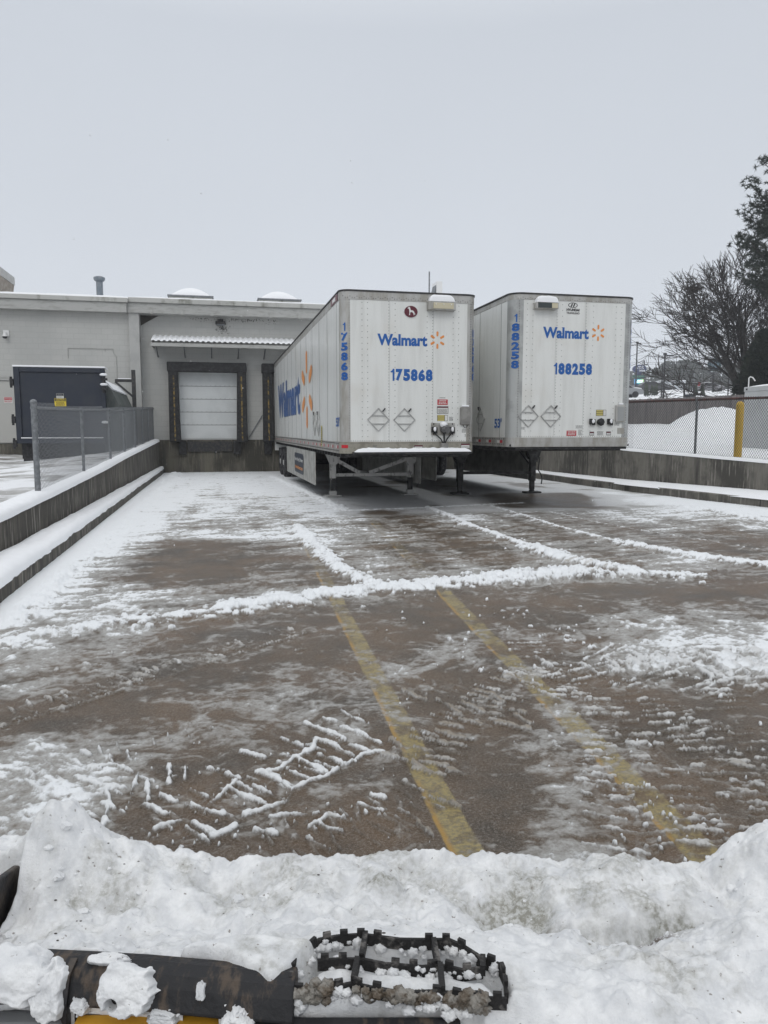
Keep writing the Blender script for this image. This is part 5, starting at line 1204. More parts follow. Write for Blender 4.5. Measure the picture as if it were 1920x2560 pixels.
for z in (zt1-.33, zt1-.62, zt1-1.75):
    q = MB(); q.tube([(x1-.02, Yc-.15, z-.12), (x1-.02, Yc-.15, z+.10)], .05, 8); q.box(x1-.1, x1+.08, Yc-.2, Yc-.061, z-.03, z+.03); lt = q.build('latch', M['black'], q0)
    q = MB(); q.ico((x1-.02, Yc-.15, z+.13), .1, (1.1, 1, .45), 2); q.build('snow_cover', M['snow_clean'], lt, smooth=True)
# hopper part towards the building
xh0, xh1 = x1-1.5, x1+.32
q = MB(); q.prism([(xh0, .9), (x1+.3, .9), (x1+.3, zt1-1.05), (x1+.12, zt1-.62), (x1-.12, zt1-.38), (xh0, zt1-.28)], Yc+.51, 28.6, 'y'); q.build('hopper', M['cgreen'], q0, bevel=.01)
q = MB(); q.prism([(xh0, zt1-.275), (x1-.11, zt1-.375), (x1+.13, zt1-.615), (x1+.15, zt1-.58), (x1-.09, zt1-.31), (xh0, zt1-.2)], Yc+.55, 28.4, 'y'); q.build('snow_cover', M['snow_clean'], q0)
q = MB(); q.box(x1+.2, x1+.42, Yc+1.21, Yc+3.2, .8, 2.1); q.build('ram_housing', M['cgreen'], q0, bevel=.02)
# caution sign and notice
def sg(cx0, cy0, cx1, cy1, Y): a_ = P(cx0, cy1, Y); c_ = P(cx1, cy0, Y); return a_[0], c_[0], a_[2], c_[2]
YS_ = Yc-.004
bx = sg(137, 996, 165, 1016, YS_)
s0 = thing('caution_sign', 'yellow caution sign under a small notice on the navy compactor', 'sign', ((bx[0]+bx[1])/2, YS_, bx[2]))
q = MB(); q.box(bx[0], bx[1], YS_-.012, YS_+.002, bx[2], bx[3]); q.build('plate', mat('sign_yellow', (.62,.47,.03), .4), s0)
q = MB(); q.box(bx[0]+.01, bx[1]-.01, YS_-.015, YS_-.0125, bx[3]-.085, bx[3]-.008); q.build('header', M['ink'], s0)
q = MB(); text_on(q, 'CAUTION', rect_fn(bx[0]+.04, bx[1]-.04, bx[3]-.072, bx[3]-.02, YS_-.018), .03); q.build('lettering', mat('sign_yellow_letter', (.62,.47,.03), .4), s0)
q = MB(); smudge_lines(q, bx[0]+.04, bx[1]-.04, bx[2]+.02, bx[3]-.10, YS_-.014, 4, 3); q.build('print', M['ink'], s0)
bx = sg(141.5, 984, 159, 996, YS_)
s0 = thing('notice_sign', 'small black and white notice just above the yellow caution sign', 'sign', ((bx[0]+bx[1])/2, YS_, bx[2]))
q = MB(); q.box(bx[0], bx[1], YS_-.010, YS_+.002, bx[2]+.002, bx[3]); q.build('plate', M['paper'], s0)
q = MB(); q.box(bx[0]+.005, bx[1]-.005, YS_-.013, YS_-.0105, bx[3]-.07, bx[3]-.005); q.build('header', M['ink'], s0)
q = MB(); text_on(q, 'NOTICE', rect_fn(bx[0]+.04, bx[1]-.04, bx[3]-.06, bx[3]-.018, YS_-.016), .02); smudge_lines(q, bx[0]+.02, bx[1]-.02, bx[2]+.01, bx[3]-.08, YS_-.012, 2, 8); q.build('print', M['galv'], s0)
YD = 29.535
bx = sg(10, 993, 31, 1008, YD)
s0 = thing('fire_exit_sign', 'red and white sign reading do not block fire exit on the grey door', 'sign', ((bx[0]+bx[1])/2, YD, bx[2]))
zm = (bx[2]+bx[3])/2
q = MB(); q.box(bx[0], bx[1], YD-.008, YD+.003, bx[2], bx[3]); q.build('plate', M['paper'], s0)
q = MB(); q.box(bx[0]+.01, bx[1]-.01, YD-.011, YD-.0085, zm+.005, bx[3]-.01); q.build('header', M['red'], s0)
q = MB(); text_on(q, 'DO NOT BLOCK', rect_fn(bx[0]+.02, bx[1]-.02, zm+.03, bx[3]-.035, YD-.014), .01); q.build('lettering', M['paper'], s0)
q = MB(); text_on(q, 'FIRE EXIT', rect_fn(bx[0]+.02, bx[1]-.02, bx[2]+.03, zm-.02, YD-.012), .01); q.build('lettering', M['red'], s0)
# steel guide post beside the compactor
pp = P(333, 925, 28); q0 = thing('steel_gantry_post', 'dark steel post with a snowy side arm and diagonal strut beside the compactor', 'post', (pp[0], 28, .7))
q = MB(); q.box(pp[0]-.065, pp[0]+.065, 27.94, 28.06, .7, pp[2]); q.build('post', M['darksteel'], q0)
za = P(333, 952, 28)[2]; q = MB(); q.box(x1-.2, pp[0]-.066, 27.95, 28.05, za-.05, za+.05); q.beam((pp[0]-.05, 28, za-.55), (pp[0]-.62, 28, za-.04), .07, .07); q.build('arm', M['darksteel'], q0)
q = MB(); q.box(x1-.1, pp[0]-.08, 27.96, 28.04, za+.051, za+.085); q.build('snow_cover', M['snow_clean'], q0, bevel=.01)
# ---------------- right background ----------------
def gz(px, dist): p = PD(px, 1000, dist); return p[0], p[1], float(zt(p[0], p[1]))
def hz(px, py, dist): return PD(px, py, dist)[2]
# wooden fence
M['fencewood'] = mat('weathered_boards', (.185,.17,.165), .85, 0, (.11,.10,.10), 6, (.4,.65), (1.6,1.6,.08), bump=.3)
q0 = thing('wooden_fence', 'long weathered grey board fence behind the snow heap', 'fence', (gz(1700, 47)[0], gz(1700, 47)[1], 1.9))
pa, pb = PD(1430, 1000, 54), PD(1990, 1000, 46)
n_ = 190; q = MB(); rs = random.Random(4)
dirv = (pb-pa)[:2]; Lf = np.linalg.norm(dirv); dirv = dirv/Lf
for i in range(n_):
    s_ = Lf*i/n_; x, y = pa[0]+dirv[0]*s_, pa[1]+dirv[1]*s_; wv = Lf/n_-.012; px_ = 1430+560*i/n_
    z0_ = float(zt(x, y))-.3; top = EYE+(1075.9-np.interp(px_, [1430, 1580, 1850, 1990], [1009, 1004.5, 998, 994]))/F*math.hypot(x, y)*1.0
    o_ = rs.uniform(-.02, .02); q.beam((x+dirv[0]*wv/2, y+dirv[1]*wv/2, z0_), (x+dirv[0]*wv/2, y+dirv[1]*wv/2, top+o_), .03, wv, up=(dirv[0], dirv[1], 0))
q.build('board', M['fencewood'], q0)
q = MB()
for dz in (.5, 1.5): q.beam((pa[0]+.05, pa[1]+.06, zt(pa[0], pa[1])+dz), (pb[0]+.05, pb[1]+.06, zt(pb[0], pb[1])+dz), .05, .09)
q.build('rail', M['fencewood'], q0)
# lamp poles
M['poleblack'] = mat('black_pole_paint', (.025,.027,.03), .5)
def lamp(px, ptop, dist, w_, label, arm):
    x, y, z = gz(px, dist); zt_ = hz(px, ptop, dist); q0 = thing('street_lamp', label, 'street lamp', (x, y, z), 'lamp poles beyond the wooden fence')
    q = MB(); q.tube([(x, y, z), (x, y, zt_)], [w_, w_*.8], 8); q.build('pole', M['poleblack'], q0)
    d = np.array([math.cos(R(YAW)), -math.sin(R(YAW))])
    q = MB(); q.box(x-w_*1.2, x+w_*1.2, y-w_*1.2, y+w_*1.2, zt_-.1, zt_+.15); q.beam((x, y, zt_-.1), (x+d[0]*arm, y+d[1]*arm, zt_-.12), .09, .09); q.beam((x+d[0]*arm*.5, y+d[1]*arm*.5, zt_-.14), (x+d[0]*arm, y+d[1]*arm, zt_-.16), .3, .07); q.build('lamp_head', M['poleblack'], q0)
lamp(1658, 886, 88, .11, 'black lamp pole with a short arm in front of the white building', .9)
lamp(1588, 857, 120, .12, 'tall thin lamp pole beside the blue oval sign', .55)
x, y, z = gz(1653, 92); q0 = thing('slim_pole', 'slim dark pole close behind the black lamp pole', 'pole', (x, y, z)); q = MB(); q.tube([(x, y, z), (x, y, hz(1654, 913, 92))], .08, 8); q.build('pole', M['poleblack'], q0); q = MB(); q.box(x-.12, x+.12, y-.12, y+.12, z, z+.15); q.build('base', M['poleblack'], q0)
x, y, z = gz(1819, 70); q0 = thing('slim_pole', 'slim dark pole just left of the bare tree trunk', 'pole', (x, y, z)); q = MB(); q.tube([(x, y, z), (x, y, hz(1820, 925, 70))], .05, 8); q.build('pole', M['poleblack'], q0); q = MB(); q.box(x-.1, x+.1, y-.1, y+.1, z, z+.15); q.build('base', M['poleblack'], q0)
# oval pylon sign
M['signblue'] = mat('sign_navy', (.03,.045,.12), .4); M['letters'] = mat('sign_letters', (.75,.78,.8), .4)
D_ = 165; x, y, z = gz(1594, D_); s0 = thing('pylon_sign', 'blue oval pylon sign above a lit screen beyond the fence', 'sign', (x, y, z))
DV = np.array([math.cos(R(YAW)), -math.sin(R(YAW)), 0]); DN = np.array([math.sin(R(YAW)), math.cos(R(YAW)), 0])
def pan(px, py, d=0.): 
    c0 = np.array([x, y, 0]); k = ray(px, py); t_ = ((c0-CAM)@DN-d)/(k@DN); return CAM+k*t_
def panbox(q, a, b_, c_, d_, t0=0, t1=.5):
    p = [pan(a, d_), pan(c_, d_), pan(c_, b_), pan(a, b_)]; q.add([tuple(v-DN*t1) for v in p]+[tuple(v-DN*t0) for v in p], [(0,1,2,3),(7,6,5,4),(0,4,5,1),(1,5,6,2),(2,6,7,3),(3,7,4,0)])
q = MB(); panbox(q, 1585, 958, 1601, 992); q.build('column', M['signblue'], s0); q = MB(); panbox(q, 1588, 932, 1602, 958, .1, .3); q.build('neck', M['signblue'], s0)
q = MB(); c_ = (1597, 923); ov = [(c_[0]+17*math.cos(a), c_[1]-10.5*math.sin(a)) for a in np.linspace(0, 2*math.pi, 25)[:-1]]
p_ = [pan(*o) for o in ov]; q.add([tuple(v-DN*.6) for v in p_]+[tuple(v) for v in p_], [tuple(range(24)), tuple(reversed(range(24, 48)))]+[(i, i+24, (i+1) % 24+24, (i+1) % 24) for i in range(24)]); q.build('oval_panel', M['signblue'], s0)
def stext(s, a, b_, c_, d_, m_, t=.62, it=0):
    q = MB(); text_on(q, s, lambda u, v: tuple(pan(a+(c_-a)*u+it*v, d_+(b_-d_)*v)-DN*t), .03); q.build('lettering', m_, s0)
stext('TIDAL', 1592, 916, 1607, 922, M['letters'], it=1); stext('WAVE', 1594, 924, 1610, 930, M['letters'], it=1)
q = MB(); p_ = [pan(1586, 921)-DN*.62, pan(1590, 918)-DN*.62, pan(1592, 921)-DN*.62, pan(1589, 924)-DN*.62]; q.add([tuple(v) for v in p_], [(0,1,2,3)]); q.build('wave_mark', M['letters'], s0)
q = MB(); panbox(q, 1580.5, 938.5, 1609.5, 945, 0, .55); q.build('green_panel', mat('sign_green', (.02,.08,.06), .4), s0)
stext('CAR WASH', 1585, 939.8, 1606, 943.6, mat('dim_letters', (.10,.22,.18), .5), .58)
m_scr, t, b = new_mat('lit_screen'); tcn = N(t, 'ShaderNodeTexCoord'); sp_ = N(t, 'ShaderNodeSeparateXYZ'); t.links.new(tcn.outputs['Generated'], sp_.inputs[0]); rpn = N(t, 'ShaderNodeValToRGB'); t.links.new(sp_.outputs['X'], rpn.inputs[0])
rpn.color_ramp.elements[0].color = (.03,.22,.55,1); rpn.color_ramp.elements[1].color = (.45,.65,.15,1); e_ = rpn.color_ramp.elements.new(.5); e_.color = (.05,.5,.4,1)
t.links.new(rpn.outputs[0], b.inputs['Emission Color']); b.inputs['Emission Strength'].default_value = 1.0; b.inputs['Base Color'].default_value = (.02,.02,.02,1)
q = MB(); panbox(q, 1585, 948, 1607, 960, .1, .6); q.build('lit_screen', m_scr, s0)
lm = mat('lit_letters', (.8,.9,.9), .5, emit=.9)
q = MB(); panbox(q, 1591, 950.5, 1605, 953, .61, .64); panbox(q, 1589, 954.5, 1605, 956.8, .61, .64); q.build('screen_text', lm, s0)
# round coffee house sign behind the branches
D_ = 120; x, y, z = gz(1781, D_); s0 = thing('round_sign', 'round dark emblem sign on a pole seen through the bare branches', 'sign', (x, y, z))
q = MB(); panbox(q, 1778.5, 932, 1783, 1002, .1, .4); q.build('pole', M['poleblack'], s0)
q = MB(); panbox(q, 1767, 927, 1799, 932, 0, .5); q.build('name_board', M['poleblack'], s0)
def disc(q, cx, cy, r0, r1, t):
    n_ = 28; A__ = [pan(cx+r0*math.cos(a), cy-r0*math.sin(a))-DN*t for a in np.linspace(0, 2*math.pi, n_+1)[:-1]]; B__ = [pan(cx+r1*math.cos(a), cy-r1*math.sin(a))-DN*t for a in np.linspace(0, 2*math.pi, n_+1)[:-1]]
    q.add([tuple(v) for v in A__+B__], [(i, (i+1) % n_, (i+1) % n_+n_, i+n_) for i in range(n_)])
q = MB(); disc(q, 1784, 911, 15.5, 9.5, .5); disc(q, 1784, 911, 15.5, .1, 0); q.build('ring', mat('emblem_dark', (.03,.06,.07), .4), s0)
q = MB(); disc(q, 1784, 911, 9.4, .1, .45); q.build('disc', mat('emblem_pale', (.25,.33,.38), .5), s0)
q = MB()
for k in range(16):
    a = k*math.pi/8; c1_, s1_ = math.cos(a), math.sin(a); p_ = [pan(1784+r_*c1_-w_*s1_, 911-(r_*s1_+w_*c1_))-DN*.52 for r_, w_ in ((4, -.5), (9.2, -.9), (9.2, .3), (4, .3))]; q.add([tuple(v) for v in p_], [(0,1,2,3)])
q.build('emblem_mark', mat('emblem_teal', (.04,.10,.13), .5), s0)
q = MB(); text_on(q, 'DRIVE THRU', lambda u, v: tuple(pan(1773+21*u, 931.2-3.4*v)-DN*.52), .03); q.build('lettering', mat('pale_letters', (.4,.45,.45), .5), s0)
# white building, low brown building
D_ = 150; x, y, z = gz(1685, D_); s0 = thing('white_building', 'plain white building with snow banked along its foot', 'building', (x, y, z))
m_wb = mat('white_wall', (.50,.53,.56), .7); q = MB(); panbox(q, 1655, 952, 1714, 989, -9, 0); q.build('wall', m_wb, s0)
q = MB(); panbox(q, 1654, 950.6, 1715, 952.2, -9.2, .1); q.build('roof', M['snow_clean'], s0)
q = MB(); panbox(q, 1702, 975, 1711, 984, .02, .1); q.build('vent', M['galv'], s0)
D_ = 200; x, y, z = gz(1630, D_); s0 = thing('brown_building', 'low brown brick building fading behind parked cars', 'building', (x, y, z))
q = MB(); panbox(q, 1600, 962, 1655, 985, -8, 0); q.build('wall', mat('faded_brick', (.17,.13,.125), .8, col2=(.12,.10,.10), scale=.6), s0)
q = MB(); panbox(q, 1600, 959.5, 1656, 962, -8.2, .3); q.build('roof', mat('brown_roof', (.16,.13,.13), .8), s0); q = MB(); panbox(q, 1619, 954, 1630, 957, -4, -3); q.build('roof_unit', M['white'], s0)
q = MB(); panbox(q, 1606, 966, 1632, 967.5, .1, .3); q.build('sign_band', M['alu'], s0)
# drive-through canopy frame
D_ = 82; x, y, z = gz(1710, D_); s0 = thing('canopy_frame', 'black steel canopy frame with flat bar roof behind the wooden fence', 'canopy', (x, y, z))
q = MB(); panbox(q, 1681, 959.5, 1738, 962.5, 0, .9); q.build('roof_bar', M['poleblack'], s0)
for a, b_ in ((1706, 1709.5), (1730, 1733.5)): q = MB(); panbox(q, a, 962.6, b_, 1015, .2, .36); q.build('post', M['poleblack'], s0)
q = MB(); panbox(q, 1709.6, 986, 1729.9, 1012, .22, .34); q.build('order_panel', M['poleblack'], s0); q = MB(); panbox(q, 1711, 988, 1728, 991, .345, .36); q.build('display_strip', mat('display', (.05,.06,.08), .2), s0)
q = MB(); panbox(q, 1722, 993, 1726.5, 998, .345, .37); q.build('notice', M['paper'], s0)
D_ = 75; x, y, z = gz(1778, D_); s0 = thing('guard_rail', 'dark low rail frame standing in snow behind the wooden fence', 'rail', (x, y, z))
q = MB(); panbox(q, 1759, 991.5, 1799, 993.6, 0, .12); q.build('top_rail', M['poleblack'], s0)
for a in (1760, 1768, 1779, 1796): q = MB(); panbox(q, a, 993.7, a+2, 1016, 0, .1); q.build('post', M['poleblack'], s0)
D_ = 110; x, y, z = gz(1742, D_); s0 = thing('red_sign', 'small red double sign on a thin pole right of the canopy frame', 'sign', (x, y, z))
q = MB(); panbox(q, 1741, 955, 1742.3, 1000, .1, .2); q.build('pole', M['galv'], s0); q = MB(); panbox(q, 1743.5, 956, 1749, 960, .1, .2); q.build('panel', M['red'], s0); q = MB(); panbox(q, 1743.5, 961, 1749, 965, .1, .2); q.build('panel', M['red'], s0)
# flag pole
D_ = 130; x, y, z = gz(1733, D_); s0 = thing('flag_pole', 'thin pale pole rising above the canopy frame', 'pole', (x, y, z)); q = MB(); q.tube([(x, y, z), (x, y, hz(1733, 932, D_))], .07, 6); q.build('pole', M['galv'], s0); q = MB(); q.ico((x, y, hz(1733, 932, D_)), .1); q.build('finial', M['galv'], s0)
# parked cars
def car(px, py, dist, label, body, s=1., snow=True, rot=0.):
    p = PD(px, py, dist); x_, y_ = p[0], p[1]; z_ = float(zt(x_, y_))
    c0 = thing('parked_car', label, 'car', (x_, y_, z_), 'cars parked beyond the fence', rz=R(-YAW+rot))
    prof = [(-2.2,.35),(-2.2,.78),(-1.9,.92),(-1.3,.97),(-.8,1.42),(.6,1.45),(1.25,1.0),(2.1,.88),(2.25,.7),(2.25,.35)]
    q = MB(); q.prism([(a*s, b_*s) for a, b_ in reversed(prof)], -.85*s, .85*s, 'y'); q.build('body', body, c0, bevel=.05)
    q = MB()
    q.prism([(a*s, b_*s) for a, b_ in reversed([(-1.15,1.0),(-.76,1.36),(.55,1.39),(1.1,1.02)])], -.87*s, -.852*s, 'y'); q.build('window', M['ink'], c0)
    for wx in (-1.4, 1.4):
        for wy in (-.8, .8): q = MB(); q.tube([(wx*s, (wy-.1)*s, .33*s), (wx*s, (wy+.1)*s, .33*s)], .33*s, 12); q.build('wheel', M['tyre'], c0)
    if snow: q = MB(); q.prism([(a*s, b_*s) for a, b_ in reversed([(-.82,1.425),(.62,1.455),(.5,1.58),(-.7,1.57)])], -.8*s, .8*s, 'y'); q.prism([(a*s, b_*s) for a, b_ in reversed([(1.3,1.0),(2.1,.89),(2.0,1.0),(1.35,1.08)])], -.8*s, .8*s, 'y'); q.build('snow_cover', M['snow_clean'], c0, bevel=.03)
    return c0
car(1548, 1000, 95, 'silver car with a snowy bonnet just beyond the second trailer', mat('car_silver', (.3,.31,.32), .3, .5), 1.15)
car(1622, 985, 135, 'dark van shaped car parked near the pylon sign', mat('car_dark', (.05,.05,.055), .35), 1.3, False)
car(1770, 988, 125, 'snow covered car under the bare tree branches', mat('car_grey', (.2,.2,.21), .35), 1.0)
car(1645, 986, 140, 'grey snow topped car between the dark van and the white building', mat('car_mid', (.12,.12,.13), .35), 1.2)
# snow banks
for px, d, s_, l_ in ((1684, 118, 1.6, 'low snow bank at the foot of the white building'), (1812, 100, 1.3, 'small snow bank left of the bare tree trunk')):
    g1 = PD(px, 1000, d); X, Y, Z = heap(g1[0], g1[1], 4*s_, 2*s_, .45*s_, int(px)); hp = grid_mesh('snow_bank', X, Y, Z, M['snow_clean'], None, (g1[0], g1[1], zt(g1[0], g1[1]))); tagp(hp, l_, 'snow bank')
# young shrubs
M['leafdark'] = mat('shrub_leaf', (.03,.04,.03), .8, col2=(.06,.07,.05), scale=4)
for i, (px, d, w_, h_) in enumerate([(1613, 100, .28, 1.5), (1617, 101, .3, 1.3), (1629, 102, .38, 1.2), (1637, 103, .3, 1.1), (1641, 104, .2, 1.4), (1738, 95, .3, 1.2), (1755, 96, .35, 1.3)]):
    x, y, z = gz(px, d); lab = ['first', 'second', 'third', 'fourth', 'fifth'][i]+' dark upright shrub from the blue pylon sign' if i < 5 else ('dark shrub just right of the canopy frame' if i == 5 else 'dark shrub between the red sign and the low rail')
    s0 = thing('shrub', lab, 'shrub', (x, y, z), 'young shrubs along the road'); q = MB(); rs = random.Random(i)
    for k in range(90): a = rs.uniform(0, 6.28); t_ = rs.random(); r_ = w_*(1-t_*.8)*rs.uniform(.3, 1); q.ico((x+r_*math.cos(a), y+r_*math.sin(a), z+.15+t_*h_), .09, (1, 1, 1.3), 0)
    q.build('foliage', M['leafdark'], s0); q = MB(); q.tube([(x, y, z-.1), (x, y, z+h_*.7)], .04, 5); q.build('stem', M['poleblack'], s0)
# utility pole and overhead wires
D_ = 170; x, y, z = gz(1607, D_); s0 = thing('utility_pole', 'wooden utility pole with a street light arm behind the oval sign', 'utility pole', (x, y, z)); zt_ = hz(1607, 901, D_)
q = MB(); q.tube([(x, y, z), (x, y, zt_)], .15, 8); q.build('pole', M['poleblack'], s0); q = MB(); q.beam((x, y, hz(1607, 911, D_)), tuple(pan(1618, 911.5)), .12, .12); q.add([tuple(pan(1613, 911)), tuple(pan(1619, 911)), tuple(pan(1619, 913.5)), tuple(pan(1613, 913.5))], [(0,1,2,3)]); q.build('light_arm', M['poleblack'], s0)
for i, (ya, yb_, lab) in enumerate([(907, 899, 'upper dark overhead wire crossing to the bare tree'), (911, 905, 'lower dark overhead wire crossing to the bare tree'), (891.5, 880, 'faint high overhead wire above the oval sign')]):
    pts = []
    for k in range(25):
        f_ = k/24; px = 1540+420*f_; py = ya+(yb_-ya)*f_+4*(f_-.5)**2*-4+2; d = 170-40*f_; pts.append(tuple(PD(px, py, d)))
    solo('overhead_wire', MB().tube(pts, .035 if i < 2 else .02, 4), M['poleblack'], lab, 'wire', pts[12], 'overhead wires')
# far wood in the haze
rs = random.Random(11); q = MB()
for i in range(170):
    px = rs.uniform(1480, 2100); d = rs.uniform(215, 330); x, y, z = gz(px, d)
    tl = np.interp(px, [1480, 1600, 1650, 1660, 1700, 1730, 1750, 1760, 1800, 1850, 2100], [930, 925, 918, 905, 900, 900, 912, 915, 915, 905, 900])+rs.uniform(-2, 10)
    zt_ = hz(px, tl, d); hgt = zt_-z; w_ = hgt*rs.uniform(.16, .26)
    q.tube([(x, y, z-.5), (x, y, zt_-hgt*.2)], [.3, .1], 5, False)
    for k in range(46):
        t_ = rs.uniform(.0, 1); a = rs.uniform(0, 6.28); r_ = w_*math.sqrt(max(.05, 1-abs(t_-.45)*1.5))*rs.uniform(.2, 1); s_ = hgt*rs.uniform(.035, .075)
        q.ico((x+r_*math.cos(a), y+r_*math.sin(a), z+hgt*(.02+.96*t_)), s_, (1.1, 1.1, .8), 0, .3)
fw_o = q.build('far_wood', mat('far_foliage', (.045,.055,.045), .9, col2=(.07,.075,.065), scale=.4)); fw_o['kind'] = 'stuff'; fw_o['label'] = 'grey wood fading in the haze behind the road'
# ---------------- trees ----------------
M['bark'] = mat('dark_wet_bark', (.028,.024,.022), .85, col2=(.05,.045,.04), scale=6)
def bare_tree(base, H_, spread, seed, label, lean=0, twigr=.012, trunks=3, maxd=6, forkz=.22, squirrel=False):
    rs = random.Random(seed); T = thing('bare_tree', label, 'tree', base, 'bare winter trees'); tk, cr_ = MB(), MB()
    def grow(p, d, ln, r, depth):
        n = 4 if depth < 3 else 3; pts = [p]; rad = [r]; cur = Vector(p); dd = Vector(d)
        for i in range(n):
            dd = (dd+Vector((rs.gauss(0, .10), rs.gauss(0, .10), rs.gauss(0, .06)))).normalized()
            if depth >= 3: dd = (dd+Vector((dd.x*.05, dd.y*.05, .03))).normalized()
            cur = cur+dd*ln/n; pts.append(cur.copy()); rad.append(r*(1-.42*(i+1)/n))
        (tk if depth < 3 else cr_).tube(pts, rad, 7 if depth < 2 else 5 if depth < 3 else 3, depth < 2)
        if depth >= maxd: return
        m = 3 if depth < 1 else (4 if depth < 3 else 3 if depth < maxd-1 else 5)
        for k in range(m):
            t_ = rs.uniform(.35, 1) if k else 1.0; j = min(int(t_*n), n-1); f_ = t_*n-j; q_ = pts[j].lerp(pts[j+1], f_) if j < n else pts[-1]
            ax_ = dd.orthogonal().normalized(); ax_.rotate(Matrix.Rotation(rs.uniform(0, 6.28), 3, dd)); ang = rs.uniform(.35, .8) if k else rs.uniform(.1, .35)
            nd = dd.copy(); nd.rotate(Matrix.Rotation(ang, 3, ax_)); nd = (nd+Vector((0, 0, .02 if nd.z > -.3 else .25))).normalized()
            grow(q_, nd, ln*rs.uniform(.62, .82), max(rad[-1]*rs.uniform(.62, .8), twigr), depth+1)
    b0 = Vector(base); r0 = H_*.032
    tk.tube([b0-Vector((0,0,.5)), b0+Vector((0,0,H_*.06)), b0+Vector((lean*.02*H_, 0, H_*forkz*.7))], [r0*1.35, r0*1.1, r0], 10)
    top = b0+Vector((lean*.02*H_, 0, H_*forkz*.62))
    for k in range(trunks):
        a = 6.28*k/trunks+rs.uniform(-.4, .4); sp_k = spread*(.35+1.9*(k/max(1, trunks-1))); d = Vector((math.cos(a*2.4)*sp_k, math.sin(a*2.4)*sp_k, 1)).normalized(); grow(top, d, H_*.29, r0*.62, 1)
    for k in range(4):
        a = rs.uniform(0, 6.28); grow(top+Vector((0, 0, rs.uniform(-.3, .1)*H_*.1)), Vector((math.cos(a), math.sin(a), .25)).normalized(), H_*.24, r0*.3, 2)
    tko = tk.build('trunk', M['bark'], T); cr_.build('crown', M['bark'], T)
    return T
x, y, z = gz(1856, 58)
BT = bare_tree((x, y, z), 12.1, .50, 5, 'large bare winter tree with a squirrel nest in its left branches', trunks=7, maxd=6, twigr=.021)
npz = PD(1737, 722, 57); q = MB(); rs = random.Random(2)
for i in range(60): q.ico((npz[0]+rs.gauss(0, .2), npz[1]+rs.gauss(0, .2), npz[2]+rs.gauss(0, .14)), .12, (1,1,.8), 0)
tagp(q.build('squirrel_nest', M['bark'], None, tuple(npz)), 'dark round nest of leaves high in the bare tree', 'nest')
x, y, z = gz(1925, 72)
bare_tree((x, y, z), 11.5, .6, 12, 'second bare tree half hidden by the pine at the right edge', trunks=5, maxd=5)
# pine
M['needle'] = mat('pine_needles', (.014,.022,.016), .75, col2=(.028,.036,.024), scale=1.2, detail=3)
def pine(base, H_, seed, label, z_lo=.22, rad=.30, dens=1., name='pine_tree'):
    rs = random.Random(seed); T = thing(name, label, 'tree', base); q = MB(); b0 = Vector(base); nm = MB()
    q.tube([b0-Vector((0,0,.5)), b0+Vector((.1,0,H_*.5)), b0+Vector((0,0,H_))], [H_*.022, H_*.014, .04], 9); q.build('trunk', M['bark'], T); lb = MB()
    zf = z_lo
    while zf < .99:
        env = rad*H_*(math.sin(math.pi*min(1, max(.0, (1-zf)/(1-z_lo)))**.8*.5+.15))*.95
        for k in range(6):
            a = rs.uniform(0, 6.28); L_ = max(env*rs.uniform(.55, 1.15), .5); st = b0+Vector((0, 0, H_*zf)); pts = [st]
            d = Vector((math.cos(a), math.sin(a), rs.uniform(-.05, .3)+.25*zf)); n = 5
            for i in range(n): d = (d+Vector((0, 0, .10))).normalized(); pts.append(pts[-1]+d*L_/n)
            lb.tube(pts, [.08*(1-.16*i) for i in range(n+1)], 4, False)
            for i in range(int(L_*8*dens)):
                t_ = rs.uniform(.25, 1.04); j = min(int(t_*n), n-1); c_ = pts[j].lerp(pts[j+1], t_*n-j)+Vector((rs.gauss(0, .3), rs.gauss(0, .3), rs.gauss(.12, .13)))
                for m in range(18):                      # tuft of needles
                    v = Vector((rs.gauss(0, 1), rs.gauss(0, 1), rs.gauss(.35, .8))).normalized(); s_ = v.cross(Vector((rs.random(), rs.random(), rs.random()))).normalized()*.022; l_ = rs.uniform(.18, .34)
                    nm.v += [tuple(c_+v*.02-s_), tuple(c_+v*.02+s_), tuple(c_+v*l_)]; e0 = len(nm.v); nm.f.append((e0-3, e0-2, e0-1))
        zf += .65/H_*rs.uniform(.8, 1.3)
    lb.build('limb', M['bark'], T); nm.build('crown', M['needle'], T); return T
x, y, z = gz(1968, 52)
Hp = hz(1915, 398, 52)-z
pine((x, y, z), Hp, 3, 'tall dark pine tree cut off by the right edge of the view', .45, .27, 2.0)
# dense cedar
def cedar(base, H_, W_, seed, label):
    rs = random.Random(seed); T = thing('cedar_tree', label, 'tree', base); q = MB(); b0 = Vector(base); q.tube([b0-Vector((0,0,.5)), b0+Vector((0,0,H_*.8))], [.25, .06], 7); q.build('trunk', M['bark'], T); nm = MB()
    for i in range(int(5200)):
        t_ = rs.random()**1.15; a = rs.uniform(0, 6.28); env = W_*(1-t_)**.65*(.75+.3*math.sin(a*5+t_*20)+.2*math.sin(a*11+t_*33)); r_ = env*rs.uniform(.45, 1)**.5; c_ = b0+Vector((r_*math.cos(a), r_*math.sin(a), .2+t_*H_))
        for m in range(5):
            v = Vector((math.cos(a)+rs.gauss(0, .5), math.sin(a)+rs.gauss(0, .5), rs.gauss(.5, .5))).normalized(); s_ = v.cross(Vector((rs.random(), rs.random(), rs.random()))).normalized()*.06; l_ = rs.uniform(.15, .34)
            nm.v += [tuple(c_-s_), tuple(c_+s_), tuple(c_+v*l_)]; e0 = len(nm.v); nm.f.append((e0-3, e0-2, e0-1))
    nm.build('crown', M['needle'], T)
x, y, z = gz(1900, 50); cedar((x, y, z), hz(1900, 838, 50)-z, 1.7, 4, 'dense dark evergreen beside the bare tree trunk')
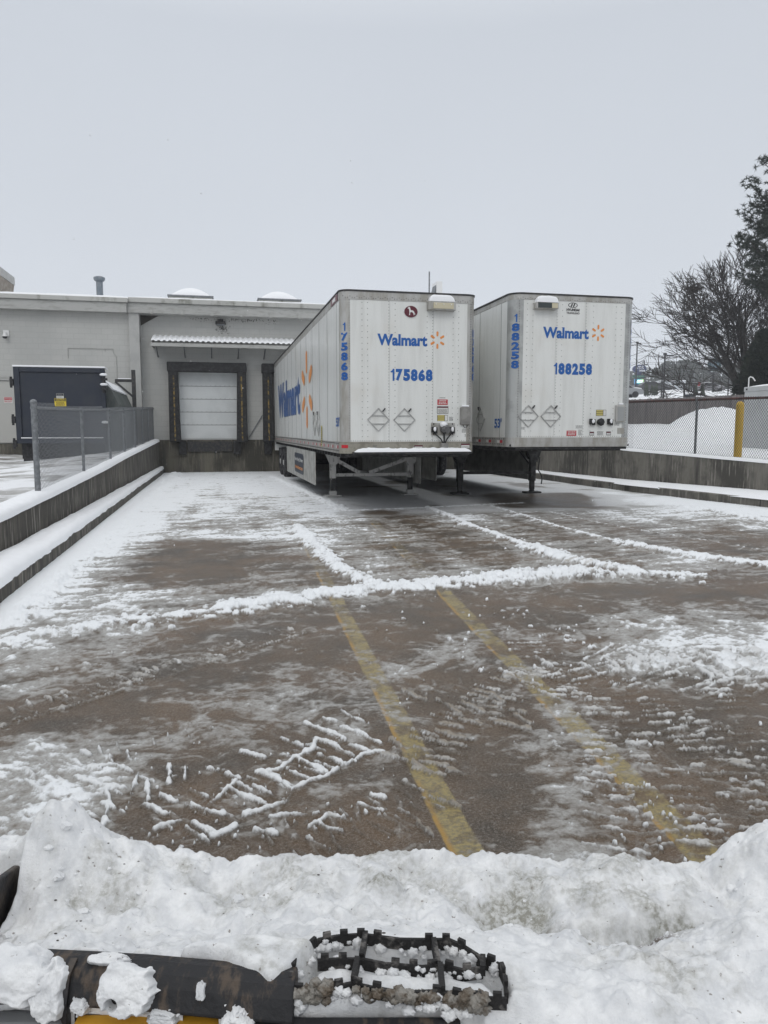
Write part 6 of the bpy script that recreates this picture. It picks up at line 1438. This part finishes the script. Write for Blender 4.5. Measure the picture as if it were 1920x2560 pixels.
x, y, z = gz(1950, 53); cedar((x, y, z), hz(1950, 790, 53)-z, 2.0, 8, 'taller dark evergreen at the right edge under the pine')
# ---------------- loader bucket heaped with snow (machine frame: x right, y forward) ----------------
TB_ = thing('loader_bucket', 'black loader bucket heaped with dirty snow in the foreground', 'bucket', (0, 0, 0), rz=R(-YAW))
def MP(px, py, z):
    g = G(px, py, z); return g@RT, g[0]*math.sin(_y)+g[1]*math.cos(_y)
xs = np.arange(-1.35, 1.36, .0035); ys = np.arange(.98, 1.985, .0035)
Yg, Xg = np.meshgrid(ys, xs, indexing='ij')
base = np.interp(Yg, [.98, 1.05, 1.12, 1.2, 1.27, 1.35, 1.45, 1.55, 1.65, 1.72, 1.78], [.66, .70, .715, .715, .68, .61, .565, .55, .555, .562, .562])+.034*(1-sstep(-.75, -.30, Xg))*sstep(1.5, 1.7, Yg)
lf = 1.775+.012*(fbm(Xg*5, Xg*0, 4, 4)-.5)*2-.03*sstep(.2, .9, Xg)+.0*Xg
lf = lf+.025*(1-sstep(-.75, -.3, Xg))
big = (fbm(Xg*2.2+3, Yg*2.2, 51, 4)-.5)*.12+(fbm(Xg*6, Yg*6, 52, 4)-.5)*.05
clod = (np.abs(fbm(Xg*9, Yg*9, 53, 5)-.5))*.10+(fbm(Xg*28, Yg*28, 54, 5, .6)-.5)*.018+(fbm(Xg*100, Yg*100, 55, 3)-.5)*.008
Z = base+big*1.3*sstep(1.15, 1.35, Yg)*(1-sstep(1.68, 1.76, Yg)*.75)+clod
def bumpg(cx, cy, rx, ry, h, p=2): return h*np.exp(-(np.abs((Xg-cx)/rx)**p+np.abs((Yg-cy)/ry)**p))
Z += bumpg(-.79, 1.70, .085, .085, .16)+bumpg(-.66, 1.73, .10, .06, .03)
Z += bumpg(.97, 1.68, .10, .11, .14)+bumpg(.86, 1.72, .06, .05, .04)+bumpg(.95, 1.4, .18, .2, .05)
Z += bumpg(.40, 1.36, .30, .07, .05)+bumpg(.75, 1.30, .2, .08, .05)
# scooped hollows with dirty packed snow
_c1, _c2, _c3, _c4 = MP(1290, 2300, .58), MP(1655, 2345, .58), MP(1010, 2200, .58), MP(1545, 2400, .6)
wn = (fbm(Xg*9, Yg*9, 91, 4)-.5)*.07
D1 = np.exp(-((Xg-_c1[0]+(Yg-_c1[1])*.45+wn)/.10)**4-((Yg-_c1[1]+wn)/.125)**4); D2 = np.exp(-((Xg-_c2[0]+wn)/.165)**4-((Yg-_c2[1]+wn)/.07)**4)
D3 = np.exp(-((Xg-_c3[0])/.20)**2-((Yg-_c3[1])/.07)**2)*.8
Z -= D1*.05+D2*.07+D3*.02
Z -= .25*(1-sstep(-.885, -.855, Xg+.012*fbm(Yg*12, Xg*0, 4, 3)-(Yg-1.5)*.1))*sstep(1.28, 1.36, Yg)*(1-sstep(1.66, 1.71, Yg))
# falls away at the lip and outside the side plates
fall = sstep(0, .03, Yg-lf); Z = Z*(1-fall)+(.30)*fall
# left part under the loader beam
pxl = -.185; under = (1-sstep(1.195, 1.225, Yg+.02*fbm(Xg*9, Xg*0, 3, 3)))*(1-sstep(-.27, -.14, Xg+(Yg-1.15)*.5+.05*fbm(Xg*12, Yg*12, 8, 3))); Z = Z-under*.25
# step well
def pip(poly, X, Y):
    ins = np.zeros(X.shape, bool); n = len(poly)
    for i in range(n):
        x1, y1 = poly[i]; x2, y2 = poly[(i+1) % n]; c_ = ((y1 > Y) != (y2 > Y)) & (X < (x2-x1)*(Y-y1)/(y2-y1+1e-12)+x1); ins ^= c_
    return ins
ZS = .745
def cr(x, y, z=ZS): return MP(660+x/2.44, 2280+y/2.44, z)
outer = [(160,430),(180,310),(240,230),(330,150),(450,128),(600,118),(830,148),(980,150),(1130,150),(1220,190),(1330,260),(1440,300),(1470,370),(1482,480)]
mid = [(325,270),(450,262),(600,262),(740,290),(860,300),(960,308),(1100,300),(1220,330),(1335,315)]
low = [(165,440),(280,445),(400,425),(540,400),(650,425),(800,450),(900,455),(1030,450),(1130,460),(1250,490),(1350,490),(1482,495)]
po = [cr(*p) for p in outer]; pm_ = [cr(*p) for p in mid]; pl_ = [cr(*p) for p in low]
well = pip(po+list(reversed(pl_)), Xg, Yg)
bs_poly = [MP(a_, b_, .76) for a_, b_ in ((395,2362),(500,2374),(590,2400),(640,2424),(665,2450),(700,2425),(740,2390),(800,2335),(600,2330))]
bs = pip(bs_poly, Xg+.012*(fbm(Xg*30, Yg*30, 77, 3)-.5), Yg+.02*(fbm(Xg*20, Yg*20, 78, 4)-.5)).astype(np.float32)
for _ in range(5): bs = (bs+np.roll(bs, 1, 0)+np.roll(bs, -1, 0)+np.roll(bs, 1, 1)+np.roll(bs, -1, 1))/5
wf = well.astype(np.float32)
for _ in range(3): wf = (wf+np.roll(wf, 1, 0)+np.roll(wf, -1, 0)+np.roll(wf, 1, 1)+np.roll(wf, -1, 1))/5
ringbase = .723+(fbm(Xg*25, Yg*25, 60, 3)-.5)*.02
near = sstep(.30, .18, 0*Xg)  # unused blend kept flat
cxs, cys = np.mean([p[0] for p in po+pl_]), np.mean([p[1] for p in po+pl_])
dwell = np.exp(-(((Xg-.02)/.25)**4+((Yg-1.20)/.12)**4))
Z = Z*(1-dwell)+ringbase*dwell+0
hollow = pip(po+list(reversed(pm_)), Xg, Yg).astype(np.float32)
for _ in range(6): hollow = (hollow+np.roll(hollow, 1, 0)+np.roll(hollow, -1, 0)+np.roll(hollow, 1, 1)+np.roll(hollow, -1, 1))/5
Z -= hollow*.040*(.6+.8*fbm(Xg*14, Yg*14, 66, 3))
# snow face below the step
face = (1-sstep(1.085, 1.13, Yg+.015*fbm(Xg*10, Xg*0, 5, 3)))*np.exp(-((Xg-.03)/.24)**8); Z -= face*.06
drop = 1-sstep(1.112, 1.130, Yg+.02*(fbm(Xg*14, Xg*0, 12, 4)-.5)); Z -= drop*.25*(1-sstep(.10, .17, Xg))
Z = Z*(1-bs)+np.maximum(Z, .762+(fbm(Xg*12, Yg*12, 79, 4)-.5)*.025)*bs
dirt = np.clip(D1*1.0+D2*1.5+D3*.7, 0, 1)*sstep(.28, .58, fbm(Xg*14, Yg*14, 70, 6, .65))+.6*sstep(.52, .70, fbm(Xg*6, Yg*6, 71, 6, .65))+.25*sstep(.45, .7, fbm(Xg*22, Yg*22, 74, 5, .65))
soil = np.exp(-((Xg-_c4[0]-.06)/.05)**2-((Yg-_c4[1]+.02)/.025)**2)+.8*np.exp(-((Xg-_c1[0]-.05)/.07)**2-((Yg-_c1[1]+.05)/.05)**2)*sstep(.5, .6, fbm(Xg*25, Yg*25, 72, 3))
m_bs, t, b = new_mat('bucket_snow'); b.inputs['Roughness'].default_value = .8; b.inputs['Specular IOR Level'].default_value = .25
def At(n): a = N(t, 'ShaderNodeAttribute'); a.attribute_name = n; return a.outputs['Fac']
tcn = N(t, 'ShaderNodeTexCoord')
def nz_(sc, det=5, rg=.6): n = N(t, 'ShaderNodeTexNoise', Scale=sc, Detail=det, Roughness=rg); t.links.new(tcn.outputs['Object'], n.inputs['Vector']); return n.outputs['Fac']
c = mixc2(t, mr2(t, nz_(18), .35, .65), (.66,.67,.685), (.80,.805,.81))
def mul(a, b_):
    x_ = N(t, 'ShaderNodeMath', operation='MULTIPLY'); t.links.new(a, x_.inputs[0])
    if isinstance(b_, (int, float)): x_.inputs[1].default_value = b_
    else: t.links.new(b_, x_.inputs[1])
    return x_.outputs[0]
c = mixc2(t, mul(At('dirt'), mr2(t, nz_(75, 4, .7), .38, .62, .4, 1)), c, (.30,.295,.26))
c = mixc2(t, mul(At('soil'), mr2(t, nz_(110, 3, .7), .40, .5)), c, (.09,.065,.045))
c = mixc2(t, mr2(t, nz_(75, 3, .5), .685, .73, 0, .85), c, (.25,.23,.21)); t.links.new(c, b.inputs['Base Color'])
bn = N(t, 'ShaderNodeBump', Strength=.7, Distance=.004); t.links.new(nz_(170, 4, .7), bn.inputs['Height']); t.links.new(bn.outputs[0], b.inputs['Normal'])
b.inputs['Subsurface Weight'].default_value = .0
sl_ = grid_mesh('snow_load', Xg, Yg, Z, m_bs, TB_, attrs=dict(dirt=dirt, soil=soil))
# lumps of snow on top
rs = random.Random(9)
def zat(x_, y_):
    i = int(np.clip((y_-ys[0])/.0035, 0, len(ys)-1)); j = int(np.clip((x_-xs[0])/.0035, 0, len(xs)-1)); return float(Z[i, j])
q = MB()
for i in range(150):
    x_, y_ = rs.uniform(-.95, 1.05), 1.24+.50*rs.random()**.8
    if i % 3 == 0: x_, y_ = rs.choice([(rs.gauss(-.75, .10), rs.gauss(1.62, .06)), (rs.gauss(.9, .12), rs.gauss(1.6, .08)), (rs.gauss(.3, .35), rs.gauss(1.31, .03))])
    q.ico((x_, y_, zat(x_, y_)-.001), .0025+.010*rs.random()**3, (1.2, 1, .8), 1, .25)
ck = q.build('snow_crumbs', m_bs, TB_); ck['kind'] = 'stuff'
q = MB()
for i in range(55):
    x_, y_ = rs.uniform(-.8, .95), 1.26+.46*rs.random(); q.ico((x_, y_, zat(x_, y_)), rs.uniform(.0012, .003), (1.5, .8, .5), 0)
ck = q.build('grit', mat('dark_grit', (.05,.042,.035), .9), TB_); ck['kind'] = 'stuff'
# steel: shell, side plates, beam, front plate
M['bsteel'] = mat('bucket_steel', (.030,.030,.033), .45, .5, (.085,.07,.058), 7, (.45,.6), (1,1,1), bump=.3, bscale=60)
M['beamsteel'] = mat('scuffed_beam', (.012,.012,.014), .7, 0, (.075,.055,.04), 14, (.52,.66), (2.5,1,1), bump=.5, bscale=50, detail=8)
q = MB(); q.prism([(1.0, .28), (1.60, .24), (1.74, .40), (1.755, .50), (1.735, .50), (1.58, .30), (1.25, .34), (1.12, .55), (1.06, .55)], -1.02, 1.08, 'x'); q.build('shell', M['bsteel'], TB_)
q = MB(); q.prism([(1.05, .3), (1.60, .26), (1.75, .46), (1.66, .62), (1.32, .70), (1.1, .68)], -.885, -.868, 'x'); q.build('side_plate', M['bsteel'], TB_, bevel=.004)
q = MB(); q.prism([(1.05, .3), (1.60, .26), (1.75, .46), (1.66, .62), (1.32, .70), (1.1, .68)], 1.02, 1.04, 'x'); q.build('side_plate', M['bsteel'], TB_, bevel=.004)
# beam across the back, top face scuffed brown
def bp_(px, py, z): a_ = MP(px, py, z); return a_[0], a_[1]
secs = []
for px in (-120, 84, 253, 384, 500, 640, 745):
    yt = np.interp(px, [-120, 84, 253, 384, 624, 760], [2368, 2355, 2363, 2371, 2392, 2402])
    x_, f_ = MP(px, yt, .752); secs.append((x_, f_))
q = MB()
for (x_, f_) in secs: q.v += [(x_, f_, .742), (x_, f_-.028, .751), (x_, f_-.052, .747), (x_, f_-.066, .733), (x_, f_-.082, .703), (x_, f_-.07, .692), (x_, f_, .692)]
for i in range(len(secs)-1):
    for k in range(7): a_ = i*7+k; b_ = i*7+(k+1) % 7; q.f.append((a_, b_, b_+7, a_+7))
q.f.append(tuple(reversed(range(7)))); q.f.append(tuple((len(secs)-1)*7+k for k in range(7)))
q.build('rear_beam', M['beamsteel'], TB_, bevel=.004)
xe, fe = MP(183, 2420, .74)
q = MB(); q.prism([(fe+.005, .755), (fe-.028, .748), (fe-.045, .71), (fe-.06, .60), (fe, .60)], xe-.006, xe+.006, 'x'); q.build('rib', M['bsteel'], TB_)
M['machyellow'] = mat('machine_yellow', (.50,.26,.02), .5, 0, (.30,.17,.03), 12, (.5,.7))
x0_, f0_ = MP(196, 2534, .684); x1_, f1_ = MP(572, 2534, .684)
q = MB(); q.box(x0_, x1_, f0_-.03, f0_, .5, .684); q.build('yellow_plate', M['machyellow'], TB_, bevel=.004)
xg_, fg_ = MP(0, 2520, .688); q = MB(); q.box(xg_-.3, x0_-.02, fg_-.04, fg_, .45, .688); q.build('grey_plate', mat('grey_paint', (.15,.155,.16), .6, col2=(.25,.25,.25), scale=6), TB_, bevel=.01)
xa_, _ = MP(640, 2545, .697); xb_, _ = MP(1150, 2545, .697)
q = MB(); q.box(xa_, xb_, 1.088, 1.111, .55, .698); q.build('lower_edge', M['beamsteel'], TB_, bevel=.003)
# lumps clinging to the beam
def lump(px0, px1, py0, py1, z, seed, hole=None, th=.035):
    a0 = MP(px0, (py0+py1)/2, z); a1 = MP(px1, (py0+py1)/2, z); b0 = MP((px0+px1)/2, py0, z+.02); b1 = MP((px0+px1)/2, py1, z-.03)
    n_ = 90; U_, V_ = np.meshgrid(np.linspace(-1, 1, n_), np.linspace(-1, 1, n_), indexing='ij')
    ra = 1-.55*(fbm(np.arctan2(V_, U_)*0+U_*2.2, V_*2.2, seed, 4)-.35)
    rad = np.hypot(U_, V_); f_ = 1-sstep(.62, .98, rad+(fbm(U_*3, V_*3, seed, 4)-.5)*.9)
    if hole: f_ = f_*sstep(.06, .13, np.hypot(U_-hole[0], (V_-hole[1])))
    x_ = a0[0]+(a1[0]-a0[0])*(U_+1)/2; yy_ = b1[1]+(b0[1]-b1[1])*(V_+1)/2*1.0
    # follow the beam profile: top face then down the front face
    fr = np.interp(x_, [s_[0] for s_ in secs], [s_[1] for s_ in secs])
    sarc = (V_+1)/2*.0
    s_top = np.interp((V_+1)/2, [0, 1], [b1_s, b0_s]) if False else None
    return x_, f_, fr, V_, U_, seed, th
def beam_pt(s):
    """arc length s from the far top edge (0) over the front face -> (df, z)"""
    P_ = [(0, .742), (-.028, .751), (-.052, .747), (-.066, .733), (-.082, .703), (-.088, .60)]
    L_ = [0]
    for a_, b_ in zip(P_[:-1], P_[1:]): L_.append(L_[-1]+math.hypot(b_[0]-a_[0], b_[1]-a_[1]))
    return np.interp(s, L_, [p[0] for p in P_]), np.interp(s, L_, [p[1] for p in P_])
def clinging(px0, px1, s0, s1, seed, hole=None, th=.03, name='snow_lump'):
    x0_, x1_ = MP(px0, 2430, .74)[0], MP(px1, 2430, .74)[0]; n_, m_ = 110, 80
    U_, V_ = np.meshgrid(np.linspace(-1, 1, n_), np.linspace(-1, 1, m_), indexing='ij')
    rad = np.maximum(np.abs(U_), np.abs(V_))*.5+np.hypot(U_, V_)*.5
    f_ = 1-sstep(.60, .86, rad+(fbm(U_*2.2+seed, V_*2.2, seed, 3)-.5)*.65)
    if hole: f_ = f_*sstep(.10, .18, np.hypot(U_-hole[0], (V_-hole[1])*.8))
    x_ = x0_+(x1_-x0_)*(U_+1)/2; s_ = s0+(s1-s0)*(1-V_)/2; df, z_ = beam_pt(s_.ravel()); df = df.reshape(s_.shape); z_ = z_.reshape(s_.shape)
    fr = np.interp(x_, [q_[0] for q_ in secs], [q_[1] for q_ in secs])
    lift = f_*th*(.75+.5*fbm(U_*3, V_*3, seed+2, 3))-.004*(1-f_)*3; ang = np.clip(s_/.08, 0, 1)*1.25
    grid_mesh(name, x_, fr+df-lift*np.sin(ang), z_+lift*np.cos(ang)*1.0+.002*fbm(U_*30, V_*30, 5, 3), m_bs, TB_)
clinging(-110, 185, .01, .125, 3, th=.028); clinging(80, 195, .03, .145, 17, th=.024); clinging(240, 425, .03, .125, 5, hole=(-.30, -.35), th=.026); clinging(560, 660, .085, .135, 11, th=.024); clinging(200, 330, .02, .05, 21, th=.012); clinging(500, 530, .055, .09, 8, th=.008); clinging(190, 245, .09, .125, 14, th=.012); clinging(380, 470, .10, .13, 22, th=.010)
# ---- serrated step on the beam ----
ST = thing('serrated_step', 'ice caked serrated metal step plate on the bucket beam', 'step', (0, 0, 0), rz=R(-YAW))
M['stepm'] = mat('rusty_step_metal', (.022,.021,.021), .7, .3, (.16,.15,.14), 30, (.52,.66), bump=.6, bscale=90)
M['icy'] = mat('dirty_ice', (.26,.245,.22), .45, 0, (.11,.085,.06), 30, (.42,.6), bump=.9, bscale=110)
def strip(pts, h, teeth, z0=.722, name='rail', th=.005, seed=1):
    rs = random.Random(seed); q = MB(); pts = [Vector((p[0], p[1], 0)) for p in pts]
    Ls = [0]
    for a_, b_ in zip(pts[:-1], pts[1:]): Ls.append(Ls[-1]+(b_-a_).length)
    def at_(s):
        for i in range(len(pts)-1):
            if s <= Ls[i+1]+1e-9: return pts[i].lerp(pts[i+1], (s-Ls[i])/max(Ls[i+1]-Ls[i], 1e-9))
        return pts[-1]
    for a_, b_ in zip(pts[:-1], pts[1:]): q.beam(a_+Vector((0,0,z0+h*.35)), b_+Vector((0,0,z0+h*.35)), th, h*.7)
    s = .006
    while s < Ls[-1]-.008:
        a_, b_ = at_(s), at_(s+.014)
        if rs.random() > .12: q.beam(a_+Vector((0,0,z0+h*.84)), b_+Vector((0,0,z0+h*.84)), th*1.25, h*.34)
        s += teeth
    return q.build(name, M['stepm'], ST)
strip(po, .030, .031, .720, seed=1); strip(pm_, .030, .031, .718, seed=2); strip(pl_, .030, .033, .716, seed=3)
for a_, b_ in (((620,120),(595,255)), ((1035,160),(1062,300)), ((570,275),(545,395)), ((1075,310),(1090,455)), ((1335,262),(1335,330))):
    pa_, pb_ = cr(*a_), cr(*b_); q = MB(); q.beam((pa_[0], pa_[1], .738), (pb_[0], pb_[1], .736), .009, .02); q.build('cross_bar', M['stepm'], ST)
# ice clods clinging to the rails
def clods(poly, n, seed, r0, r1, m_, name, dz=0):
    rs = random.Random(seed); q = MB()
    for i in range(n):
        k = rs.randrange(len(poly)-1); t_ = rs.random(); p = (poly[k][0]*(1-t_)+poly[k+1][0]*t_, poly[k][1]*(1-t_)+poly[k+1][1]*t_)
        q.ico((p[0]+rs.gauss(0, .003), p[1]+rs.gauss(-.002, .004), .728+dz+rs.gauss(0, .006)), rs.uniform(r0, r1), (1.2, 1, .9), 2, .22)
    return q.build(name, m_, ST, smooth=True)
clods(pl_[0:3], 26, 3, .005, .012, M['icy'], 'ice_clod'); clods(pl_[3:8], 34, 4, .004, .010, M['icy'], 'ice_clod'); clods(pl_[8:11], 26, 6, .005, .012, M['icy'], 'ice_clod')
clods(po[1:12], 70, 7, .003, .009, m_bs, 'snow_clod', -.006); clods(pm_, 44, 8, .003, .008, m_bs, 'snow_clod', -.006); clods(pl_, 40, 9, .005, .010, m_bs, 'snow_clod', -.014)
# stone and grass stalks
x_, f_ = MP(548, 2118, .53); zz = zat(x_, f_)
q = MB(); q.ico((x_, f_-.0, zz+.004), .028, (1.15, .30, .38), 2, .1)
o_ = q.build('dark_stone', mat('stone_dark', (.05,.05,.055), .8, col2=(.09,.09,.09), scale=40), TB_)
q = MB()
for i, (px, py, dx, dz) in enumerate([(435, 2110, -.010, .03), (438, 2110, .004, .045), (441, 2112, .006, .028), (432, 2112, -.02, .016), (1372, 2165, -.012, .025), (445, 2112, .016, .02)]):
    x_, f_ = MP(px, py, .53); z_ = zat(x_, f_); q.tube([(x_, f_, z_-.01), (x_+dx*.4, f_-.003, z_+dz*.55), (x_+dx, f_-.006, z_+dz)], [.0013, .001, .0005], 4)
q.build('grass_stalk', mat('dry_grass', (.07,.05,.03), .8), TB_)
# ---------------- falling snow ----------------
rs = random.Random(21); q = MB()
for i in range(420):
    d = rs.uniform(3.5, 24); px, py = rs.uniform(-200, 2120), rs.uniform(300, 1900); p = PD(px, py, d)
    if p[2] < .2 or p[2] > 9: continue
    r_ = rs.uniform(.002, .0038); q.ico(tuple(p), r_, (1, 1, rs.uniform(1, 1.8)), 0)
fl = q.build('snowflakes', M['snow_clean']); fl['kind'] = 'stuff'; fl['label'] = 'fine falling snowflakes'
# ---------------- cold haze ----------------
HAZE = True
if HAZE:
    q = MB(); q.box(-120, 420, -14, 420, -1.4, 60)
    hm = bpy.data.materials.new('haze_air'); hm.use_nodes = True; ht = hm.node_tree; ht.nodes.clear()
    ho = ht.nodes.new('ShaderNodeOutputMaterial'); pv = ht.nodes.new('ShaderNodeVolumePrincipled')
    pv.inputs['Color'].default_value = (.93, .95, 1, 1); pv.inputs['Density'].default_value = .0007; pv.inputs['Anisotropy'].default_value = .0
    ht.links.new(pv.outputs[0], ho.inputs['Volume'])
    hz_o = q.build('haze', hm); hz_o['kind'] = 'stuff'; hz_o['label'] = 'cold pale haze over the whole place'
